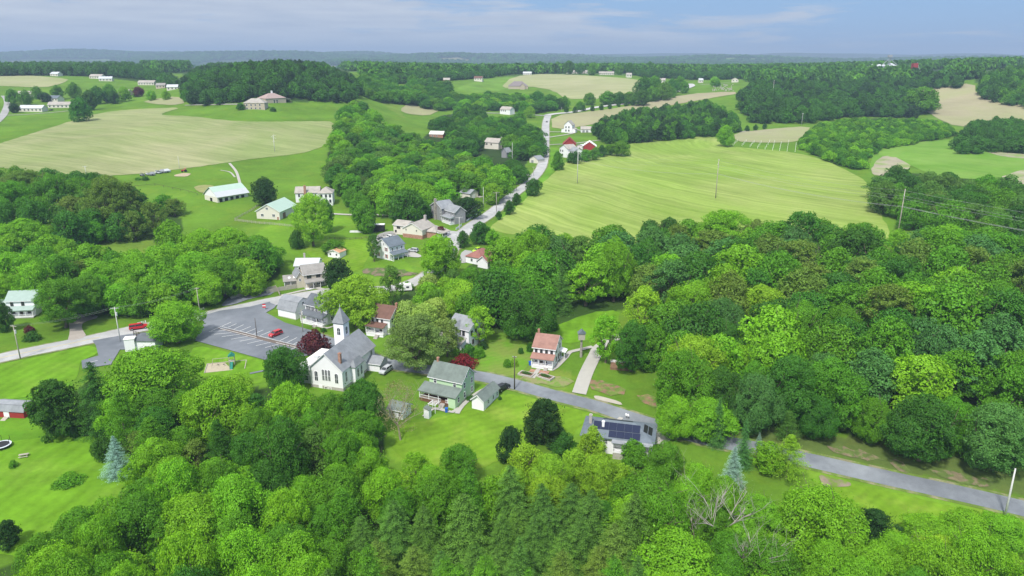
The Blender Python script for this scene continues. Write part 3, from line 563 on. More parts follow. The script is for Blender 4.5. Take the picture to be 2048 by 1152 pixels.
def pine(name,m,seed=0,h=2.6,n=9000,size=.055):
    """white pine: soft feathery layers on up-curving limbs"""
    rg=np.random.default_rng(seed); P=[];Nn=[]
    tiers=13
    for k in range(tiers):
        t=k/(tiers-1); z0=h*(.12+.84*t); L=(1-t**1.6)*.95+.10; nb=int(6+3*(1-t))
        for j in range(nb):
            th=j*6.283/nb+rg.uniform(-.4,.4)+k; l=L*rg.uniform(.6,1.08)
            for s in np.linspace(.35,1,4):
                q=int(n/(tiers*nb*4)*(.6+s)); c=np.array([math.cos(th)*l*s,math.sin(th)*l*s,z0+.14*l*s*s+rg.uniform(-.03,.03)])
                d=RNG.normal(0,1,(q,3)); P.append(c+d*[.085,.085,.035]*(.8+.6*l)); Nn.append(d*.3+[0,0,.9])
    P=np.concatenate(P); return leafmesh(name,[cards(P,np.concatenate(Nn),size,.5,.45)],m)
def limb_mesh(name,h0,reach,seed,m,n=5,r0=.05,twigs=0,levels=1,spread=.9):
    """a tapered trunk that divides into limbs; levels>1 carries the branching down to twigs"""
    rg=random.Random(seed); b=MB()
    def grow(p,d,l,r,lv):
        pts=[p];rad=[r]; q=p.copy(); dd=d.copy(); k=4
        for i in range(k):
            dd=(dd+Vector((rg.uniform(-1,1),rg.uniform(-1,1),rg.uniform(-.2,.6)))*.16).normalized(); q=q+dd*l/k; pts.append(q.copy()); rad.append(r*(1-(.75 if lv==0 else .5)*(i+1)/k))
        b.tube(pts,rad,5 if lv else 4,cap=False)
        if lv:
            for j in range(rg.randint(3,4)):
                i=rg.randint(2,k); a=rg.uniform(0,6.28); s=Vector((math.cos(a),math.sin(a),rg.uniform(.1,.9))); grow(pts[i],(dd*.75+s*spread).normalized(),l*rg.uniform(.5,.78),rad[i]*.68,lv-1)
    tp=[Vector((0,0,-.15)),Vector((0,0,.0)),Vector((rg.uniform(-.03,.03),rg.uniform(-.03,.03),h0*.5)),Vector((rg.uniform(-.06,.06),rg.uniform(-.06,.06),h0))]
    b.tube(tp,[r0*1.7,r0*1.35,r0,r0*.85],8,cap=False)
    for j in range(n):
        a=j*6.28/n+rg.uniform(-.5,.5); el=rg.uniform(.5,1.4); d=Vector((math.cos(a),math.sin(a),el)).normalized(); grow(tp[3]-Vector((0,0,rg.uniform(0,h0*.35))),d,reach*rg.uniform(.75,1.1),r0*.6,levels-1)
    return b.mesh(name,m,True)
LEAF=leafmat('leaves'); LEAFW=leafmat('woodland_leaves','inst')
BARK=mat('bark',(.16,.125,.095),.95,.25,2.,bump=.4); BARKP=mat('bleached_wood',(.40,.365,.32),.9,.2,1.5); BARKG=mat('grey_twigs',(.32,.27,.21),.9,.15,1.5)
PB=[broad(f'broad_crown_{i}',LEAF,20000,.058,[44,54,38,60,48][i],[1.25,1.5,1.1,1.35,1.7][i],.2,seed=20+i,lr=[(.22,.40),(.20,.36),(.26,.44),(.17,.34),(.22,.36)][i],spread=[1,.95,1.05,1,.92][i]) for i in range(5)]
PBH=[broad(f'broad_crown_fine_{i}',LEAF,80000,.032,[64,78,58][i],[1.3,1.45,1.15][i],.2,seed=50+i,lr=[(.18,.36),(.16,.32),(.20,.38)][i]) for i in range(3)]
PA=[airy(f'open_crown_{i}',LEAF,9000,.055,seed=80+i,clusters=80+20*i) for i in range(3)]
PAH=[airy(f'open_crown_fine_{i}',LEAF,34000,.033,seed=85+i,clusters=130) for i in range(2)]
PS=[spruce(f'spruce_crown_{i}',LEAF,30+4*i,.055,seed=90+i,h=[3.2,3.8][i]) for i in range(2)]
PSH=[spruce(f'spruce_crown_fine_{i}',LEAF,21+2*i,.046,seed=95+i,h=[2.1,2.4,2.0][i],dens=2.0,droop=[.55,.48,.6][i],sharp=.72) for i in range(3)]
PP=[pine(f'pine_crown_{i}',LEAF,seed=110+i,n=11000) for i in range(2)]
PC=[broad(f'evergreen_crown_{i}',LEAF,26000,.05,84,1.75,.03,seed=115+i,lr=(.13,.25),spread=1.02) for i in range(2)]
PH=[broad(f'shrub_crown_{i}',LEAF,5000,.10,26,.95,.0,seed=120+i,lr=(.26,.46)) for i in range(2)]
TR=[limb_mesh(f'trunk_{i}',.45,.75,i,BARK,5,.05,levels=2) for i in range(3)]; TRS=limb_mesh('straight_trunk',1.25,.1,9,BARK,3,.035,levels=1)
PCH=[broad(f'evergreen_crown_fine_{i}',LEAF,70000,.032,100,1.7,.03,seed=117+i,lr=(.12,.23),spread=1.02) for i in range(2)]
KIND={'b':(PB,PBH,TR,'leafy_tree','rounded leafy tree','leafy tree'),'a':(PA,PAH,TR,'open_crowned_tree','open feathery tree','open-crowned tree'),'s':(PS,PSH,[TRS],'spruce_tree','pointed spruce','spruce'),
 'p':(PP,PP,[TRS],'pine_tree','layered pine','pine'),'c':(PC,PCH,[TRS],'evergreen_tree','broad dense evergreen','evergreen'),'h':(PH,PH,None,'shrub','rounded shrub','shrub')}
TONE={'lo':((.20,.31,.065),'light olive green'),'yb':((.255,.47,.022),'yellow-green'),'br':((.185,.43,.014),'bright green'),'mi':((.105,.295,.012),'mid green'),'dk':((.050,.165,.014),'dark green'),'dd':((.024,.082,.012),'very dark green'),
 'ol':((.145,.25,.03),'olive green'),'pa':((.31,.47,.09),'pale green'),'bl':((.25,.40,.32),'silvery blue'),'bg':((.085,.235,.045),'blue-green'),'pu':((.11,.020,.030),'dark purple'),'re':((.19,.014,.022),'crimson'),'cg':((.105,.245,.030),'grey-green'),'dg':((.060,.205,.014),'deep green')}
TREES=[]; TPOS=[]
def put_tree(x,y,W,H,kind,tone,label=None,group=None,fine=False,tj=.10,where=None):
    TREES.append(dict(x=x,y=y,W=W,H=H,kind=kind,tone=tone,label=label,group=group,fine=fine,tj=tj,where=where)); TPOS.append((x,y,W))
def ext(me_):
    if me_.get('zx') is None:
        co=np.empty(len(me_.vertices)*3,np.float32); me_.vertices.foreach_get('co',co); co=co.reshape(-1,3); me_['zx']=float(co[:,2].max()); me_['rx']=float(np.quantile(np.hypot(co[:,0],co[:,1]),.97))
    return me_['zx'],me_['rx']
def make_tree(d):
    lo,hi,trk,nm,_,cat=KIND[d['kind']]; ms=hi if d['fine'] else lo; me_=ms[random.randrange(len(ms))]; zx,rx=ext(me_); s=d['W']/2/rx; sz=d['H']/zx
    e=empty(nm,(d['x'],d['y'],float(T(d['x'],d['y']))-.05),random.uniform(0,6.283))
    c=bpy.data.objects.new('crown',me_); link(c,e); c.scale=(s,s,sz)
    t=TONE[d['tone']][0]; tj=d['tj']; b=random.uniform(1-tj,1+tj); hue=random.uniform(-tj,tj)*.8
    c.color=(t[0]*b*(1+hue),t[1]*b,t[2]*b*(1-hue),1)
    if trk: k=bpy.data.objects.new('trunk',trk[random.randrange(len(trk))]); link(k,e); k.scale=(s,s,sz)
    tag(e,d['label'],cat,d['group']); return e
def tree(px,top,wpx,kind,tone,ratio=None,label=None,group=None,where=None):
    """stand a tree so that its top shows at (px,top) and it is wpx photo pixels wide"""
    ratio=ratio or {'b':1.12,'a':1.25,'s':1.75,'p':1.45,'c':1.15,'h':.7}[kind]*random.uniform(.94,1.06)
    x,y,z=ray(px,top); Wt=wpx/F*_ts; Ht=Wt*ratio; h=CAMZ+z*_ts-T(x*_ts,y*_ts)-Ht; k=np.where(h<=0)[0]; i=k[0] if len(k) else -1; t=_ts[i]
    if i>0: a=h[i-1]/(h[i-1]-h[i]); t=_ts[i-1]+a*(_ts[i]-_ts[i-1])
    t+=0; W=wpx/F*t
    return put_tree(x*t,y*t,W,W*ratio,kind,tone,label,group,fine=wpx>78,where=where)
CLEAR=[(485,185,592,222,600),(857,255,890,278,560),(965,272,1004,302,500),(1000,292,1020,318,480),(1055,305,1082,330,450),(978,198,1026,232,640),(1084,232,1108,400,500),(1030,340,1085,385,430),(845,398,912,445,340),(915,375,962,400,380),(780,440,872,482,310),(750,472,845,522,280),(925,500,990,532,290),(700,480,760,550,280),(550,510,660,580,250),(1050,150,1060,180,900),
 (10,580,90,645,262),(120,590,270,672,235),(380,590,560,660,245),(660,498,692,518,300),(1110,250,1190,320,500),(900,628,962,700,190),(740,600,812,675,200),(1062,660,1140,745,180),(1150,600,1250,665,230),(590,375,670,408,380),(1160,830,1330,900,140),(1590,905,2048,1015,120),(1015,160,1060,180,700),(799,204,905,232,700),(800,160,812,170,800),(1790,455,1800,472,300),(1650,945,1710,990,130),(1660,990,2048,1040,110),(795,565,825,585,240),(930,660,1060,750,180),(770,735,1000,830,150),(740,880,1000,925,140)]
_CR=[]
def blocks(x,y,W,H):
    if not _CR: _CR.extend([(a,b,c,d,math.hypot(*hit((a+c)/2,b*.3+d*.7)[:2])) for a,b,c,d,_ in CLEAR])
    r=math.hypot(x,y); z=float(T(x,y)); cx,yb=project(x,y,z+H*.1); _,yt=project(x,y,z+H); hw=W/r*F*.45
    return any(r<R_ and cx+hw>a and cx-hw<c and yt<d-2 and yb>b for a,b,c,d,R_ in _CR)
def wood(pp,H,gap,kinds,tones,group,where,lift=.72,wr=(.85,1.25),clear=.54):
    """fill the outline of a canopy seen in the photo with single trees standing under it"""
    P=[(p.x,p.y) for p in wpoly(pp,H*lift,1,25)]; X=np.array(P); n=0; tries=0
    area=.5*abs(sum(P[i][0]*P[(i+1)%len(P)][1]-P[(i+1)%len(P)][0]*P[i][1] for i in range(len(P))))
    need=int(area/(gap*gap*.80)); L=[t for t in TPOS]
    while n<need and tries<need*30:
        tries+=1; x=random.uniform(X[:,0].min(),X[:,0].max()); y=random.uniform(X[:,1].min(),X[:,1].max())
        if not pip(P,np.array([x]),np.array([y]))[0]: continue
        W=gap*random.uniform(*wr)*1.2
        if any((x-a)**2+(y-b)**2<((W+c)*.5*clear)**2 for a,b,c in L): continue
        kd=random.choice(kinds); H_=H*random.uniform(.82,1.15)*(W/gap/1.12)**.5; 
        if kd in 'sp': W*=.8
        if blocks(x,y,W,H_): continue
        put_tree(x,y,W,H_,kd,random.choice(tones),None,group,fine=math.hypot(x,y)<190 and W>9,where=where); L.append((x,y,W)); n+=1
    return n

# ================================================================ every tree one can tell apart
LM={'b':'leafy','a':'open-crowned','s':'spruce','p':'pine'}
for t in [
 # right-hand wood, field edge and slope
 (1065,455,90,'b','br'),(1008,470,72,'b','br'),(1130,462,55,'b','br'),(1162,470,66,'a','cg'),(1220,452,60,'b','dk',1.3),(1233,468,86,'b','br',1.65),(1298,468,62,'b','dg',1.7),(1302,436,52,'b','dk'),(1340,433,52,'b','dk'),
 (1357,446,62,'a','ol'),(1452,420,112,'a','br',.95),(1428,441,80,'b','dk'),(1515,434,46,'b','ol'),(1572,440,50,'b','dk',1.3),(1645,436,60,'a','mi'),(1668,464,78,'b','mi'),(1722,443,84,'a','mi'),(1800,455,52,'b','br'),(1905,446,95,'b','br',.8),
 (1124,523,50,'s','cg',2.2),(1055,500,72,'b','br'),(1000,518,70,'b','mi'),(1192,512,46,'a','cg'),(1050,576,125,'b','dg',.85),(930,560,98,'b','yb',.9),(876,466,96,'b','br',1.0),(858,545,52,'b','pa'),(945,532,84,'b','mi',.8),(905,535,40,'b','cg'),
 (1292,572,78,'a','yb',1.4),(1268,636,86,'b','dg',1.35),(1308,640,70,'b','mi',1.5),(1215,628,66,'a','br',1.6),(1392,560,110,'b','br',.9),(1530,566,100,'b','yb',.85),(1447,592,92,'b','bg'),(1455,640,80,'b','dg'),(1395,668,138,'b','yb',.95),
 (1512,718,84,'b','mi',1.4),(1588,706,132,'b','dg',1.15),(1655,703,90,'b','bg'),(1480,684,70,'b','br'),(1612,600,110,'b','mi'),(1692,604,92,'b','mi'),(1358,790,88,'b','br',1.1),(1420,796,110,'b','br',.85),(1441,794,44,'s','bg',2.5),(1494,836,46,'s','bg',2.4),
 (1580,820,50,'p','cg'),(1471,893,54,'s','bl',1.75),(1584,868,74,'p','yb',1.4),(1542,882,72,'b','br',1.),(1520,864,17,'s','bl',2.),(1752,792,84,'b','mi',1.2),(1852,790,92,'b','br',1.1),(1912,790,104,'b','mi',1.2),(1645,790,88,'b','dg',1.1),(2002,795,100,'b','mi',1.1),(1900,560,100,'b','br',.8),(2010,560,100,'b','mi',.9),
 (1640,975,185,'b','br',.85),(1755,1020,82,'c','dd',.85),(1855,1030,112,'b','br',.6),(1935,1025,118,'b','br',.6),(2015,1032,110,'b','br',.6),(1800,1068,110,'b','br',.7),(1890,1080,130,'b','yb',.6),(1985,1090,140,'b','br',.6),
 # round the solar house and the middle lawn
 (1270,880,66,'b','mi',.9),(1335,884,84,'b','mi',.9),(1186,850,58,'c','yb',1.5),(1088,795,82,'c','dd',1.25),(1022,850,62,'c','dd',1.35),(1128,862,56,'b','dk',1.3),(920,886,84,'b','mi',1.1),(1050,884,70,'b','yb',1.2),(1022,932,86,'b','yb'),(1100,906,88,'b','yb'),
 (1152,896,58,'b','yb'),(1200,908,96,'b','yb'),(1240,925,66,'b','yb'),(1090,948,90,'b','yb'),(1302,940,150,'b','mi',.85),(1398,925,84,'b','br'),(1452,948,92,'b','br'),(1360,1063,195,'b','br',.8),(1205,1000,90,'b','dg'),(1480,1050,110,'b','br',.8),(1545,1070,110,'b','br',.7),(1430,1010,90,'b','mi'),
 # spruces at the bottom
 (786,1000,107,'s','cg',1.23),(847,1010,97,'s','cg',1.23),(927,984,136,'s','cg',1.15),(752,1078,109,'s','ol',1.07),(827,1092,104,'s','ol',1.07),(882,1100,92,'s','cg',1.15),(950,1086,112,'s','cg',1.15),(992,1098,97,'s','cg',1.15),(1161,1034,107,'s','cg',1.31),(1099,1008,104,'s','cg',1.31),
 (1231,1046,119,'s','ol',1.31),(1129,1062,97,'s','cg',1.31),(1072,1030,97,'s','cg',1.23),(1057,1090,97,'s','cg',1.23),(1184,978,109,'s','cg',1.31),(1144,965,92,'s','cg',1.31),(1084,965,95,'s','cg',1.31),(1036,1008,95,'s','cg',1.23),(1005,1030,95,'s','cg',1.23),(1200,1090,102,'s','ol',1.23),(1260,1100,85,'s','cg',1.23),(720,1030,85,'s','cg',1.23),
 (682,978,100,'p','mi',1.3),(624,856,118,'p','cg',.95),(510,786,100,'p','dk',1.1),(470,1022,120,'p','mi',1.1),(470,745,70,'b','yb',.9),
 # bottom left and centre
 (523,885,64,'b','br'),(605,950,92,'b','br',1.1),(672,925,76,'b','br'),(735,893,86,'b','br'),(700,862,80,'b','br'),(780,944,72,'a','yb',1.1),(830,905,62,'a','br'),(862,932,92,'b','br',.9),(560,1048,130,'b','mi',.9),(545,985,84,'b','br'),(640,1010,80,'b','mi'),
 (330,914,108,'b','br'),(430,914,86,'b','br'),(490,930,84,'b','br'),(150,1016,116,'b','mi',.9),(212,992,92,'b','br'),(290,955,118,'b','mi',.9),(382,988,155,'b','br',.9),(250,1104,100,'b','br',.9),(345,1080,110,'b','mi',.9),(415,1090,100,'b','br'),(100,1068,70,'b','mi'),(8,1040,56,'c','dd'),(655,1080,110,'b','mi',.9),
 (100,757,108,'c','dk',1.15),(178,722,98,'s','dk',1.6),(288,692,198,'b','br',.75),(232,785,92,'b','br',1.),(308,810,96,'b','dg',1.),(425,752,160,'b','br',.95),(435,838,62,'s','dd',1.6),(560,691,94,'b','dg',1.05),(597,772,76,'b','br'),(650,784,96,'b','mi'),(722,752,98,'b','dg',1.25),(360,850,80,'b','mi'),(275,860,60,'a','ol'),(385,880,66,'a','ol'),
 (225,871,64,'s','bl',1.4),(200,870,50,'b','dk'),(560,830,90,'b','dg'),(620,815,86,'b','mi'),(490,862,90,'b','dg'),(540,870,70,'b','mi'),
 # village
 (708,546,134,'b','yb',.85),(672,514,70,'b','dd',1.05),(782,530,48,'a','cg',1.8),(812,598,64,'b','pa',1.),(872,594,66,'b','pa',1.),(828,628,124,'a','lo',.98),(892,636,64,'a','lo',1.3),(850,606,60,'a','pa',1.2),(958,610,60,'a','yb',1.4),(410,540,92,'b','br',.8),(344,600,108,'b','br',.85),(113,556,96,'a','mi',1.1),(0,602,40,'c','dk',1.6),
 (517,477,72,'b','mi',1.15),(618,384,80,'a','yb',1.4),(650,394,36,'b','mi',2.0),(718,380,48,'b','mi'),(728,398,58,'b','mi',1.2),(812,372,78,'b','dg',.95),(845,400,36,'b','dg'),(935,393,60,'b','dd',.75),(905,412,26,'b','dk'),(525,352,62,'b','dd',.95),(665,477,52,'b','mi',.6),(592,457,34,'b','dk',1.2),(745,466,27,'a','cg',2.2),
 (1000,325,64,'b','br',.95),(1067,353,34,'b','dk'),(1033,385,22,'c','dk'),(1018,399,26,'c','dk'),(998,421,16,'c','dk'),(1116,300,27,'c','mi',1.5),(960,441,44,'b','dk',1.1),(925,460,30,'c','dk'),(985,455,34,'b','br'),(850,333,30,'b','mi'),(700,372,36,'b','mi'),
 (1242,278,42,'b','mi',.8),(1218,286,22,'b','mi'),(1204,289,22,'c','dk'),(1190,293,24,'b','mi'),(1172,297,24,'b','mi'),(1152,300,24,'b','dk'),(1142,304,20,'c','dk'),(1454,248,36,'b','br',1.25),(1850,172,76,'b','mi',.7),
 # pastures and hill
 (335,437,72,'b','br'),(330,484,70,'b','br'),(400,455,84,'b','br',.8),(452,452,100,'b','br',.8),(205,520,96,'b','br',.8),(272,503,104,'b','br',.8),(385,500,104,'b','br',.8),(440,510,96,'b','mi',.9),(170,545,84,'b','mi'),(300,548,70,'b','br',.9),(325,385,50,'b','mi',.9),(345,396,46,'a','ol',.8),(300,402,56,'a','ol'),
 (40,434,110,'b','br',.7),(0,446,90,'b','br',.8),(96,466,76,'b','br',.8),(20,500,110,'b','br',.8),(110,506,86,'b','mi'),(60,520,90,'b','br'),(0,545,80,'b','br',.9),(245,556,60,'b','br',.9),(330,548,64,'b','mi',.9),(150,520,60,'a','ol'),
 (40,338,92,'a','ol',.9),(95,344,80,'b','mi'),(150,352,84,'b','mi',.9),(205,350,92,'a','ol'),(245,362,64,'a','ol'),(15,360,84,'a','mi'),(130,420,72,'b','dg'),(232,422,58,'b','dg'),(185,440,46,'b','mi'),(60,395,82,'b','dg'),(0,400,80,'b','dg'),(170,395,60,'b','cg'),(262,420,50,'a','ol'),
 (1105,640,30,'h','dk'),
 # far gardens and field edges
 (25,205,25,'b','dd',.8),(87,183,25,'b','dd',.8),(48,178,28,'b','mi'),(155,190,44,'b','dg'),(175,178,36,'b','dk'),(190,170,34,'b','dg'),(215,166,34,'b','mi'),(245,172,26,'b','br'),(275,172,26,'b','pu',.8),(213,193,13,'b','yb',.9),(225,180,24,'c','dk'),(145,163,30,'b','mi'),(110,168,26,'b','mi'),(20,176,28,'b','mi'),(70,170,24,'b','mi'),
 (300,178,20,'b','br'),(330,178,18,'b','br'),(480,205,18,'b','dg',.8),(545,213,14,'h','dk'),(270,187,10,'h','dk'),
 (1430,152,22,'b','br',.9),(1435,158,14,'b','mi'),(1180,183,26,'b','mi',1.),(1130,190,24,'b','mi'),(1160,200,18,'b','mi'),(1215,180,40,'b','mi',.7),(1240,182,36,'b','dg',.7),(1260,182,30,'b','mi',.8),(1285,178,40,'b','dg',.8),(1315,178,16,'b','dk',1.2),
 (1048,200,24,'b','mi'),(1060,210,22,'b','br'),(1038,186,36,'b','mi',.8),(1075,180,40,'b','dg',.8),(1100,186,40,'b','dg',.8),(1120,195,20,'b','dk'),(1040,220,26,'b','mi'),
 (1310,150,40,'b','mi'),(1330,160,36,'b','mi'),(1345,155,30,'b','dg'),(1290,150,40,'b','dg'),(1360,150,26,'b','mi'),(1305,170,30,'b','mi'),(1345,172,20,'b','mi'),(1370,160,22,'b','mi'),
 (1080,121,22,'b','dg',1.1),(1102,124,16,'b','mi'),(1115,122,18,'b','mi'),(1138,120,24,'b','dg'),(1160,126,18,'b','dg'),(1185,124,22,'b','mi'),(1210,124,16,'b','mi'),(1260,124,22,'b','dg'),(1300,122,22,'b','dg'),(1240,128,18,'b','mi'),
 ]:
    tree(*t[:5],ratio=t[5] if len(t)>5 else None)
for x,y in zip((1133,1150,1167,1185,1203,1220,1238,1253,1266),(212,212,209,209,207,205,200,199,198)): tree(x,y,10.5,'c','dk',1.25,group='small conifers spaced along the upper road')
for i,(x,y) in enumerate(((1275,267),(1288,271),(1300,262),(1311,267),(1322,262),(1334,266),(1347,262),(1372,262),(1395,258),(1412,256),(1425,262),(1480,252),(1495,250),(1512,248),(1530,246))): tree(x,y,11,'c','dk',1.1,group='low conifers along the farm lane')
# --- shrubs, each in its own place
for x,y,w_,tn,ra,lb in [(625,657,66,'pu',.75,'large dark purple smoke bush beside the church car park'),(926,711,60,'re',.4,'low crimson maple behind the green house'),(881,451,27,'pu',.8,'purple shrub beside the porch of the cream ranch house'),
  (938,686,34,'dg',.9,'dense green shrub before the grey-roofed house'),(957,692,30,'mi',.8,'red-tipped green shrub right of the grey-roofed house porch'),(965,682,24,'dd',.7,'dark rounded shrub beside the blue spruce'),(912,694,24,'br',.7,'bright shrub against the grey-roofed house porch'),
  (1042,694,12,'dk',1.2,'small dark round shrub on the pale lawn'),(1059,685,13,'dk',1.5,'narrow dark shrub left of the red-roofed house'),(1015,718,20,'mi',.8,'loose green shrub on the roadside bank by the utility pole'),(1029,717,18,'yb',.9,'yellow-green shrub on the roadside bank by the utility pole'),
  (60,662,34,'dk',.6,'low dark shrub on the lawn by the left village house'),(56,650,22,'pu',.7,'reddish shrub by the left village house'),(24,920,18,'mi',.9,'small round bush near the trampoline'),(135,952,62,'mi',.28,'low weedy flower bed on the mown lawn'),
  (260,455,50,'ol',.5,'low olive scrub in the pasture hollow'),(216,492,12,'dk',1.1,'tiny dark bush in the rough meadow'),(647,655,13,'dk',.7,'round clipped shrub at the dark-shuttered house porch'),(1000,792,9,'dk',.9,'small shrub at the back of the white shed'),
  (940,791,20,'dk',.5,'dark shrub along the side of the green house'),(760,640,14,'mi',.6,'shrub at the foot of the brown-roofed house steps'),
  (815,562,26,'mi',.7,'mid green shrub beside the white camper'),(1075,645,14,'dk',.7,'small dark shrub behind the red-roofed house'),(290,352,14,'dk',.6,'dark scrub beside the old farm machinery'),(275,354,12,'mi',.5,'green scrub at the pasture edge')]:
    tree(x,y,w_,'h',tn,ra,label=lb)
# --- woods whose trees stand close together
A_='leafy trees of the wood '
N_=[wood([(985,480),(1060,470),(1180,475),(1280,480),(1400,450),(1550,460),(1700,460),(1770,480),(1900,460),(2090,480),(2130,640),(1900,640),(1700,640),(1560,620),(1400,600),(1330,560),(1240,545),(1120,560),(1010,600),(950,590),(930,540)],18,15.5,'bbbaba',['dg','dk','mi','mi','bg','ol','br'],A_+'beside the big hay field','in the wood along the hay field'),
 wood([(1340,600),(1450,630),(1700,640),(2120,640),(2120,860),(1950,850),(1800,830),(1700,800),(1600,800),(1480,800),(1400,780),(1350,740),(1345,670)],17,13,'bbbab',['dg','dk','mi','mi','bg','br'],A_+'above the lower road','in the wood above the lower road'),
 wood([(30,1110),(190,1010),(300,960),(400,930),(480,900),(620,880),(740,920),(800,970),(760,1010),(700,1070),(650,1140),(600,1240),(-40,1280)],15,9.5,'bbbb',['br','mi','br','dg'],A_+'at the bottom left','among the trees at the bottom left'),
 wood([(760,1010),(860,990),(960,960),(1040,960),(1120,950),(1220,960),(1290,1040),(1290,1260),(620,1260),(680,1120)],15,9.6,'ssss',['cg','ol','mi','mi'],'spruces of the plantation at the bottom','in the spruce plantation at the bottom'),
 wood([(770,960),(830,930),(900,950),(980,960),(1000,1000),(900,1000),(800,1010)],12,8,'bbb',['br','mi','dg'],A_+'behind the spruce plantation','between the lawn and the spruce plantation'),
 wood([(1240,990),(1330,950),(1450,960),(1560,1010),(1650,1030),(1720,1090),(1900,1090),(2100,1080),(2150,1240),(1290,1260),(1280,1060)],13,9.5,'bbb',['br','br','mi'],A_+'at the bottom right','among the trees at the bottom right'),
 wood([(150,790),(330,780),(420,800),(560,800),(700,810),(760,840),(740,900),(600,940),(420,930),(280,900),(210,860)],13,9.5,'bbbbp',['mi','dg','br'],'trees in the belt below the church','in the tree belt below the church'),
 wood([(-60,350),(120,345),(260,370),(270,440),(180,455),(60,440),(-60,430)],14,11.5,'bba',['dg','mi','ol','cg'],'trees of the pasture grove','in the grove below the pale hayfield'),
 wood([(-60,470),(100,480),(200,520),(300,500),(430,460),(530,480),(550,530),(470,560),(330,590),(230,610),(150,600),(80,560),(-60,590)],12,11.5,'bbb',['br','br','mi'],'trees along the stream','in the streamside grove left of the village'),
 wood([(665,325),(672,265),(700,205),(735,215),(770,260),(850,270),(900,300),(990,320),(990,380),(940,395),(880,380),(850,430),(790,400),(720,370),(690,365)],14,13.5,'bbbba',['mi','mi','br','dg','cg','br'],'trees of the valley wood','in the valley wood between the hayfield and the road'),
 wood([(870,225),(960,215),(1040,240),(1082,260),(1085,290),(1060,330),(1030,345),(1000,310),(940,290),(890,290),(860,265)],14,13.5,'bbbc',['mi','dg','dk'],'trees around the roadside farmhouses','among the farmhouses left of the upper road'),
 wood([(850,560),(900,550),(980,620),(960,640),(900,590),(850,580)],12,9,'bb',['mi','br'],'trees behind the village houses','behind the village houses'),
 wood([(1760,350),(1860,350),(1960,365),(2090,370),(2100,450),(1960,450),(1840,420),(1765,400)],15,14,'bbba',['dg','mi','dk','cg'],'trees of the copse by the tall power pole','in the copse right of the tall power pole'),
 wood([(730,150),(790,150),(860,160),(900,170),(910,195),(860,205),(800,190),(745,185),(722,168)],14,16,'bbb',['mi','dg'],'trees beyond the sunny bank','in the wood beyond the sunny grass bank'),
 wood([(830,195),(900,190),(1000,188),(1045,190),(1085,200),(1120,205),(1060,215),(1000,215),(930,205),(860,210)],11,15,'bbb',['mi','dg','br'],'trees behind the red and white farm','in the belt behind the red and white farm'),
]
# the 300 leafy trees that show largest stand as individuals, the rest of the kind is one mass
for d in TREES:
    z=float(T(d['x'],d['y'])); px,py=project(d['x'],d['y'],z+d['H']*.6); ptx,pty=project(d['x'],d['y'],z+d['H']); d['px'],d['py'],d['pty']=float(px),float(py),float(pty); d['show']=d['W']/math.hypot(d['x'],d['y'])
    d['out']=d['pty']>1165 or d['px']+d['show']*800<-10 or d['px']-d['show']*800>2058
TREES=[d for d in TREES if not d['out']]
lf=sorted([d for d in TREES if d['kind']=='b'],key=lambda d:-d['show']*(1.35 if d['where'] is None else 1)); REST=lf[300:]; KEEP=[d for d in TREES if d['kind']!='b']+lf[:300]
print('woods',N_,'keep',len(KEEP),'rest',len(REST),{k:sum(t['kind']==k for t in KEEP) for k in KIND})
ANCH=[('the white church',690,720),('the green house',905,760),('the red-roofed white house',1097,705),('the solar-roofed house',1235,870),('the gambrel garage',585,612),('the dark-shuttered white house',635,620),('the brown-roofed white house',780,640),('the grey-roofed white house',925,665),
 ('the red shed',30,820),('the trampoline',15,890),('the playground',450,730),('the red pickup',280,653),('the beige farmhouse',600,550),('the orange-roofed shed',672,508),('the blue-roofed white house',785,498),('the cream ranch house',825,460),('the grey stone house',885,420),('the white mansion',630,390),
 ('the green-roofed barn',550,418),('the long pasture barn',447,385),('the maroon-roofed bungalow',955,515),('the red barn',1137,290),('the roadside farmhouse',1137,258),('the brick estate house',530,203),('the bare dead tree',1430,1030),('the tall steel power pole',1803,425),('the white-banded field pole',1155,330),('the wooden field pole',1435,355),
 ('the leaning roadside pole',2022,985),('the white shed by the green house',970,795),('the left village house',48,610),('the silver spruce',228,915),('the red and white farm',1000,215),('the small grey sheds',1007,305),('the gravel turnout',1665,965),('the crest houses',1200,146),('the graveyard',1450,175),('the field houses at the far left',120,210),
 ('the concrete driveway',1175,745),('the budding bare tree',798,800),('the parking lot',500,660),('the long crop meadow',1880,310),('the purple smoke bush',625,680),('the bridge guard rail',430,595),('the far silos',1770,130)]
ORD=['nearest','second','third','fourth','fifth','sixth','seventh','eighth','ninth','tenth','eleventh','twelfth']+[f'{n_}th' for n_ in range(13,90)]
BY={}
for d in KEEP:
    if d['label']: continue
    x_,y_=d['px'],d['py']; a=min(ANCH,key=lambda q:math.hypot(q[1]-x_,(q[2]-y_)*1.2)); dx,dy=x_-a[1],y_-a[2]
    rel=('right of' if dx>0 else 'left of') if abs(dx)>1.3*abs(dy) else ('below' if dy>0 else 'above')
    t_=TONE[d['tone']][1]; base=f"{t_} {KIND[d['kind']][4]} {rel} {a[0]}"; BY.setdefault(base,[]).append((math.hypot(dx,dy),d))
    if not d['group']: d['group']=KIND[d['kind']][5]+'s near '+a[0][4:]
for base,L in BY.items():
    L.sort(key=lambda q:q[0])
    for i,(_,d) in enumerate(L): d['label']=base if len(L)==1 else f"{ORD[i]} {base}" if i==0 else f"{ORD[i]} nearest {base}"
for d in KEEP: make_tree(d)
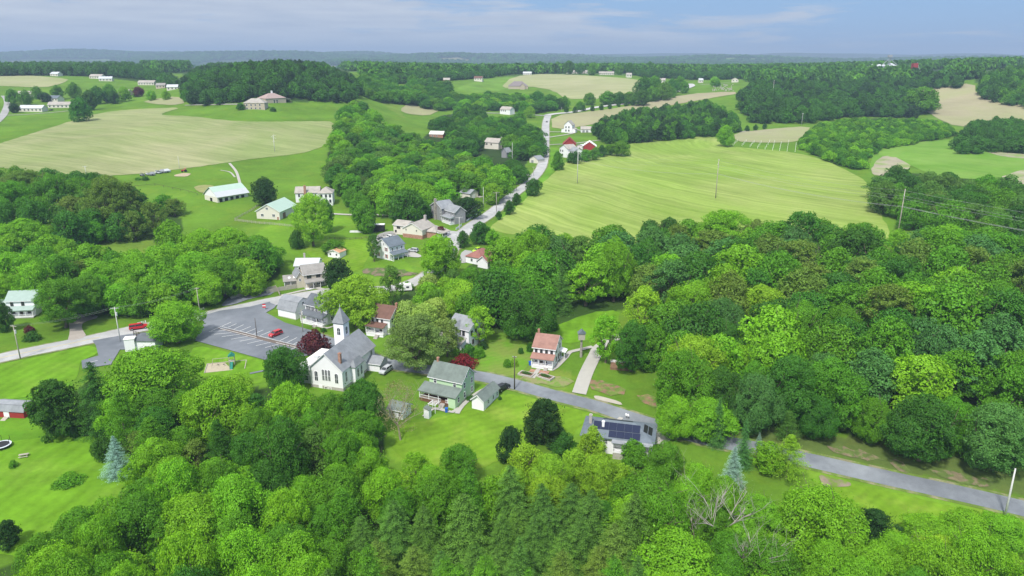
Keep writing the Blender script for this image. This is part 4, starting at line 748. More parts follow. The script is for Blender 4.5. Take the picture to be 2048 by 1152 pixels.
# --- woods that read as one mass
PM=[broad(f'woodland_crown_{i}',LEAFW,3600,.12,26,[1.2,1.4,1.05][i],.15,seed=200+i,lr=(.25,.42)) for i in range(3)]+[broad(f'far_crown_{i}',LEAFW,420,.34,14,1.1,.1,seed=210+i,lr=(.3,.5)) for i in range(2)]
pcol=bpy.data.collections.new('woodland_crowns'); 
PMN=1
for i,m_ in enumerate(PM): pcol.objects.link(bpy.data.objects.new(f'woodland_crown_{i}',m_))
def gn():
    g=bpy.data.node_groups.new('scatter_crowns','GeometryNodeTree'); g.interface.new_socket('Geometry',in_out='INPUT',socket_type='NodeSocketGeometry'); g.interface.new_socket('Geometry',in_out='OUTPUT',socket_type='NodeSocketGeometry')
    n=g.nodes;l=g.links; a=n.new('NodeGroupInput'); o=n.new('NodeGroupOutput'); ip=n.new('GeometryNodeInstanceOnPoints'); ci=n.new('GeometryNodeCollectionInfo'); ci.inputs[0].default_value=pcol; ci.inputs[1].default_value=True; ci.inputs[2].default_value=True
    def na(nm,ty):
        q=n.new('GeometryNodeInputNamedAttribute'); q.data_type=ty; q.inputs[0].default_value=nm; return [s for s in q.outputs if s.enabled and s.name=='Attribute'][0]
    l.new(a.outputs[0],ip.inputs['Points']); l.new(ci.outputs[0],ip.inputs['Instance']); ip.inputs['Pick Instance'].default_value=True
    l.new(na('var','INT'),ip.inputs['Instance Index']); l.new(na('rot','FLOAT_VECTOR'),ip.inputs['Rotation']); l.new(na('scl','FLOAT_VECTOR'),ip.inputs['Scale']); l.new(ip.outputs[0],o.inputs[0]); return g
GN=gn()
for i,m_ in enumerate(PB):
    q=m_.copy(); q.materials.clear(); q.materials.append(LEAFW); pcol.objects.link(bpy.data.objects.new(f'woodland_crown_{5+i}',q))
def mass(name,label,cat,X,Y,W,H,var,tones):
    n=len(X); me=bpy.data.meshes.new(name); me.from_pydata(np.c_[X,Y,T(X,Y)-.3].tolist(),[],[])
    def at(nm,ty,d,f='value'): a=me.attributes.new(nm,ty,'POINT'); a.data.foreach_set(f,np.ascontiguousarray(d).ravel())
    at('var','INT',var.astype(np.int32)); at('rot','FLOAT_VECTOR',np.c_[np.zeros((n,2)),RNG.uniform(0,6.28,n)].astype(np.float32),'vector')
    at('scl','FLOAT_VECTOR',np.c_[W/2,W/2,H/1.35].astype(np.float32),'vector')
    tt=np.array([TONE[t][0] for t in tones]); c=tt[RNG.integers(0,len(tt),n)]*RNG.uniform(.82,1.18,(n,1)); at('tint','FLOAT_COLOR',np.c_[c,np.ones(n)].astype(np.float32),'color')
    o=bpy.data.objects.new(name,me); link(o); md=o.modifiers.new('crowns','NODES'); md.node_group=GN; tag(o,label,cat,None,'stuff'); return o
def mass_px(name,label,pp,H,gap,tones,lift=.6):
    P=[(p.x,p.y) for p in wpoly(pp,H*lift,1,20)]; A=np.array(P); gx=np.arange(A[:,0].min(),A[:,0].max(),gap); gy=np.arange(A[:,1].min(),A[:,1].max(),gap*.9); X,Y=np.meshgrid(gx,gy); X=X.ravel()+RNG.uniform(-.45,.45,X.size)*gap; Y=Y.ravel()+RNG.uniform(-.45,.45,Y.size)*gap
    k=pip(P,X,Y)&(np.hypot(X,Y)<1900); X=X[k];Y=Y[k]; n=len(X); W=gap*RNG.uniform(1.1,1.8,n); print(name,n); mass(name,label,'woodland',X,Y,W,.86*H*RNG.uniform(.7,1.2,n),RNG.integers(0,3,n),tones)
mass_px('woodland','dark wooded hilltop above the large brick house',[(362,180),(372,150),(420,130),(520,124),(620,126),(690,146),(722,172),(722,190),(650,188),(590,180),(530,178),(480,186),(430,192),(385,194)],15,10.5,['dk','dd','dk','dg'])
mass_px('woodland','dark oval copse between the hay field and the tan crop field',[(1190,262),(1200,240),(1270,220),(1330,218),(1400,202),(1440,212),(1472,232),(1470,250),(1400,256),(1340,262),(1280,266),(1220,270)],15,9,['dg','mi','dk','dd'])
mass_px('woodland','long dark wood along the ridge behind the copse, right of centre',[(1478,190),(1490,164),(1560,161),(1650,165),(1740,160),(1790,160),(1812,182),(1870,192),(1868,210),(1800,222),(1740,215),(1660,225),(1560,232),(1500,228)],16,11,['dk','dg','dk','dd'])
mass_px('woodland','wood on the far side of the tan field near the silos',[(1800,154),(1830,147),(1900,143),(1930,152),(1930,162),(1870,166),(1805,166)],15,11,['dk','dd','dg'])
mass_px('woodland','wooded hillside at the right edge above the tan field',[(1955,178),(1965,155),(2010,140),(2100,125),(2130,205),(2040,198)],18,10,['dg','dk','mi'])
mass_px('woodland','young bushy thicket between the hay field and the green meadow',[(1600,290),(1610,268),(1660,240),(1740,238),(1830,238),(1900,248),(1912,265),(1820,278),(1760,288),(1725,310),(1725,332),(1700,325),(1650,306)],8.5,7.5,['mi','br','mi','dg'])
mass_px('woodland','dark trees at the right edge behind the green meadow',[(1915,290),(1920,265),(1960,240),(2040,240),(2110,250),(2110,290),(2000,288),(1950,292)],12,9,['dg','dk'])
mass_px('woodland','blue-green wooded hillside beyond the valley left of centre',[(725,160),(800,154),(900,151),(985,146),(1060,134),(1060,124),(900,124),(740,124)],14,12,['dk','dk','dg'])
mass_px('woodland','wood behind the houses on the crest of the far hay field',[(1060,134),(1100,131),(1250,136),(1290,146),(1350,148),(1400,151),(1490,148),(1490,130),(1060,126)],14,12,['dk','dk','dg'])
mass_px('woodland','tree line on the skyline at the far left',[(-60,140),(-60,122),(60,124),(200,120),(240,124),(300,143),(350,150),(350,160),(320,155),(250,141),(130,138),(60,138)],17,12,['dg','dk','dk'])
pv=np.array([5+random.randrange(5) for _ in REST]); zz=[ext(PB[v-5]) for v in pv]
o=mass('wood_trees','smaller leafy trees filling the woods between the single trees','leafy tree',np.array([d['x'] for d in REST]),np.array([d['y'] for d in REST]),np.array([d['W']/z[1] for d,z in zip(REST,zz)]),np.array([d['H']/z[0]*1.35 for d,z in zip(REST,zz)]),pv,['dg'])
o.data.attributes['tint'].data.foreach_set('color',np.array([[v*random.uniform(.9,1.1) for v in TONE[d['tone']][0]]+[1] for d in REST],np.float32).ravel())
def farpts(r0,r1,gap,ths=.70):
    X=[];n=int((r1*r1-r0*r0)*ths/(gap*gap)); r=np.sqrt(RNG.uniform(r0*r0,r1*r1,n)); th=RNG.uniform(-ths,ths,n); x=r*np.sin(th); y=r*np.cos(th)
    a=(th-TH0)/(TH1-TH0)*(gX.shape[1]-1); b=(np.log(r)-_lrs[gj])/(LR1-_lrs[gj])*(gX.shape[0]-1); c=colr[b.astype(int),a.astype(int),:3]
    k=(np.abs(c-np.array(FARW)).sum(1)<.02)&~((x>640)&(x<790)&(y>1150)&(y<1400)); return x[k],y[k]
x,y=farpts(900,3300,15.5); n=len(x); mass('distant_forest','forest covering the rolling country beyond the farms','forest',x,y,RNG.uniform(14,24,n),RNG.uniform(13,21,n),RNG.integers(3,5,n),['dg','dk','mi'])
x2,y2=farpts(3300,9500,44); n2=len(x2); mass('horizon_forest','hazy forest on the farthest ridges','forest',x2,y2,RNG.uniform(45,80,n2),RNG.uniform(18,30,n2),RNG.integers(3,5,n2),['dg','dk']); print('far',n,n2)

# ================================================================ buildings
WHITE=mat('white_clapboard',(.84,.83,.86),.7,.035,.8,stripe=('z',1.6,0,.05,0.)); WHITE2=mat('white_trim',(.86,.85,.87),.6,.02,1.); CREAM=mat('cream_siding',(.70,.66,.58),.7,.04,.8,stripe=('z',1.4,0,.05,0.)); BEIGE=mat('beige_siding',(.55,.50,.42),.75,.05,.8,stripe=('z',1.4,0,.06,0.))
GREENW=mat('pale_green_siding',(.48,.66,.42),.7,.05,.7,stripe=('z',1.5,0,.07,0.)); STONE=mat('field_stone',(.40,.37,.32),.9,.35,1.6,var2=((.26,.24,.22),1.4,.4,.6)); BRICK=mat('red_brick',(.34,.17,.12),.9,.25,2.,var2=((.42,.25,.18),1.3,.4,.6)); GREYW=mat('grey_shingle_wall',(.27,.27,.28),.85,.15,1.5,stripe=('z',1.4,0,.1,0.))
REDW=mat('barn_red_boards',(.33,.04,.035),.8,.12,1.,stripe=('x',1.8,0,.15,.2)); FOUND=mat('stone_foundation',(.42,.39,.36),.9,.2,1.4); TANW=mat('tan_stucco',(.50,.42,.33),.85,.1,.8)
def roofm(n,c,a=.16): return mat(n,c,.85,a,1.1,stripe=('z',2.2,0,.12,.4),var2=(tuple(v*.82 for v in c),.35,.42,.62))
SLATE=roofm('grey_shingles',(.265,.28,.30)); DSLATE=roofm('dark_shingles',(.13,.145,.165)); GREENR=roofm('green_shingles',(.17,.205,.185)); REDR=roofm('terracotta_shingles',(.33,.185,.15)); BROWNR=roofm('brown_shingles',(.17,.095,.075)); TANR=roofm('tan_shingles',(.40,.37,.33)); WHR=mat('white_membrane_roof',(.84,.82,.78),.6,.03,.5)
MINT=mat('mint_metal_roof',(.42,.55,.46),.5,.07,.5,stripe=('x',1.1,0,.08,0.)); GREYR=roofm('warm_grey_shingles',(.30,.285,.265)); MAROON=roofm('maroon_roof',(.29,.13,.11)); METAL=mat('light_metal_roof',(.52,.54,.56),.45,.06,.5,stripe=('x',1.1,0,.07,0.)); ORANGE=roofm('orange_shingles',(.58,.32,.18)); BARNRED=roofm('red_barn_roof',(.30,.05,.045))
BLUER=roofm('slate_blue_shingles',(.15,.18,.21)); GLASS=mat('window_glass',(.035,.045,.055),.12,.1,1.,spec=.6); DOORM=mat('dark_door',(.09,.07,.06),.5,.1,2.); SHUT=mat('black_shutters',(.04,.042,.045),.6,.05,2.); SHUTR=mat('red_shutters',(.42,.10,.08),.6,.05,2.); WOODD=mat('deck_boards',(.17,.085,.05),.8,.2,2.); BRONZE=mat('brown_porch_wood',(.22,.13,.08),.8,.15,2.); BLACK=mat('black_metal',(.02,.02,.022),.4,.05,2.); CURB=mat('weathered_fence',(.40,.37,.31),.85,.15,2.)
WC={}
class House:
    def __init__(s,name,label,cat,A,B,zb=-1.2,rot=None,L=None,group=None):
        pa=G(*A); pb=G(*B) if B else None; s.L=L or (pb-pa).xy.length; a=rot if rot is not None else math.atan2(pb.y-pa.y,pb.x-pa.x)
        z=min(pa.z,pb.z) if pb else pa.z
        s.e=empty(name,(pa.x,pa.y,z),a); tag(s.e,label,cat,group); s.zb=zb; s.b={}; s.small=pa.length>400
    def block(s,k,u0,u1,v0,v1,eave,rise,ridge,wm,rm,kind='gable',z0=None,oh=.38,wname='wall',rname='roof',over=None,found=None,apex=.5):
        z0=s.zb if z0 is None else z0; s.b[k]=(u0,u1,v0,v1,eave); m=MB(); um=u0+(u1-u0)*apex; vm=v0+(v1-v0)*apex
        if kind=='gable':
            if ridge=='u': m.ext([(v0,z0),(v1,z0),(v1,eave),(vm,eave+rise),(v0,eave)],'x',u0,u1)
            else: m.ext([(u0,z0),(u1,z0),(u1,eave),(um,eave+rise),(u0,eave)],'y',v0,v1)
        elif kind=='gambrel':
            w_=v1-v0 if ridge=='u' else u1-u0; b0=v0 if ridge=='u' else u0; pr=[(b0,z0),(b0+w_,z0),(b0+w_,eave),(b0+w_*.80,eave+rise*.68),(b0+w_*.5,eave+rise),(b0+w_*.2,eave+rise*.68),(b0,eave)]; m.ext(pr,'x' if ridge=='u' else 'y',*( (u0,u1) if ridge=='u' else (v0,v1)))
        elif kind=='shed':
            if ridge=='f': m.ext([(v0,z0),(v1,z0),(v1,eave+rise),(v0,eave)],'x',u0,u1)
            elif ridge=='r': m.ext([(u0,z0),(u1,z0),(u1,eave),(u0,eave+rise)],'y',v0,v1)
            elif ridge=='l': m.ext([(u0,z0),(u1,z0),(u1,eave+rise),(u0,eave)],'y',v0,v1)
        else: m.box(u0,u1,v0,v1,z0,eave)
        wo=m.build(wname,wm,s.e)
        if found:
            f=MB(); f.box(u0-.04,u1+.04,v0-.04,v1+.04,z0-.02,found[1]); f.build('foundation',found[0],s.e)
        r=MB(); t=.16
        def q(p): r.slab(p,t)
        if kind=='gable':
            g=.42
            if ridge=='u':
                d=rise/(vm-v0); e1=rise/(v1-vm); a,b=u0-g,u1+g
                q([(a,v0-oh,eave-d*oh+.02),(b,v0-oh,eave-d*oh+.02),(b,vm,eave+rise+.02),(a,vm,eave+rise+.02)]); q([(b,v1+oh,eave-e1*oh+.02),(a,v1+oh,eave-e1*oh+.02),(a,vm,eave+rise+.02),(b,vm,eave+rise+.02)])
            else:
                d=rise/(um-u0); e1=rise/(u1-um); a,b=v0-g,v1+g
                q([(u0-oh,b,eave-d*oh+.02),(u0-oh,a,eave-d*oh+.02),(um,a,eave+rise+.02),(um,b,eave+rise+.02)]); q([(u1+oh,a,eave-e1*oh+.02),(u1+oh,b,eave-e1*oh+.02),(um,b,eave+rise+.02),(um,a,eave+rise+.02)])
        elif kind=='gambrel':
            pr=pr[2:]; c0=(pr[0][0]+oh*.5,pr[0][1]-oh); c1=(pr[-1][0]-oh*.5,pr[-1][1]-oh); pr=[c0]+pr[1:-1]+[c1]; a,b=((u0,u1) if ridge=='u' else (v0,v1)); a-=.35;b+=.35
            for i in range(4):
                (p,z1),(p2,z2)=pr[i],pr[i+1]
                q([(b,p,z1),(a,p,z1),(a,p2,z2),(b,p2,z2)] if ridge=='u' else [(p,a,z1),(p,b,z1),(p2,b,z2),(p2,a,z2)])
        elif kind=='hip':
            a,b,c,d=u0-oh,u1+oh,v0-oh,v1+oh; z=eave-.05; w_=min(b-a,d-c)/2; 
            if b-a>=d-c: R1,R2=(a+w_,(c+d)/2,z+rise),(b-w_,(c+d)/2,z+rise)
            else: R1,R2=((a+b)/2,c+w_,z+rise),((a+b)/2,d-w_,z+rise)
            P=[(a,c,z),(b,c,z),(b,d,z),(a,d,z)]; lo=[(x,y,zz-.14) for x,y,zz in P]
            fs=[(0,1,5,4),(2,3,4,5),(1,2,5),(3,0,4)] if b-a>=d-c else [(0,1,4),(1,2,5,4),(2,3,5),(3,0,4,5)]
            r.add(P+[R1,R2]+lo,fs+[(6,7,1,0),(7,8,2,1),(8,9,3,2),(9,6,0,3),(9,8,7,6)])
        elif kind=='flat': r.box(u0-.15,u1+.15,v0-.15,v1+.15,eave+.003,eave+.28)
        elif kind=='shed':
            if ridge=='f': d=rise/(v1-v0); q([(u0-oh,v0-oh,eave-d*oh+.02),(u1+oh,v0-oh,eave-d*oh+.02),(u1+oh,v1,eave+rise+.02),(u0-oh,v1,eave+rise+.02)])
            elif ridge=='r': d=rise/(u1-u0); q([(u1+oh,v0-oh,eave-d*oh+.02),(u1+oh,v1+oh,eave-d*oh+.02),(u0,v1+oh,eave+rise+.02),(u0,v0-oh,eave+rise+.02)])
            elif ridge=='l': d=rise/(u1-u0); q([(u0-oh,v1+oh,eave-d*oh+.02),(u0-oh,v0-oh,eave-d*oh+.02),(u1,v0-oh,eave+rise+.02),(u1,v1+oh,eave+rise+.02)])
        ro=r.build(rname,rm,s.e); s.roof=ro; s.wall=wo
        if kind in('gable','gambrel') and not s.small:      # white rake boards and gutters
            bs=[]
            class _T:
                def slab(_,*a): q_=MB(); q_.slab(*a); bs.append(q_)
                def box(_,*a): q_=MB(); q_.box(*a); bs.append(q_)
            t_=_T()
            if kind=='gable' and ridge=='u':
                for uu in (u0-.45,u1+.42):
                    for (p,zz,p2,z2) in ((v0-oh,eave-rise/(vm-v0)*oh,vm,eave+rise),(v1+oh,eave-rise/(v1-vm)*oh,vm,eave+rise)): t_.slab([(uu,p,zz-.16),(uu,p2,z2-.16),(uu,p2,z2+.10),(uu,p,zz+.10)],.04)
                dd=rise/(vm-v0); t_.box(u0-.42,u1+.42,v0-oh-.13,v0-oh-.01,eave-dd*oh-.10,eave-dd*oh+.08)
            elif kind=='gable':
                for vv in (v0-.45,v1+.42):
                    for (p,zz,p2,z2) in ((u0-oh,eave-rise/(um-u0)*oh,um,eave+rise),(u1+oh,eave-rise/(u1-um)*oh,um,eave+rise)): t_.slab([(p,vv,zz-.16),(p2,vv,z2-.16),(p2,vv,z2+.10),(p,vv,zz+.10)],.04)
            for q_ in bs: q_.build('rake_board',WHITE2,ro)
        return s
    def place(s,o,k,side,p,z,off=0.):
        u0,u1,v0,v1,_=s.b[k]; o.parent=s.e
        if side=='f': o.location=(p,v0-off,z); o.rotation_euler=(0,0,0)
        if side=='b': o.location=(p,v1+off,z); o.rotation_euler=(0,0,math.pi)
        if side=='l': o.location=(u0-off,p,z); o.rotation_euler=(0,0,-math.pi/2)
        if side=='r': o.location=(u1+off,p,z); o.rotation_euler=(0,0,math.pi/2)
        return o
    def win(s,k,side,ps,z,w=.95,h=1.5,sh=None,style='sash',tr=None,label=None):
        """windows: a projecting frame with bars, its pane set back, shutters where the photo shows them"""
        for p in (ps if hasattr(ps,'__len__') else [ps]):
            key=(w,h,style); 
            if key not in WC:
                f=MB(); t=.11
                if style=='arch':
                    a=[(-w/2-t,0-t),(w/2+t,0-t),(w/2+t,h-w/2)]+[(math.cos(x)*(w/2+t),h-w/2+math.sin(x)*(w/2+t)) for x in np.linspace(.2,math.pi-.2,7)]+[(-w/2-t,h-w/2)]; f.ext(a,'y',-.05,.02)
                    g=MB(); a=[(-w/2,0),(w/2,0),(w/2,h-w/2)]+[(math.cos(x)*w/2,h-w/2+math.sin(x)*w/2) for x in np.linspace(.2,math.pi-.2,7)]+[(-w/2,h-w/2)]; g.ext(a,'y',-.075,-.052); f.box(-.03,.03,-.10,-.076,0,h-.1); f.box(-w/2,w/2,-.10,-.076,h*.45,h*.45+.06)
                else:
                    f.box(-w/2-t,-w/2,-.10,.02,-t,h+t); f.box(w/2,w/2+t,-.10,.02,-t,h+t); f.box(-w/2,w/2,-.10,.02,h,h+t); f.box(-w/2,w/2,-.14,.02,-t,0)
                    if style=='sash': f.box(-w/2,w/2,-.075,-.045,h*.48,h*.48+.07)
                    if style=='pair': f.box(-.05,.05,-.10,.02,0,h)
                    g=MB(); g.box(-w/2,w/2,-.04,.01,0,h)
                WC[key]=(f,g.mesh('window_pane',GLASS),{})
            f,g,dd=WC[key]; tm=tr or WHITE2
            if tm.name not in dd: dd[tm.name]=f.mesh('window_frame',tm)
            o=bpy.data.objects.new('window',dd[tm.name]); link(o); s.place(o,k,side,p,z)
            q=bpy.data.objects.new('pane',g); link(q,o)
            if sh:
                kk=('sh',w,h,sh.name)
                if kk not in WC: m=MB(); m.box(-.2,.2,-.06,.0,-.05,h+.05); WC[kk]=m.mesh('shutter',sh)
                for sx in (-1,1): c=bpy.data.objects.new('shutter',WC[kk]); link(c,o); c.location=(sx*(w/2+.33),0,0)
        return s
    def door(s,k,side,p,z=0,w=1.0,h=2.1,m=None):
        b=MB(); b.box(-w/2-.1,w/2+.1,-.05,.02,0,h+.1); o=b.build('door',WHITE2); s.place(o,k,side,p,z); c=MB(); c.box(-w/2,w/2,-.085,-.052,.02,h); c.build('door_leaf',m or DOORM,o); return s
    def chimney(s,u,v,z0,z1,w=.8,m=None,d=None):
        d=d or w; b=MB(); b.box(u-w/2,u+w/2,v-d/2,v+d/2,z0,z1); b.box(u-w/2-.07,u+w/2+.07,v-d/2-.07,v+d/2+.07,z1,z1+.16); b.box(u-w*.28,u+w*.28,v-d*.28,v+d*.28,z1+.162,z1+.38); b.build('chimney',m or BRICK,s.e); return s
    def porch(s,k,side,p0,p1,dep,h,rise,rm,floor=.5,posts=4,rail=True,pm=None,fm=None,steps=None,skirt=None):
        """an open porch: deck, posts, railing and lean-to roof, built out from one side of a block"""
        pm=pm or WHITE2; o=bpy.data.objects.new('porch',None); link(o); o.empty_display_size=.3; s.place(o,k,side,0,0); u0,u1,v0,v1,_=s.b[k]
        if side=='f': a,b=p0,p1
        elif side=='b': a,b=-p1,-p0; o.location=(0,v1,0)
        elif side=='r': a,b=p0,p1; o.location=(u1,0,0)
        else: a,b=-p1,-p0; o.location=(u0,0,0)
        d=MB(); d.box(a,b,-dep,-.01,floor-.18,floor); d.build('deck',fm or WHITE2,o)
        if skirt or floor>.3: d=MB(); d.box(a+.1,b-.1,-dep+.1,-.02,s.zb,floor-.181); d.build('porch_skirt',skirt or FOUND,o)
        r=MB(); r.slab([(a-.3,-dep-.3,h-.02),(b+.3,-dep-.3,h-.02),(b+.3,-.01,h+rise),(a-.3,-.01,h+rise)],.14); r.build('porch_roof',rm,o)
        f=MB(); f.box(a-.02,b+.02,-dep-.06,-dep+.14,h-.32,h-.03); 
        for x in (a,b-.12): f.slab([(x,-dep,h-.30),(x,-.02,h-.05),(x,-.02,h+rise-.04),(x,-dep,h-.05)],.12)
        f.build('porch_beam',pm,o)
        for i in range(posts): x=a+.1+(b-a-.2)*i/(posts-1); q=MB(); q.box(x-.08,x+.08,-dep+.02,-dep+.18,floor,h-.3); q.build('porch_post',pm,o)
        if rail:
            q=MB(); gap=steps or (-9,-9)
            def seg(x0,y0,x1,y1):
                n=max(2,int(math.dist((x0,y0),(x1,y1))/.28)); q.slab([(x0,y0,floor+.88),(x1,y1,floor+.88),(x1,y1,floor+.98),(x0,y0,floor+.98)],.06); q.slab([(x0,y0,floor+.10),(x1,y1,floor+.10),(x1,y1,floor+.17),(x0,y0,floor+.17)],.05)
                for i in range(n+1): x=x0+(x1-x0)*i/n; y=y0+(y1-y0)*i/n; q.box(x-.025,x+.025,y-.025,y+.025,floor+.17,floor+.88)
            if steps: seg(a,-dep+.1,steps[0],-dep+.1); seg(steps[1],-dep+.1,b,-dep+.1)
            else: seg(a,-dep+.1,b,-dep+.1)
            seg(a+.05,-dep+.1,a+.05,-.1); seg(b-.05,-dep+.1,b-.05,-.1); q.build('porch_railing',pm,o)
        if steps:
            q=MB(); n=max(2,round(floor/.18))
            for i in range(n): q.box(steps[0],steps[1],-dep-.28*(i+1),-dep-.28*i-.002,-.4,floor-.18*(i+1))
            q.build('porch_steps',FOUND if pm is WHITE2 else pm,o)
        return s
# ---- the church
h=House('church','white clapboard church with grey gabled roof and square belfry','church',(623,773),(687,783))
L=h.L; E=6.4; D=19.5
h.block('m',0,L,0,D,E,4.6,'v',WHITE,SLATE,found=(FOUND,.95),z0=-2.2)
h.win('m','f',[L/2-.95,L/2,L/2+.95],2.7,.62,3.3,style='arch').win('m','f',[1.9,L-1.9],2.3,.95,2.9,style='arch').win('m','f',[L/2-.4,L/2+.9],-.2,.8,.9).door('m','f',L/2-2.1,-.9,1.,1.9,m=WHITE2)
h.win('m','r',[2.1,],2.3,.75,2.9,style='arch').win('m','r',[D-2.2],2.6,.75,3.0,style='arch')
h.block('bay',L-.02,L+1.5,4.6,9.6,E-.6,1.9,'f',WHITE,SLATE,kind='hip',z0=-2.,wname='bay_wall',rname='bay_roof',found=(FOUND,.9)); h.win('bay','r',[6.2,8.2],2.2,.8,2.6,style='arch')
h.block('tw',.4,3.7,D-6.0,D-2.7,14.6,0,'f',WHITE,SLATE,kind='flat',wname='belfry_wall',rname='belfry_cornice')
b=MB(); z=14.89; c=(.05,4.05,D-6.35,D-2.35); mx,my=2.05,D-4.35; b.add([(c[0],c[2],z),(c[1],c[2],z),(c[1],c[3],z),(c[0],c[3],z),(mx,my,z+4.6)],[(3,2,1,0),(0,1,4),(1,2,4),(2,3,4),(3,0,4)]); b.build('spire',SLATE,h.e)
for sd,p in (('f',2.05),('r',D-4.35),('l',D-4.35)): h.win('tw',sd,[p],11.2,1.0,2.2,style='arch')
b=MB(); b.tube([(mx,my,z+4.4),(mx,my,z+5.5)],.05); b.build('finial',WHITE2,h.e)
h.chimney(L-1.5,1.9,E+.3,E+4.2,.75)
h.block('an',-6.5,-.02,1.6,D-2.5,4.1,0,'u',WHITE,WHR,kind='flat',wname='annex_wall',rname='annex_roof',z0=-2.); h.win('an','f',[-4.6,-2.4],1.1,1.,1.4)
b=MB(); b.box(-2.4,-.6,9.,10.6,4.39,5.0); b.box(-4.6,-3.2,9.5,10.6,4.39,5.1); b.build('roof_air_unit',METAL,h.e)
h.block('rw',L,L+4.2,D-5.2,D,3.0,1.3,'u',WHITE,SLATE,wname='side_wing_wall',rname='side_wing_roof')
# ---- green house with its sheds
h=House('farmhouse','pale green house with dark green roof and deep back porch','house',(860,791),(924,806))
L=h.L; D=7.2
h.block('m',0,L,0,D,6.2,3.0,'u',GREENW,GREENR,found=(FOUND,.5)).win('m','f',[1.9,8.1],4.4,.8,1.3).win('m','r',[1.5,5.6],1.1,.8,1.6).win('m','r',[1.5,5.6],3.9,.8,1.5).win('m','r',[2.7,4.6],6.6,.6,.9).chimney(.8,D/2,8.4,10.2,.6)
h.block('enc',L-2.2,L-.03,-3.6,-.02,3.1,1.2,'f',GREENW,GREENR,kind='shed',wname='porch_room_wall',rname='porch_room_roof').win('enc','r',[-1.8],1.1,.8,1.4)
h.porch('m','f',-1.2,L-2.25,3.6,3.0,1.25,GREENR,floor=.9,posts=4,pm=WHITE2,fm=WOODD,skirt=WOODD,steps=(L-4.6,L-3.2))
h=House('shed','white shed with green shingle roof beside the lawn','shed',(944,817),(967.5,822.5))
h.block('m',0,h.L,0,8.9,3.0,1.5,'v',WHITE,GREENR,oh=.3).win('m','r',[2.6,5.6,7.8],1.2,.7,1.0).door('m','b',1.8,0)
h=House('outhouse','tiny white garden outhouse with green roof near the porch','outhouse',(848,836),(858,838))
h.block('m',0,h.L,0,1.5,2.5,.5,'r',WHITE,GREENR,kind='shed',oh=.2)
b=empty('pergola',G(868,822)); b.rotation_euler=(0,0,R(-25)); tag(b,'small white garden pergola next to the outhouse','pergola')
for x in (-1,1):
    for y in (-1,1): q=MB(); q.box(x-.06,x+.06,y-.06,y+.06,-.2,2.3); q.build('post',WHITE2,b)
q=MB(); [q.box(-1.25,1.25,y-.05,y+.05,2.301,2.42) for y in (-1,-.33,.33,1)]; [q.box(x-.05,x+.05,-1.25,1.25,2.422,2.52) for x in (-1,1)]; q.build('roof_slats',WHITE2,b)
h=House('shed','white outbuilding with grey roof behind the budding bare tree','shed',(778,833),(806,840)); h.block('m',0,h.L,0,4.2,2.7,1.3,'u',WHITE,GREENR).win('m','f',[1.2,3.4],1.,.7,.9)
# ---- red-roofed white house
h=House('house','narrow white house with terracotta shingle roof and full-width porch','house',(1066.5,728),(1109,735)); L=h.L; D=8.6
h.block('m',0,L,0,D,6.0,2.7,'u',WHITE,REDR,found=(FOUND,.4)).win('m','f',[.9,2.5,4.1,5.7],4.3,.6,1.2,tr=DOORM).win('m','r',[2.,6.2],4.2,.6,1.2,tr=DOORM).win('m','r',[2.,4.4,6.6],1.3,.6,1.3,tr=DOORM).win('m','r',[4.3],6.3,.5,.7,tr=DOORM).win('m','f',[.9,4.],1.2,.7,1.3).door('m','f',2.5,.5).chimney(.4,D/2+.3,7.8,9.8,.6)
h.porch('m','f',0,L,2.4,3.2,.9,REDR,floor=.9,posts=4,skirt=WHITE,steps=(L-2.6,L-1.5)); h.porch('m','r',D-2.6,D-.2,1.6,2.7,.5,WHITE2,floor=.3,posts=2,rail=False)
b=MB(); b.box(.2,L-.6,-5.2,-3.35,-.6,.12); o=b.build('patio',BRICK,h.e)
for A_,B_,c in (((1035,750),(1063,757),'left'),((1072,754),(1100,764),'right')):
    p=G(*A_);q=G(*B_); l=(q-p).xy.length; e=empty('raised_bed',p,math.atan2(q.y-p.y,q.x-p.x)); tag(e,f'low stone-edged bed with shrubs {c} of the front walk','flower bed')
    m=MB(); m.box(0,l,-.0,.3,-.8,.5); m.box(0,l,2.4,2.7,-.8,.5); m.box(0,.3,.301,2.399,-.8,.5); m.box(l-.3,l,.301,2.399,-.8,.5); m.build('stone_edge',FOUND,e); m=MB(); m.box(.3,l-.3,.3,2.4,-.8,.32); m.build('soil',mat('bed_soil',(.16,.10,.07),.95,.3,2.),e)
    m=bpy.data.objects.new('planting',PH[0]); link(m,e); m.location=(l/2,1.5,.2); m.scale=(l*.42,.8,.75); m.color=(.07,.17,.03,1)
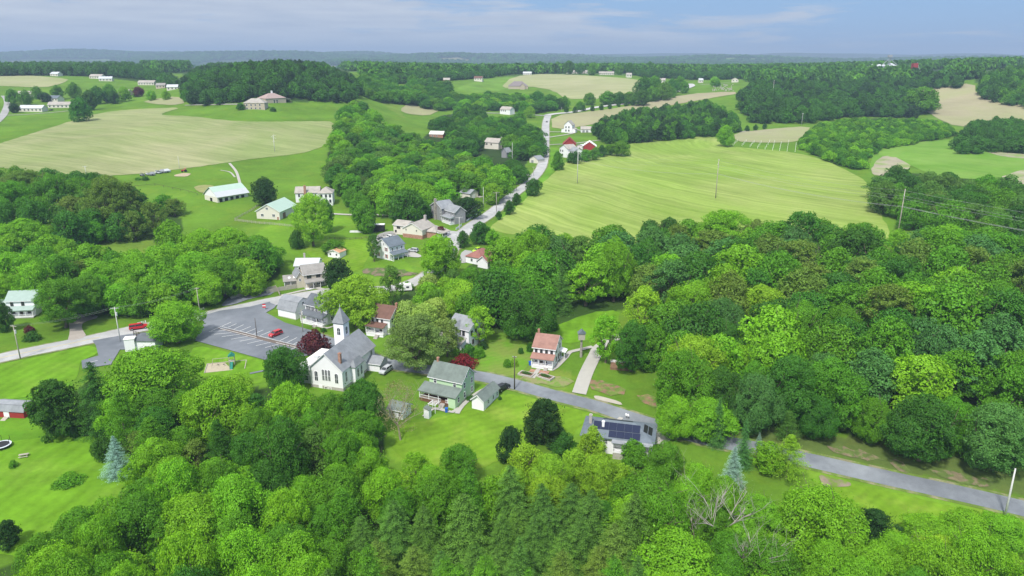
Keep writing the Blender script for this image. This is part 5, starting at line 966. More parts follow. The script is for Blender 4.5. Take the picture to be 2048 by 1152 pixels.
# ---- solar house
p=G(1165,897); h=House('house','white split-level house with blue solar panels on its grey hip roof','house',(1165,899),(1252,912)); L=h.L+6; D=9.0
h.block('m',0,L,0,D,4.6,2.3,'u',WHITE,BLUER,kind='hip',z0=-2.5,oh=.7).win('m','f',[5.5],2.7,1.0,1.0).win('m','f',[4.6],-.2,.9,1.3).win('m','f',[2.0],2.7,1.,1.).chimney(1.2,D/2,5.4,7.6,.7,FOUND).chimney(4.6,D/2-2.0,5.2,7.2,.6,WHITE2)
PAN=mat('solar_glass',(.012,.018,.050),.3,.12,1.5,spec=.35,stripe=('x',1.0,0,.35,0.)); z0=4.55-.05; w_=(D+1.4)/2; sl=2.3/w_
def panel(u0,u1,a0,a1,side,nm='solar_panel'):
    m=MB(); f=(lambda a:-.7+w_*a) if side=='f' else (lambda a:D+.7-w_*a); q=[(u0,f(a0),z0+2.3*a0+.1),(u1,f(a0),z0+2.3*a0+.1),(u1,f(a1),z0+2.3*a1+.1),(u0,f(a1),z0+2.3*a1+.1)]; m.slab(q if side=='f' else q[::-1],.07); m.build(nm,PAN,h.e)
for i in range(6): panel(2.2+i*1.9,4.05+i*1.9,.45,.86,'f')
for i in range(4): panel(6.2+i*1.9,8.05+i*1.9,.08,.42,'f')
m=MB(); m.slab([(4.2,D/2+.9,z0+1.95+.12),(11.6,D/2+.9,z0+1.95+.12),(11.6,D/2+1.7,z0+1.6+.12),(4.2,D/2+1.7,z0+1.6+.12)][::-1],-.08); m.build('solar_panel',BLACK,h.e)
m=MB(); xe=L+.7; 
for a,b_ in ((.18,.36),(.40,.58)): m.slab([(xe-w_*a,D/2-w_*.42,z0+2.3*a+.1),(xe-w_*a,D/2+w_*.30,z0+2.3*a+.1),(xe-w_*b_,D/2+w_*.30,z0+2.3*b_+.1),(xe-w_*b_,D/2-w_*.42,z0+2.3*b_+.1)],.07)
m.build('solar_panel',BLACK,h.e); h.porch('m','f',7.5,L,2.0,4.3,.15,SLATE,floor=1.8,posts=3,pm=WHITE2,fm=WHITE2)
# ---- village houses
h=House('garage','big white barn-shaped garage with grey gambrel roof','garage',(557,632),(592,640)); h.block('m',0,h.L,0,8.2,3.2,4.0,'u',WHITE,SLATE,kind='gambrel',found=(FOUND,.25)).win('m','r',[4.1],4.4,.9,1.2)
h.block('x',h.L-1.0,h.L+3.8,8.0,12.5,3.6,1.6,'v',WHITE,SLATE,wname='rear_wing_wall',rname='rear_wing_roof')
h=House('house','white house with black shutters and dark roof behind the car park','house',(613,641),(656,650)); L=h.L; D=7.5
h.block('m',0,L,0,D,6.4,2.8,'u',WHITE,DSLATE,found=(FOUND,.5)).win('m','f',[1.4,3.5,5.6,7.7],4.3,.7,1.4,sh=SHUT).win('m','f',[1.6,3.6,7.4],1.5,.7,1.4,sh=SHUT).door('m','f',5.5,.7).win('m','r',[2.,5.2],4.3,.7,1.3).win('m','r',[2.,5.2],1.5,.7,1.3)
h.porch('m','f',-.2,L,2.6,3.4,.9,DSLATE,floor=.8,posts=5,steps=(6.4,7.8),skirt=WHITE)
h=House('house','white house with brown roof and brick chimney up its gable','house',(741,665),(781,670)); L=h.L; D=8.5
h.block('m',0,L,0,D,6.0,3.0,'u',WHITE,BROWNR).win('m','f',[1.2,3.,4.8],4.2,.6,1.2,tr=DOORM).win('m','r',[1.6,6.6],4.2,.6,1.2,tr=DOORM).win('m','r',[1.6,6.6],1.3,.6,1.3,tr=DOORM).door('m','f',4.2,.6); h.chimney(L+.3,D/2,-1,10.0,.7,BRICK)
h.porch('m','f',-.1,L-1.2,2.6,3.3,.8,BROWNR,floor=1.,posts=3,steps=(3.6,5.0),skirt=WHITE)
h=House('house','white house with mid grey cross-gabled roof beside the blue spruce','house',(898,688),(938,699)); L=h.L; D=8.5
h.block('m',0,L,0,D,6.6,2.7,'u',WHITE,SLATE).win('m','f',[1.2,2.9,4.4,6.],4.4,.75,1.5,tr=DOORM).win('m','r',[1.6,3.8,6.4],4.4,.7,1.4,tr=DOORM).win('m','r',[2.2,6.],1.3,.7,1.4,tr=DOORM)
h.block('g',1.6,4.6,-1.6,2.,6.6,1.6,'v',WHITE,SLATE,wname='bay_wall',rname='cross_roof').win('g','f',[3.1],4.4,.8,1.5,tr=DOORM)
h.block('p',-1.6,L+.1,-4.2,-1.65,3.2,1.2,'f',WHITE,GREYR,kind='shed',wname='enclosed_porch_wall',rname='enclosed_porch_roof').win('p','f',[-.8,.6,2.,3.4,4.8],1.1,.9,1.3,tr=DOORM)
h=House('house','left village house with pale green roof half hidden by trees','house',(18,633),(80,631)); L=h.L; D=8
h.block('m',0,L*.9,0,D,6.0,2.4,'u',WHITE,mat('sage_shingles',(.33,.42,.38),.85,.12,1.)).win('m','f',[1.8,5.4],4.1,.8,1.2,tr=DOORM).win('m','f',[1.8,7.],1.1,.9,1.4,tr=DOORM).door('m','f',4.4,.3); h.porch('m','f',-.2,L*.9,2.4,3.0,.8,_MC['sage_shingles'],floor=.5,posts=5)
h.block('s',-4,-.02,1.,6.,4.2,1.2,'u',WHITE,_MC['sage_shingles'],wname='side_wing_wall',rname='side_wing_roof')
h=House('farmhouse','beige farmhouse with grey roof and porch beside the village street','house',(610,578),(646,571)); L=h.L+1.5; D=9
h.block('m',0,L,0,D,6.0,2.7,'u',BEIGE,GREYR).win('m','f',[2.,5.6],4.2,1.5,1.1,tr=DOORM,style='pair').win('m','f',[6.2],1.2,1.6,1.3,style='pair',sh=SHUT).win('m','f',[3.8],1.2,.6,1.2); h.porch('m','f',.2,L,2.2,3.1,.9,GREYR,floor=.3,posts=4,rail=False)
h.block('w',-2.6,-.02,2.,9.,5.0,1.8,'v',BEIGE,SLATE,wname='wing_wall',rname='wing_roof').win('w','f',[-1.3],3.,.7,1.)
h=House('pavilion','open timber patio pavilion with two skylights beside the beige farmhouse','pavilion',(570,577),(592,575)); L=h.L+.6; h.block('m',.2,L,.2,.5,2.6,0,'u',BEIGE,GREYR,kind='none',z0=-.3,wname='rear_screen')
bpy.data.objects.remove(h.roof); m=MB(); m.slab([(-.5,-.6,2.8),(L+.5,-.6,2.8),(L+.5,4.4,4.2),(-.5,4.4,4.2)],.16); ro=m.build('roof',GREYR,h.e)
for x in (1.6,3.6): m=MB(); m.slab([(x,1.5,3.59),(x+.9,1.5,3.59),(x+.9,2.7,3.92),(x,2.7,3.92)],.06); m.build('skylight',WHITE2,ro)
for x in (0,L/2,L):
    for y,zt in ((-.3,2.8),(4.0,4.0)): m=MB(); m.box(x-.1,x+.1,y-.1,y+.1,-.4,zt); m.build('post',WHITE2,h.e)
m=MB(); [m.box(x,x+.7,1.2,1.9,-.1,.75) for x in (.8,2.2,3.8)]; m.build('patio_bench',BRONZE,h.e)
h=House('outbuilding','long low building with pale metal roof behind the beige farmhouse','outbuilding',(590,545),(636,545)); h.block('m',0,h.L,0,9,3.2,1.9,'u',WHITE,METAL).chimney(2.4,8.6,3,6.0,.7,FOUND)
h=House('shed','little cream shed with orange roof under the garden tree','shed',(656,514),(680,517.5)); h.block('m',0,h.L,0,5.,2.8,1.1,'v',WHITE,ORANGE,oh=.25).win('m','f',[1.4,4.6],1.4,.5,.6,tr=DOORM)
h=House('house','tall white house with slate blue roof and red shutters','house',(753,515),(780,521)); L=h.L; D=8.5
h.block('m',0,L,0,D,6.4,2.9,'v',WHITE,BLUER).win('m','f',[1.6,L-2.2],4.2,.8,1.5,sh=SHUTR).win('m','f',[1.6,L-2.2],1.1,.8,1.6,sh=SHUTR).win('m','f',[3.2,5.6],6.7,.5,.8).win('m','r',[1.6,4.2,6.8],4.4,.7,1.2); h.porch('m','r',.2,D-.4,2.4,3.1,.9,BLUER,floor=.4,posts=4,rail=False); h.block('w',-3.,-.02,1.,6.,3.0,1.3,'l',WHITE,SLATE,kind='shed',wname='lean_to_wall',rname='lean_to_roof')
h=House('house','long cream ranch house with brick base and grey hip roof','house',(806,474),(845,479)); L=h.L; D=11
h.block('m',0,L,0,D,4.6,2.9,'v',CREAM,TANR,found=(BRICK,1.9),apex=.5).win('m','f',[2.,L-3.2],3.6,.6,.8,tr=CREAM)
h.block('w',-7.5,-.02,3.,D,4.9,1.6,'u',CREAM,TANR,wname='garage_wall',rname='garage_roof').win('w','f',[-5.,-4],3.2,.8,.9,tr=DOORM).win('w','f',[-6.2],1.2,.9,1.,tr=DOORM).chimney(L/2+1,D-1,6.5,9.3,1.1,FOUND)
h.block('r',L+.0,L+5.5,3.5,D,3.4,2.2,'u',BRICK,TANR,kind='hip',wname='east_wall',rname='east_roof'); h.porch('r','r',4.,D-.4,3.4,3.0,1.0,TANR,floor=.6,posts=4)
h=House('house','two-storey grey house with stone chimney and pale grey roof','house',(862,435),(886,443)); L=h.L; D=8.
h.block('m',0,min(L,11),0,D,6.6,3.0,'v',GREYW,SLATE,z0=-2).win('m','f',[1.6,L-2.0],4.4,.9,1.6).win('m','f',[1.6,L-2.],1.1,.9,1.7).chimney(L/2-.3,-.45,-1,10.8,1.2,STONE)
h.block('e',L-.02,L+9,1.5,D,6.2,2.5,'u',GREYW,SLATE,wname='east_wing_wall',rname='east_wing_roof').win('e','f',[L+1.6,L+4,L+7],4.2,.8,1.5); h.porch('e','f',L+.4,L+8.6,2.6,3.1,.9,SLATE,floor=.8,posts=5,skirt=WHITE)
h.block('q',-6.,-.02,3.,D,5.6,2.4,'u',GREYW,SLATE,wname='west_wing_wall',rname='west_wing_roof')
h=House('shed','cream garage with dark grey roof on the side lane','garage',(920,395),(948,399)); h.block('m',0,h.L*.72,0,7.5,3.1,2.0,'u',CREAM,SLATE).door('m','r',3.5,0,2.4,2.2,WHITE2)
h=House('house','white hip-roofed mansion with brick chimney beyond the feathery tree','house',(592,405),(640,407)); L=h.L; D=9
h.block('m',0,L,0,D,6.2,2.8,'u',WHITE,TANR).win('m','f',[2,5,8,11],4.1,.8,1.4,tr=GREYW).chimney(5.5,-.3,0,10.2,1.2,BRICK)
h.block('e',L,L+7.5,-3.0,D-2,6.4,2.8,'v',WHITE,TANR,kind='hip',wname='east_wing_wall',rname='east_wing_roof').win('e','f',[L+1.5,L+4.,L+6.2],4.1,.9,1.4,tr=DOORM).win('e','f',[L+1.5,L+4.,L+6.2],1.1,.9,1.5,tr=DOORM)
h=House('barn','cream barn with mint green metal roof and small windows','barn',(514,437),(560,440)); L=h.L; D=19
h.block('m',0,L,0,D,4.4,3.6,'v',CREAM,MINT,oh=.6).win('m','f',[3.2,9.4],1.6,1.3,1.3,style='pair').win('m','f',[6.],5.2,1.1,1.1,style='pair').door('m','r',5.,.0,3.2,3.0,BRONZE).door('m','f',L-1.,.0,1.,1.6,BRICK)
h=House('barn','white pasture barn with mint ridge and open lower bays','barn',(410,399),(437,406)); L=13.5; D=19
h.block('m',0,L,0,D,3.0,0,'u',CREAM,MINT,kind='none',z0=-1.5,wname='lower_wall'); bpy.data.objects.remove(h.roof)
pr=[(-1.,3.0),(2.6,5.6),(L/2,8.0),(L-2.6,5.6),(L+1.,3.0)]; m=MB(); m.ext([(0,3.01)]+[(max(0,min(L,a)),b-.25) for a,b in pr[1:-1]]+[(L,3.01)],'y',0,D); m.build('gable_wall',WHITE,h.e)
for i,mm_ in enumerate((METAL,MINT,MINT,METAL)): m=MB(); a,b_=pr[i],pr[i+1]; m.slab([(a[0],-.6,a[1]),(a[0],D+.6,a[1]),(b_[0],D+.6,b_[1]),(b_[0],-.6,b_[1])],-.14); m.build('roof',mm_,h.e)
for p in (2.,5.4,8.8,12.2,15.6): h.door('m','r',p,.0,2.0,2.3,BLACK)  # flat black leaves stand in for the shaded inside of the open bays
h.door('m','f',7,.0,2.4,2.2,BLACK)
h=House('bungalow','bungalow with maroon roof tucked among dark trees','house',(932,525),(962,531)); h.block('m',0,h.L,0,11,3.2,2.6,'u',WHITE,MAROON,kind='hip').win('m','f',[3,6],1.2,1.,1.2); h.block('g',h.L,h.L+5,-2.5,6,3.,2.0,'v',WHITE,MAROON,wname='garage_wall',rname='garage_roof')
h=House('shed','red gambrel garden shed with grey roof at the left edge','shed',(-6,834),(49,837)); h.block('m',0,h.L,0,4.6,2.1,1.8,'u',REDW,SLATE,kind='gambrel',oh=.3).door('m','f',3,0,1.4,1.9,WHITE2)
m=MB(); m.slab([(2.3,-1.8,-.1),(3.7,-1.8,-.1),(3.7,-.02,.35),(2.3,-.02,.35)],.08); m.build('ramp',CURB,h.e)
# ---- farms up the road
h=House('barn','red bank barn with red gable roof beside the uphill road','barn',(1126,302),(1151,302)); L=h.L; h.block('m',0,L,0,14,5.6,4.6,'v',REDW,BARNRED).door('m','f',L/2,0,3,3.4,DOORM)
h=House('farmhouse','white farmhouse with grey roof in front of the red barn','house',(1119,313),(1147,318)); L=h.L; h.block('m',0,L*.6,0,9,6.8,3,'v',WHITE,TANR).win('m','f',[1.5,4.2],4.2,.9,1.4,tr=DOORM).win('m','f',[1.5,4.2],1.2,.9,1.4,tr=DOORM); h.block('e',L*.6,L,1,9,5.8,2.6,'u',WHITE,SLATE,wname='wing_wall',rname='wing_roof').win('e','f',[L*.7,L*.85],3.6,.9,1.3,tr=DOORM)
h=House('barn','low red barn with white roof behind the conifer hedge','barn',(1167,300),(1190,300)); h.block('m',0,h.L,0,12,3.6,3.2,'v',REDW,WHR,oh=1.2)
h=House('trailer','small white farm sheds between the two red barns','outbuilding',(1153,297),(1166,299)); h.block('m',0,h.L,0,4,3,.8,'v',WHITE,METAL)
h=House('farmhouse','white three-gabled farmhouse above the farm lane','house',(1124,265),(1146,266)); L=h.L; h.block('m',2,L-1,0,9,7.5,4.,'v',WHITE,TANR).win('m','f',[4.,7.],4.6,1.,1.6,tr=DOORM).win('m','f',[4.,7.],1.4,1.,1.6,tr=DOORM); h.block('l',-1,2-.02,1,8,3.2,1.4,'l',WHITE,TANR,kind='shed',wname='side_porch_wall',rname='side_porch_roof'); h.block('r',L-1,L+2,1,8,3.4,1.4,'r',WHITE,TANR,kind='shed',wname='east_porch_wall',rname='east_porch_roof')
h=House('garage','white garage with pale roof right of the gabled farmhouse','garage',(1162,265),(1184,265)); h.block('m',0,h.L,0,7,3.2,2.4,'u',WHITE,TANR).door('m','f',2.5,0,2.4,2.2,GREYW).door('m','f',6,0,2.4,2.2,GREYW)
h=House('barn','small red barn with white roof on the left hillside','barn',(982,218),(997,220)); h.block('m',0,h.L,0,11,5,3.2,'v',REDW,WHR).win('m','f',[2.,4.5],2,.9,1.4)
h=House('house','white house next to the small red barn','house',(1000,228),(1020,230)); h.block('m',0,h.L,0,9,6,3,'u',WHITE,TANR).win('m','f',[2,5,8],3.8,1,1.4,tr=DOORM)
h=House('house','low brick house with pale roof among the valley trees','house',(859,273),(886,276)); h.block('m',0,h.L,0,9,3.4,2.4,'u',BRICK,WHR).win('m','f',[3,7],1.2,1.2,1.1)
h=House('house','cream house with brown roof above the small grey sheds','house',(969,297),(997,299)); h.block('m',0,h.L,0,10,5.6,3.2,'u',CREAM,TANR).win('m','f',[2.5,7],3.4,1.,1.2,tr=DOORM); h.chimney(h.L,5,0,10.,.9,FOUND)
h=House('shed','grey gabled shed with white trim near the uphill road','shed',(1003,315),(1013,316)); h.block('m',0,h.L,0,6,4.6,3.2,'v',GREYW,SLATE)
h=House('shed','grey two-roofed garage at the edge of the uphill road','garage',(1059,325),(1076,327)); h.block('m',0,h.L,0,7,3,2.4,'v',CREAM,SLATE).door('m','f',3.2,0,2.6,2.2,GREYW)
h=House('house','wide brick estate house with hip roof on the hilltop lawn','house',(488,219),(530,220)); L=h.L; h.block('m',0,L,0,12,6.5,4,'u',TANW,TANR,kind='hip').win('m','f',[3,7,11,15],3.8,1.4,1.6).win('m','f',[3,7,11,15],.8,1.4,1.6)
h=House('house','pale estate wing with arcade porch right of the brick house','house',(532,207),(588,206)); L=h.L; h.block('m',0,L*.72,0,16,5.5,4.6,'u',TANW,mat('pinkish_tiles',(.36,.27,.25),.85,.15,1.),kind='hip').chimney(L*.4,9,8,12,1.4,WHITE2).win('m','f',[9,12],1.,1.6,3.,tr=WHITE2); h.porch('m','r',1,14,6,4.,1.4,_MC['pinkish_tiles'],floor=.3,posts=5,rail=False,pm=TANW)
h=House('house','brown-roofed mansion on the near side of the crest field','house',(1017,178),(1056,178)); h.block('m',0,h.L,0,18,4.5,7,'u',TANW,mat('brown_grey_tiles',(.22,.19,.19),.85,.15,1.),kind='hip'); h.block('g',h.L*.6,h.L*.85,-5,4,4.5,4,'v',TANW,_MC['brown_grey_tiles'],wname='wing_wall',rname='wing_roof')
# ---- far houses
FH=[(48,193,28,'WHITE','TANR','cream farm house left of the dark round tree'),(98,202,32,'WHITE','BLUER','white house with blue-grey roof right of the dark round tree'),(57,223,38,'WHITE','METAL','long white ranch by the far left road'),(115,216,38,'WHITE','TANR','white ranch with pale roof right of the long white ranch'),(226,194,20,'WHITE','TANR','white house behind the lone yellow-green tree'),(247,192,17,'TANW','GREYR','tan house right of the far purple tree'),
 (290,170,28,'WHITE','TANR','pale house at the foot of the wooded hill'),(316,166,14,'WHITE','METAL','tall white house beside the hill wood'),(320,178,16,'TANW','GREYR','grey house at the corner of the hill wood'),(343,182,18,'CREAM','METAL','low green-roofed house near the hill wood'),
 (60,149,26,'WHITE','METAL','row house at the left of the far terrace'),(90,151,18,'WHITE','TANR','second row house of the far terrace'),(108,152,15,'WHITE','METAL','third row house of the far terrace'),(190,157,22,'CREAM','TANR','pale hillside house below the skyline wood'),(208,162,20,'WHITE','METAL','lower hillside house below the skyline wood'),(228,147,12,'CREAM','TANR','top house on the far left hillside'),
 (800,166,12,'CREAM','TANR','cream house in the woods beyond the grass bank'),(858,168,8,'BRICK','BROWNR','small brick house in the far wood'),(893,166,12,'BRICK','TANR','brick house left of the conifer screen'),(956,162,16,'CREAM','BROWNR','house behind the conifer screen on the slope'),
 (1054,150,16,'WHITE','METAL','long white shed on the crest field edge'),(1097,144,12,'CREAM','SLATE','crest house behind the tree row'),(1140,147,16,'CREAM','TANR','cream crest house among the tree row'),(1160,147,14,'WHITE','GREYR','white crest house in the tree row'),(1180,147,16,'CREAM','TANR','pale crest house right of the tree row'),(1212,150,28,'WHITE','WHR','big white house on the crest of the field'),
 (1258,155,10,'WHITE','TANR','little white house below the crest wood'),(1322,166,14,'WHITE','TANR','white house among trees left of the upper road end'),(1365,147,14,'CREAM','BROWNR','tan-roofed house above the upper road'),(1402,159,14,'CREAM','WHR','long pale building above the graveyard'),(1440,158,22,'BRICK','TANR','red-ended building above the graveyard'),(1469,165,12,'WHITE','GREYR','grey house at the wood edge by the graveyard'),(1402,166,8,'WHITE','METAL','tiny white shed left of the graveyard'),
 (1620,143,22,'TANW','WHR','white-roofed store behind the ridge wood'),(1645,146,20,'CREAM','TANR','tan buildings right of the white-roofed store'),(1750,210,9,'CREAM','TANR','pale house showing between the ridge wood trees'),(1760,229,6,'CREAM','GREYR','small roof at the thicket edge')]
for x,y,w_,wm_,rm_,lb in FH:
    p=G(x-w_/2,y); r=p.length; Lm=w_/F*r; h=House('house',lb,'house',(x-w_/2,y),None,rot=random.uniform(-.25,.25),L=Lm); Lm=max(Lm,6); ev=3.2 if Lm>14 else 4.6
    rg_='u' if Lm>12 else random.choice('uv'); h.block('m',0,Lm,0,min(10,Lm*.8),ev,2.8,rg_,globals()['CREAM' if wm_=='WHITE' else wm_],globals()['TANR' if rm_=='WHR' else rm_]); 
    n_=max(2,int(Lm/3.6)); h.win('m','f',[Lm*(i+.5)/n_ for i in range(n_)],ev-2.2,1.2,1.3,tr=SLATE)

# ================================================================ vehicles
TYRE=mat('tyre_rubber',(.025,.025,.027),.9,.1,3.); CARGL=mat('car_glass',(.03,.035,.04),.08,.05,2.,spec=.7); CHR=mat('wheel_metal',(.45,.46,.48),.35,.1,3.,metal=.6); LAMP=mat('headlight_glass',(.75,.76,.74),.2,.05,3.); TAIL=mat('tail_light_glass',(.45,.02,.02),.3,.05,3.)
def paint(n,c): return mat(n,c,.28,.03,1.,spec=.6)
PROF={ # side outlines: lower body and cabin, (x along the car, z)
 'suv':(4.8,1.88,[(0,.35),(0,.75),(.12,1.0),(1.15,1.12),(4.65,1.12),(4.8,.8),(4.8,.35)],[(1.1,1.1),(1.85,1.68),(4.35,1.70),(4.72,1.1)]),
 'van':(5.0,1.95,[(0,.35),(0,.75),(.15,.98),(.95,1.12),(4.9,1.15),(5.,.8),(5.,.35)],[(.9,1.1),(2.0,1.72),(4.7,1.74),(4.93,1.1)]),
 'sedan':(4.5,1.8,[(0,.32),(0,.68),(.1,.86),(1.25,.98),(3.9,1.0),(4.45,.95),(4.5,.6),(4.5,.32)],[(1.15,.96),(1.85,1.42),(3.15,1.44),(3.95,.98)]),
 'pickup':(5.9,2.0,[(0,.42),(0,.95),(.12,1.15),(1.35,1.25),(5.85,1.25),(5.9,.9),(5.9,.42)],[(1.3,1.22),(2.0,1.88),(5.65,1.90),(5.82,1.22)]),
 'truck':(5.9,2.0,[(0,.42),(0,.95),(.12,1.15),(1.35,1.25),(5.85,1.25),(5.9,.9),(5.9,.42)],[(1.3,1.22),(2.0,1.88),(3.6,1.90),(3.85,1.22)])}
def car(fr,re_,ty,pt,name,label,cat):
    """fr, re_: photo pixels of the ground below the nose and the tail"""
    a=G(*fr);b=G(*re_); Lc,Wc,lo,ca=PROF[ty]; d=(b-a).xy.normalized(); m_=(a+b)/2; ang=math.atan2(d.y,d.x)
    e=empty(name,(m_.x,m_.y,m_.z+.2),ang); tag(e,label,cat); hx=Lc/2; w_=Wc/2
    arches=[.85,Lc-.95]; base=lo[0][1]; pl=[p for p in lo if p[1]>base]; bot=[]
    for ax in arches[::-1]: bot+=[(ax+.44*math.cos(t),base+.44*math.sin(t)) for t in np.linspace(.05,math.pi-.05,6)]
    poly=[(x-hx,z) for x,z in [(0,base)]+pl+[(Lc,base)]+bot]
    m=MB(); n=len(poly); zc=.9
    def wid(z): return w_*(1-.05*max(0,(z-.75))**1-.03*max(0,.6-z))
    vs=[(x,-wid(z),z) for x,z in poly]+[(x,wid(z),z) for x,z in poly]; m.add(vs,[list(range(n))[::-1],list(range(n,2*n))]+[(i,(i+1)%n,n+(i+1)%n,n+i) for i in range(n)])
    zt=ca[1][1]; r0,r1=ca[1][0]-hx,ca[2][0]-hx; m.slab([(r0-.05,-w_*.76,zt),(r1+.05,-w_*.76,zt),(r1+.05,w_*.76,zt),(r0-.05,w_*.76,zt)],.06)
    for k in (-1,1):
        for (x0,z0),(x1,z1) in ((ca[0],ca[1]),(ca[3],ca[2]),((ca[0][0]*.0+(ca[1][0]+ca[2][0])/2,ca[0][1]),((ca[1][0]+ca[2][0])/2,zt))): m.tube([(x0-hx,k*w_*.94,z0),(x1-hx,k*w_*.77,z1)],.05,4)
    if ty=='truck': m.box(1.0,hx-.12,-w_+.12,w_-.12,1.252,1.254,0)
    bo=m.build('body',pt,e)
    g=MB(); q=ca; vs=[(x-hx,s*(w_*.93 if z<1.3 else w_*.75),z) for s in (-1,1) for x,z in q]; g.add(vs,[(3,2,1,0),(4,5,6,7),(0,1,5,4),(1,2,6,5),(2,3,7,6),(3,0,4,7)]); g.build('windows',CARGL,e)
    for ax in arches:
        for s in (-1,1):
            w=MB(); w.tube([(ax-hx,s*(w_-.22),.36),(ax-hx,s*(w_+.01),.36)],.36,14); wo=w.build('wheel',TYRE,e); r=MB(); r.tube([(ax-hx,s*(w_-.0),.36),(ax-hx,s*(w_+.03),.36)],.21,10); r.build('rim',CHR,wo)
    for s in (-1,1):
        l=MB(); l.box(-hx-.02,-hx+.12,s*w_*.66-.2,s*w_*.66+.2,.68,.86); l.build('headlight',LAMP,e); l=MB(); l.box(hx-.1,hx+.02,s*w_*.78-.1,s*w_*.78+.1,.75,1.0); l.build('tail_light',TAIL,e)
RED=paint('red_paint',(.50,.02,.03)); SILV=paint('silver_paint',(.50,.52,.55)); BLK=paint('black_paint',(.02,.022,.026)); WHT=paint('white_paint',(.75,.75,.75)); LIME=paint('lime_paint',(.45,.70,.03))
car((293,656),(262,661),'pickup',RED,'pickup_truck','red pickup truck with cap driving on the village road','pickup truck')
car((541,676),(562,668),'suv',RED,'parked_car','red car parked alone in the striped car park','car')
car((149,635),(173,630),'sedan',SILV,'parked_car','silver car parked on the gravel drive left of the road','car')
car((495,592),(525,587),'suv',BLK,'parked_suv','black car parked in the dark driveway by the wooden fence','car')
car((815,503),(838,505),'suv',SILV,'parked_suv','pale silver car beside the tall blue-roofed white house','car')
car((1012,776),(998,784),'suv',BLK,'parked_car','black car behind the white garden shed','car')
car((950,506),(958,502),'suv',LIME,'parked_car','lime green car beside the maroon-roofed bungalow','car')
car((755,478),(768,484),'sedan',BLK,'parked_car','dark car on the drive left of the cream ranch house','car')
car((790,481),(775,476),'van',WHT,'parked_van','white van on the drive left of the cream ranch house','van')
car((768,748),(776,742),'suv',SILV,'parked_car','silver car under the side wing of the white church','car')
car((215,795),(236,788),'sedan',SILV,'parked_car','pale car half hidden under the big bright tree','car')
car((1093,247),(1094,243),'sedan',BLK,'moving_car','dark car far up the hill road','car')
car((106,221),(100,222),'sedan',BLK,'parked_car','dark car between the two long white ranches','car')
# ================================================================ poles and wires
WOODP=mat('weathered_pole',(.40,.36,.31),.9,.12,1.); DARKP=mat('dark_pole',(.10,.08,.065),.9,.12,1.); PALEP=mat('pale_pole',(.60,.59,.57),.85,.08,1.); INS=mat('insulator',(.55,.55,.56),.4,.05,2.); WIRE=mat('cable',(.33,.34,.34),.6,.05,1.)
PL={}
def pole(key,bx,by,ty_,label,m=None,arm=None,trans=False,kind='utility_pole',cat='utility pole',r=.16,steel=False,hh=None,lean=0):
    p=G(bx,by); x,y,z=ray(bx,ty_); H=hh or (CAMZ+z*(p.y/y)-p.z); H=max(4,H); e=empty(kind,p); tag(e,label,cat,'poles across the valley'); tp=Vector((lean*H,0,H)); q=MB(); q.tube([(0,0,-1),tp*.5,tp],[r*1.25,r,r*.72],8); q.build('pole',m or WOODP,e,smooth=True); PL[key]=[p+tp*(1-.02)]
    if arm:
        a=math.atan2(arm[1],arm[0]); l=arm[2]; c,s=math.cos(a),math.sin(a); zs=[H*.955] if not steel else []
        for z1 in zs:
            q=MB(); q.slab([(tp.x-c*l-s*.1,-s*l+c*.1,z1),(tp.x+c*l-s*.1,s*l+c*.1,z1),(tp.x+c*l-s*.1,s*l+c*.1,z1+.13),(tp.x-c*l-s*.1,-s*l+c*.1,z1+.13)],.11); ao=q.build('crossarm',m or WOODP,e)
            for k in (-.92,-.4,.4,.92): q=MB(); q.tube([(tp.x+c*l*k,s*l*k,z1+.13),(tp.x+c*l*k,s*l*k,z1+.38)],.07,6); q.build('insulator',INS,ao)
            PL[key]+= [p+Vector((tp.x+c*l*k,s*l*k,z1+.38)) for k in (-.92,.92)]
        if steel:
            for k,(zz,sg) in enumerate(((.95,1),(.86,-1),(.78,1))):
                q=MB(); z1=H*zz; q.tube([(0,0,z1),(sg*c*1.5,sg*s*1.5,z1+.5)],.06,5); q.tube([(0,0,z1+1.3),(sg*c*1.5,sg*s*1.5,z1+.5)],.05,5); q.tube([(sg*c*1.5,sg*s*1.5,z1+.5),(sg*c*1.75,sg*s*1.75,z1+.1)],.11,6); q.build('post_insulator',INS,e); PL[key].append(p+Vector((sg*c*1.75,sg*s*1.75,z1+.1)))
            z1=H*.62; q=MB(); q.slab([(-c*1.2,-s*1.2,z1),(c*1.2,s*1.2,z1),(c*1.2,s*1.2,z1+.14),(-c*1.2,-s*1.2,z1+.14)],.12); q.build('crossarm',m or WOODP,e); PL[key]+= [p+Vector((k*c*1.1,k*s*1.1,z1+.25)) for k in (-1,0,1)]
    if trans: q=MB(); q.tube([(.38,-.1,H*.76),(.38,-.1,H*.76+1.1)],.27,10); q.build('transformer',INS,e)
    return e
pole('t1',1795,472,378,'tall steel power pole standing between the right-hand woods',m=WOODP,arm=(.5,1,1),r=.24,steel=True,kind='power_pole',cat='power pole')
pole('t2',1431,397,318,'tall power pole in the middle of the big hay field',m=WOODP,arm=(.5,1,1),r=.22,steel=True,kind='power_pole',cat='power pole')
pole('t3',1154.5,367,293,'pale tall pole near the left edge of the big hay field',m=PALEP,r=.22,arm=(.6,1,1),steel=True,kind='power_pole',cat='power pole')
pole('v1',41,718,650,'utility pole with drum at the road bend on the far left',m=WOODP,arm=(1,-.3,1.2),trans=True)
pole('v2',241,684,614,'utility pole with drum beside the red pickup',m=PALEP,arm=(1,.2,1.2),trans=True)
pole('v3',294,604,560,'slim pole among the trees above the red pickup',m=WOODP,r=.12)
pole('v4',401,634,575,'utility pole at the corner of the car park and road',m=WOODP,arm=(1,.3,.8))
pole('v5',514,674,636,'dark pole rising from the middle of the car park',m=DARKP,r=.12)
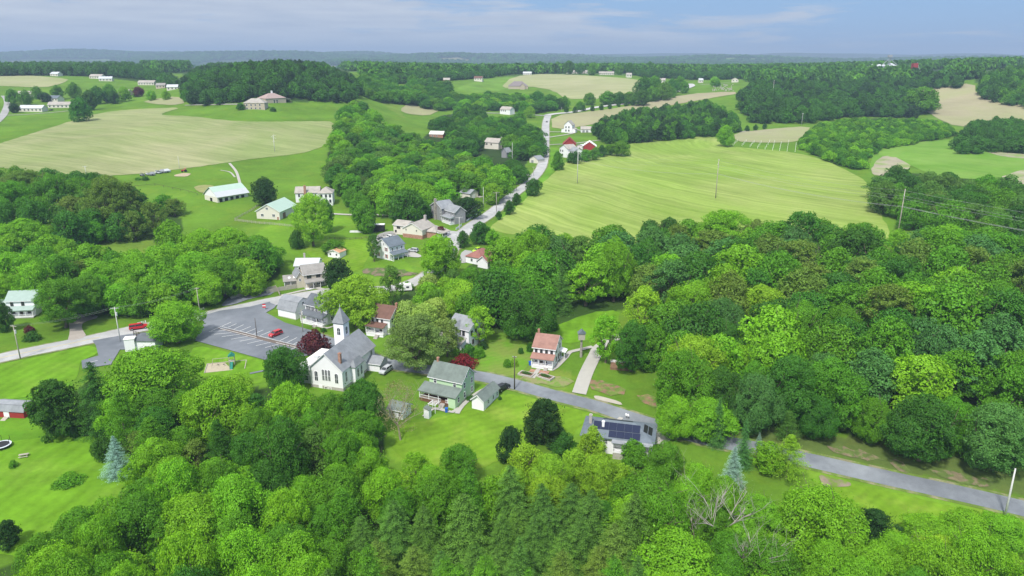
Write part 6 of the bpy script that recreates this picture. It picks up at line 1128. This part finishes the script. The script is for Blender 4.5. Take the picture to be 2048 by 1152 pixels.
pole('v6',606,664,618,'grey pole on the strip of lawn before the dark-shuttered house',m=WOODP,trans=True,r=.13)
pole('v7',1029,779,712,'dark utility pole beside the east road opposite the red-roofed house',m=DARKP,arm=(.9,-.3,.6))
pole('v8',2010,1033,937,'tall leaning pale pole at the lower right road',m=PALEP,r=.2,lean=-.02)
pole('n1',919,449,432,'pole on the lawn before the dark tree by the grey stone house',m=PALEP) if False else None
pole('n2',1129/1,474,474-39,'short',m=PALEP) if False else None
pole('m1',919,460,434,'utility pole with crossarm at the white roadside fence',m=PALEP,arm=(1,.2,1.8))
pole('m2',967,417,374,'bare pole on the verge by the dark-roofed garage lane',m=PALEP,r=.13)
pole('m3',993,424,384,'utility pole with crossarm on the road edge above the white fence',m=WOODP,arm=(1,.3,1.7))
pole('m4',1067,352,334,'small street pole beside the hill road loop drive',m=WOODP,r=.11,arm=(1,.2,.8)); pole('m5',1033,381,358,'slim pole beside the hill road hedge',m=DARKP,r=.1)
pole('f1',549.5,303,270,'pale pole standing in the middle of the left hay field',m=PALEP,arm=(1,0,1),r=.2,kind='power_pole',cat='power pole',steel=True)
pole('f2',173,352,332,'pole at the lower edge of the left hay field',m=PALEP,arm=(1,.1,1.4)); pole('f3',359,337,312,'thin pole beside the red tractor in the pasture',m=PALEP,r=.13)
for i,(x,b_,t_,lb) in enumerate([(1024.5,340,285,'pole in the trees left of the hill road'),(916,286,262,'crossarm pole rising above the valley trees'),(1293,277,254,'pole on the farm lane among low conifers'),(1603,251,226,'thin pole at the left end of the ridge wood'),(1544,203,160,'tall pale pole inside the ridge wood'),(1766,226,208,'pole before the right end of the ridge wood'),(27,200,178,'pole beside the far left road'),(122,192,176,'pole behind the far left houses'),(1074,146,134,'pole on the skyline of the crest field'),(1450,249,240,'short pole above the bright green bush'),(1123,222,214,'small pole at the bend of the upper road'),(278,134,126,'pale mast on the left skyline wood'),(136,146,139,'pale pole above the far terrace')]): pole('x%d'%i,x,b_,t_,lb,m=PALEP,r=.15,arm=(1,.1,1.1) if i%2 else None)
def wire(p,q,sag,label,r=.035,grp='wires strung between the poles',thin=False):
    n=14; d=q-p; q_=MB(); q_.tube([p+d*(i/n)-Vector((0,0,sag*4*(i/n)*(1-i/n))) for i in range(n+1)],r,4); o=q_.build('power_line',WIRE); tag(o,label,'power line',grp)
off=G(2120,545)+Vector((0,0,14)); dirr=(PL['t1'][0]-PL['t2'][0])
for i in range(1,len(PL['t1'])):
    nm=['top','upper','second','fourth','middle lower','lowest','low'][i-1]
    wire(PL['t2'][i],PL['t1'][i],2.2,f'{nm} wire from the hay field pole to the tall steel pole'); wire(PL['t1'][i],PL['t1'][i]+Vector((105,-110,-3)),2.5,f'{nm} wire dropping right from the tall steel pole',r=.045)
    wire(PL['t3'][i],PL['t2'][i],2.5,f'{nm} wire between the two hay field poles',r=.02)
for a,b,lb in (('v1','v2','over the left lawn'),('v2','v4','past the red pickup'),('m1','m3','along the white fence')):
    for i in range(1,3): wire(PL[a][i],PL[b][i],1.0,f"{'near' if i==1 else 'far'} wire {lb}",r=.02)
# ================================================================ fences
def fence(name,pp,h,label,m,rails=3,post=2.4,solid=False,pr=.07,group=None):
    P=[G(*q) for q in pp]; e=empty(name,P[0]); tag(e,label,'fence',group); o=P[0]; C=[]
    for a,b in zip(P[:-1],P[1:]):
        n=max(1,int((b-a).xy.length/post)); C+=[a+(b-a)*(i/n) for i in range(n)]
    C.append(P[-1]); C=[Vector((c.x,c.y,float(T(c.x,c.y))))-o for c in C]
    for c in C[:100]: q=MB(); q.box(c.x-pr,c.x+pr,c.y-pr,c.y+pr,c.z-.4,c.z+h+.08); q.build('post',m,e)
    q=MB()
    for a,b in zip(C[:-1],C[1:]):
        if solid: q.slab([a+Vector((0,0,.05)),b+Vector((0,0,.05)),b+Vector((0,0,h)),a+Vector((0,0,h))],.04)
        else:
            for k in range(rails): z=h*(k+1)/rails; q.slab([a+Vector((0,0,z-.13)),b+Vector((0,0,z-.13)),b+Vector((0,0,z)),a+Vector((0,0,z))],.04)
    q.build('rails' if not solid else 'panels',m,e); return e
fence('board_fence',[(462,599),(485,592),(527,583),(552,577),(560,591)],1.3,'pale timber fence behind the black car',CURB,solid=True)
fence('board_fence',[(534,588),(560,582),(592,577),(612,572)],1.7,'tall pale board fence in front of the beige farmhouse pavilion',CURB,solid=True)
fence('rail_fence',[(470,440),(500,424),(516,413)],1.2,'grey paddock fence climbing towards the pasture barn',CURB); fence('rail_fence',[(470,442),(520,448),(590,455)],1.2,'grey paddock fence running right below the mint-roofed barn',CURB)
fence('picket_fence',[(912,460),(918,456),(923,452)],1.1,'short white roadside fence by the crossarm pole',WHITE2,solid=True); fence('picket_fence',[(933,444),(945,436),(958,427)],1.1,'longer white roadside fence beside the dark round tree',WHITE2,solid=True)
fence('guard_rail',[(390,625),(400,622),(408,619)],.8,'pale guard rail at the stream bridge',PALEP,rails=2); fence('guard_rail',[(276,650),(284,648),(292,646)],.9,'short white guard rail behind the red pickup',WHITE2,rails=2)
fence('wire_fence',[(270,375),(310,371),(345,378),(378,385),(395,390)],1.1,'dark post fence in the pasture left of the barn',DARKP,rails=1,post=6); fence('wire_fence',[(650,478),(700,480),(745,476),(790,470)],1.1,'brown garden fence behind the black trailer',DARKP,rails=2)
fence('yard_fence',[(268,672),(290,676),(315,672)],1.8,'black railing fence beside the white booth',DARKP,rails=4,post=1.2)
VP=mat('white_tube',(.78,.78,.76),.6,.05,2.)
k_=0
for r_,(ax,ay,bx,by) in enumerate([(1466,291,1474,284),(1484,292,1492,284),(1500,294,1508,285),(1515,297,1522,286),(1530,299,1539,285),(1545,301,1549,285),(1559,302,1562,288),(1574,303,1577,285),(1590,304,1592,290)]):
    for j in range(4): p=G(ax+(bx-ax)*j/3,ay+(by-ay)*j/3); q=MB(); q.box(-.11,.11,-.11,.11,-.2,2.2); q.box(-.13,.13,-.13,.13,2.2,2.26); o=q.build('tree_guard',VP,loc=p); tag(o,f"white sapling guard, {['nearest','second','third','farthest'][j]} in the {['first','second','third','fourth','fifth','sixth','seventh','eighth','ninth'][r_]} row from the left",'tree guard','white sapling guards in rows')
# ================================================================ yard things
e=empty('booth',G(263,700)); e.rotation_euler[2]=R(15); tag(e,'white booth beside the road under the big round tree','booth'); q=MB(); q.box(-1.5,1.5,-1.3,1.3,-.3,4.1); q.build('wall',WHITE,e); q=MB(); q.box(-1.65,1.65,-1.45,1.45,4.1,4.3); q.build('roof',WHR,e)
h=House('outbuilding','low flat building with dark roof behind the white booth','outbuilding',(272,700),(312,700)); h.block('m',0,h.L,0,5,3.2,.8,'f',WHITE,DSLATE,kind='shed')
e=empty('playground',G(452,733),R(15)); tag(e,'playground tower with green canopy and slide on a sand bed','playground')
q=MB(); q.ext([(-5.6,-3.4),(5.6,-3.4),(5.6,3.0),(-5.6,3.0)],'z',-.5,.10); q.build('sand_bed',mat('play_sand',(.42,.37,.27),.95,.15,.6),e); q=MB(); q.box(-5.8,5.8,3.0,3.2,-.4,.3); q.box(5.6,5.8,-3.6,2.999,-.4,.3); q.box(-5.8,-5.6,-3.6,2.999,-.4,.3); q.build('timber_edge',CURB,e)
for x in (1,2.6):
    for y in (-.2,1.4): q=MB(); q.box(x-.07,x+.07,y-.07,y+.07,0,3.3); q.build('post',CURB,e)
q=MB(); q.box(.95,2.65,-.25,1.45,1.4,1.5); q.build('platform',CURB,e); GT=mat('green_canvas',(.03,.22,.16),.7,.08,1.); q=MB(); q.add([(.8,-.4,3.2),(2.8,-.4,3.2),(2.8,1.6,3.2),(.8,1.6,3.2),(1.8,-.4,4.1),(1.8,1.6,4.1)],[(0,1,4),(1,2,5,4),(2,3,5),(3,0,4,5),(3,2,1,0)]); q.build('canopy',GT,e)
q=MB(); q.slab([(1.4,-.3,1.45),(2.2,-.3,1.45),(2.2,-3.0,.2),(1.4,-3.0,.2)],.08); q.slab([(1.36,-.3,1.45),(1.36,-3.,.2),(1.36,-3.,.45),(1.36,-.3,1.7)],.05); q.slab([(2.2,-.3,1.45),(2.2,-3.,.2),(2.2,-3.,.45),(2.2,-.3,1.7)],.05); q.build('slide',GT,e)
q=MB(); q.tube([(.9,.6,2.6),(-3.6,.6,2.6)],.07); q.tube([(-3.6,.6,2.6),(-4.1,-.7,0)],.06); q.tube([(-3.6,.6,2.6),(-4.1,1.9,0)],.06); q.build('swing_frame',CURB,e)
for x in (-.6,-2.2): q=MB(); q.tube([(x-.2,.6,2.6),(x-.2,.6,.6)],.02,4); q.tube([(x+.2,.6,2.6),(x+.2,.6,.6)],.02,4); q.box(x-.25,x+.25,.45,.75,.52,.6); q.build('swing',BLACK,e)
e=empty('trampoline',G(4,895)); tag(e,'round black trampoline with pale rim at the left edge','trampoline'); q=MB(); n=28; R0,R1=1.75,2.15
for i in range(n): a,b=2*math.pi*i/n,2*math.pi*(i+1)/n; q.add([(R0*math.cos(a),R0*math.sin(a),.9),(R1*math.cos(a),R1*math.sin(a),.88),(R1*math.cos(b),R1*math.sin(b),.88),(R0*math.cos(b),R0*math.sin(b),.9),(R0*math.cos(a),R0*math.sin(a),.82),(R1*math.cos(a),R1*math.sin(a),.8),(R1*math.cos(b),R1*math.sin(b),.8),(R0*math.cos(b),R0*math.sin(b),.82)],[(0,1,2,3),(7,6,5,4),(1,5,6,2),(0,3,7,4)])
q.build('padded_rim',mat('rim_pad',(.62,.66,.72),.6,.05,1.),e); q=MB(); q.ext([(1.74*math.cos(2*math.pi*i/n),1.74*math.sin(2*math.pi*i/n)) for i in range(n)],'z',.84,.87); q.build('jumping_mat',BLACK,e)
for i in range(6): a=i*math.pi/3; q=MB(); q.tube([(2.05*math.cos(a),2.05*math.sin(a),0),(2.05*math.cos(a),2.05*math.sin(a),2.4 if i<3 else .85)],.05,6); q.build('leg',BLACK,e)
e=empty('picnic_bench',G(48,914),R(20)); tag(e,'weathered picnic bench on the lawn near the trampoline','picnic table'); q=MB(); [q.box(-1,1,-.38+i*.26,-.16+i*.26,.72,.76) for i in range(3)]; q.build('table_top',CURB,e)
for s in (-1,1): q=MB(); q.box(-1,1,s*.75-.13,s*.75+.13,.42,.46); q.build('seat',CURB,e); q=MB(); q.slab([(s*.7,-.8,0),(s*.7,-.65,0),(s*.7,-.1,.72),(s*.7,-.25,.72)],.06); q.slab([(s*.7,.8,0),(s*.7,.65,0),(s*.7,.1,.72),(s*.7,.25,.72)],.06); q.build('leg',CURB,e)
e=empty('camper',G(810,582),R(10)); tag(e,'white camper trailer parked on grass behind the bright village tree','camper'); q=MB(); q.ext([(-2.6,.6),(2.6,.6),(2.8,1.2),(2.5,2.8),(2.0,3.0),(-2.2,3.0),(-2.7,2.5),(-2.8,1.2)],'y',-1.15,1.15); q.build('body',WHITE2,e); q=MB(); q.box(-1.8,-.7,-1.19,-1.16,1.5,2.2); q.box(.5,1.6,-1.19,-1.16,1.5,2.2); q.build('window',GLASS,e)
for s in (-1,1): q=MB(); q.tube([(0,s*1.0,.36),(0,s*1.22,.36)],.36,12); q.build('wheel',TYRE,e)
q=MB(); q.tube([(2.6,0,.6),(4.0,0,.5)],.06); q.build('tow_bar',BLACK,e)
e=empty('cargo_trailer',G(753,463),R(0)); tag(e,'black box trailer with white roof behind the ranch house garden','trailer'); q=MB(); q.box(-4.2,4.2,-1.2,1.2,.5,3.6); q.build('body',BLACK,e); q=MB(); q.box(-4.3,4.3,-1.3,1.3,3.6,3.85); q.build('roof',WHITE2,e)
for s in (-1,1):
    for x in (-.6,.6): q=MB(); q.tube([(x,s*1.0,.4),(x,s*1.24,.4)],.4,12); q.build('wheel',TYRE,e)
e=empty('stone_tower',G(1162,714)); tag(e,'tall slim post with a grey dovecote house on top','birdhouse'); q=MB(); q.tube([(0,0,-.3),(0,0,6.0)],[.45,.33],8); q.build('post',STONE,e); q=MB(); q.box(-1.0,1.0,-.9,.9,6.0,8.0); q.build('bird_house',CURB,e); q=MB(); q.add([(-1.25,-1.1,8.0),(1.25,-1.1,8.0),(1.25,1.1,8.0),(-1.25,1.1,8.0),(0,-1.1,9.1),(0,1.1,9.1)],[(0,1,4),(1,2,5,4),(2,3,5),(3,0,4,5),(3,2,1,0)]); q.build('roof',BLUER,e)
e=empty('tractor',G(368,344),R(30)); tag(e,'red old tractor standing in the pasture','tractor'); q=MB(); q.box(-1.6,.3,-.5,.5,.8,1.6); q.box(.3,1.4,-.7,.7,.9,1.3); q.build('body',RED,e); q=MB(); q.box(.3,1.5,-.75,.75,1.3,2.7); q.build('cab',ORANGE,e)
for x,r_ in ((-1.1,.5),(1.0,.9)):
    for s in (-1,1): q=MB(); q.tube([(x,s*.7,r_),(x,s*1.05,r_)],r_,14); q.build('wheel',TYRE,e)
for i,(x,y,l) in enumerate([(285,352,3),(296,350,4),(305,351,3.5),(316,347,5),(325,346,4),(334,345,4.5)]):
    e=empty('farm_implement',G(x,y),random.uniform(0,3)); tag(e,['flat','tall','low','long','rounded','end'][i]+' grey machine in the row of old farm implements','farm machine','row of old farm implements'); q=MB(); q.box(-l/2,l/2,-1,1,.5,1.1); q.slab([(-l/2,-1,1.1),(l/2,-1,1.1),(l/2*.6,1,2.2),(-l/2*.6,1,2.2)],.15); q.build('frame',METAL if i%2 else SLATE,e)
    for s in (-1,1): q=MB(); q.tube([(0,s*1.0,.45),(0,s*1.25,.45)],.45,10); q.build('wheel',TYRE,e)
for x,y,lb,m_ in ((893,824,'blue bin standing at the corner of the green house steps',mat('blue_plastic',(.02,.10,.45),.5,.05,1.)),(1060,730,'blue bin beside the red-roofed house porch',_MC['blue_plastic']),(762,738,'dark blue bin against the church side wing',_MC['blue_plastic'])):
    e=empty('wheeled_bin',G(x,y)); tag(e,lb,'bin'); q=MB(); q.ext([(-.3,0),(.3,0),(.38,1.1),(-.38,1.1)],'y',-.35,.35); q.build('body',m_,e); q=MB(); q.slab([(-.42,-.4,1.1),(.42,-.4,1.1),(.42,.4,1.16),(-.42,.4,1.16)],.06); q.build('lid',m_,e)
e=empty('road_sign',G(529,620)); tag(e,'red and white barrier sign at the parking lot entrance','sign'); q=MB(); q.tube([(0,0,0),(0,0,2.4)],.05); q.build('post',PALEP,e); q=MB(); q.box(-.6,.6,-.07,-.04,.9,1.5); q.box(-.6,.6,-.07,-.04,1.9,2.4); q.build('red_panel',mat('sign_red',(.6,.04,.05),.5,.05,1.),e); q=MB(); q.box(-.6,.6,-.068,-.042,1.51,1.89); q.build('white_panel',WHITE2,e)
for x,y,lb in ((1252,838,'first white mailbox at the solar house walk'),(1256,839,'second white mailbox right of the first at the solar house walk')):
    e=empty('mailbox',G(x,y)); tag(e,lb,'mailbox'); q=MB(); q.tube([(0,0,0),(0,0,1.1)],.05); q.build('post',CURB,e); q=MB(); q.ext([(-.2,1.1),(.2,1.1),(.2,1.35),(.12,1.48),(-.12,1.48),(-.2,1.35)],'y',-.35,.35); q.build('box',WHITE2,e)
e=empty('road_sign',G(1467,876)); tag(e,'small white road sign under the trees of the lower road','sign'); q=MB(); q.tube([(0,0,0),(0,0,2.6)],.04); q.build('post',PALEP,e); q=MB(); q.box(-.35,.35,-.06,-.04,1.8,2.6); q.build('sign_plate',WHITE2,e)
for i,(x,y) in enumerate(((768,493),(795,495),(812,497))):
    e=empty('raised_garden_frame',G(768+i*13-60+62,463)+Vector((-14+i*0,2,0))); tag(e,['left','middle','right'][i]+' low white garden frame left of the black trailer','garden frame','white garden frames'); e.location=G(772+i*9-70+60,463) if False else G(705+i*9,464); q=MB(); q.box(-1.2,1.2,-1,-.9,-.2,.6); q.box(-1.2,1.2,.9,1,-.2,.6); q.box(-1.2,-1.1,-.899,.899,-.2,.6); q.box(1.1,1.2,-.899,.899,-.2,.6); q.build('frame',WHITE2,e)
for x,y in ((1242,735),): 
    e=empty('picnic_shelter',G(x,y),R(-10)); tag(e,'low brown timber platform half hidden by tall trees','platform'); q=MB(); q.box(-3.2,2.6,-2,2,-.5,.7); q.build('deck',BRONZE,e); q=MB(); q.box(-3.3,2.7,2.0,2.1,.701,1.5); q.build('railing',WHITE2,e)
for i,(x,y) in enumerate([(1425+random.uniform(0,42),165.5+random.uniform(4,17)) for _ in range(60)]):
    q=MB(); q.box(-.6,.6,-.15,.15,-.1,1.3); q.box(-.75,.75,-.25,.25,-.11,.2); o=q.build('gravestone',FOUND,loc=G(x,y)); tag(o,'grey gravestone in the hillside graveyard by the upper road','gravestone','gravestones of the hillside graveyard')
# ---- bare trees
def bare(x,y,top,nm,label,m,seed,levels,spread=.9,n=6,wfac=1.,leaves=None):
    p=G(x,y); rx,ry,rz=ray(x,top); H=CAMZ+rz*(p.y/ry)-p.z; e=empty(nm,p); tag(e,label,'bare tree'); me_=limb_mesh('limbs_%d'%seed,.30,.40,seed,m,n,.013,levels=levels,spread=spread); co=[v.co.z for v in me_.vertices]; s=H/max(co)
    o=bpy.data.objects.new('branches',me_); link(o,e); o.scale=(s*wfac,s*wfac,s)
    if leaves:
        c=bpy.data.objects.new('budding_crown',leaves[0]); link(c,e); c.scale=(leaves[1]/2,leaves[1]/2,H/1.9); c.color=(*leaves[2],1)
BUD=airy('budding_twigs',LEAF,2600,.035,seed=300,clusters=90)
bare(1690/1+16,1150,0,'x','x',BARKP,1,2) if False else None
bare(1452,1112,945,'dead_tree','large bleached dead tree with forked limbs at the bottom right',BARKP,41,4,.9,6,1.0)
bare(1508,1190,1010,'dead_tree','second bleached dead tree right of the large one at the picture bottom',BARKP,43,4,.8,5,.8)
bare(1385,1095,980,'dead_tree','thin bleached dead tree left of the large one',BARKP,47,3,.7,4,.7)
bare(801,880,745,'budding_tree','grey budding tree with bare twigs beside the green house lawn',BARKG,51,4,.9,6,1.0,(BUD,13,(.27,.26,.11)))
bare(1612,560,470,'bare_tree','bare grey tree standing against the hay field edge',BARKG,53,4,.7,6,.8); bare(1600,640,555,'bare_tree','dead brushy tree inside the right-hand wood',BARKG,55,4,1.,7,1.1); bare(97,425,378,'bare_tree','pale forked bare tree in the pasture grove',BARKP,57,3,.8,5,.8)
bare(1975,730,655,'bare_tree','bare grey limbs in the wood near the right edge',BARKG,59,4,.9,6,1.1); bare(8,600,555,'bare_tree','leafless branching tree above the left village house',BARKG,61,4,1.,6,1.1)
# ---- silos
SILV2=mat('galvanised_steel',(.42,.44,.46),.4,.06,.5,metal=.2); 
def silo(x,y,r,hh,lb):
    e=empty('grain_silo',G(x,y,0)); p=e.location; tag(e,lb,'silo','far grain silos'); q=MB(); q.tube([(0,0,-6),(0,0,hh)],r,20); q.build('wall',SILV2,e,smooth=False); q=MB(); q.tube([(0,0,hh+.01),(0,0,hh+r*.45)],[r*1.04,r*.08],20); q.build('roof',METAL,e); return p
for x,r,hh,lb in ((1744,8,17,'leftmost far white silo'),(1757,8,18,'second far white silo from the left'),(1780,12,22,'largest far white silo with cone roof'),(1766,7,19,'small white silo behind the conveyor tower')): 
    p=Vector(ray(x,140)); p=p*(1330/p.y); e_=silo(x,140,r,hh,lb); o=[q for q in COL.objects if q.name.startswith('grain_silo')][-1]; o.location=(p.x,p.y,73-hh)
p=Vector(ray(1776,140)); p=p*(1320/p.y); e=empty('conveyor_tower',(p.x,p.y,44)); tag(e,'tall thin grain elevator tower with sloping chutes among the silos','tower'); q=MB()
for sx in (-1.5,1.5):
    for sy in (-1.5,1.5): q.tube([(sx,sy,-5),(sx,sy,44)],.22,4)
for k in range(9): q.tube([(-1.5,-1.5,k*5),(1.5,-1.5,k*5+5)],.2,4); q.tube([(1.5,1.5,k*5),(-1.5,1.5,k*5+5)],.2,4)
q.build('lattice',SILV2,e); q=MB(); q.tube([(0,0,42),(-24,0,20)],.5,5); q.tube([(0,0,42),(38,0,14)],.5,5); q.tube([(0,0,34),(22,0,18)],.4,5); q.build('chute',SILV2,e); q=MB(); q.box(-3,3,-3,3,44,48); q.build('head_house',SILV2,e)
p=Vector(ray(1828,140)); p=p*(1330/p.y); e=empty('brick_tower',(p.x,p.y,53)); tag(e,'red lattice mill tower right of the far silos','tower'); q=MB(); q.box(-4,4,-4,4,-5,25); q.build('tower_wall',REDW,e); q=MB(); q.tube([(4,0,26),(12,0,8)],.6,5); q.build('chute',SILV2,e)
# ================================================================ haze: the air of the valley
hz_=MB(); hz_.box(-17900,17900,-300,17500,-90,260); hm=bpy.data.materials.new('haze'); hm.use_nodes=True; n,l=ntl(hm); n.clear(); o=n.new('ShaderNodeOutputMaterial'); v=n.new('ShaderNodeVolumePrincipled'); v.inputs['Color'].default_value=(.48,.62,.84,1); v.inputs['Density'].default_value=.00015; v.inputs['Anisotropy'].default_value=.0; l.new(v.outputs[0],o.inputs['Volume'])
ho=hz_.build('haze',hm); ho['kind']='stuff'
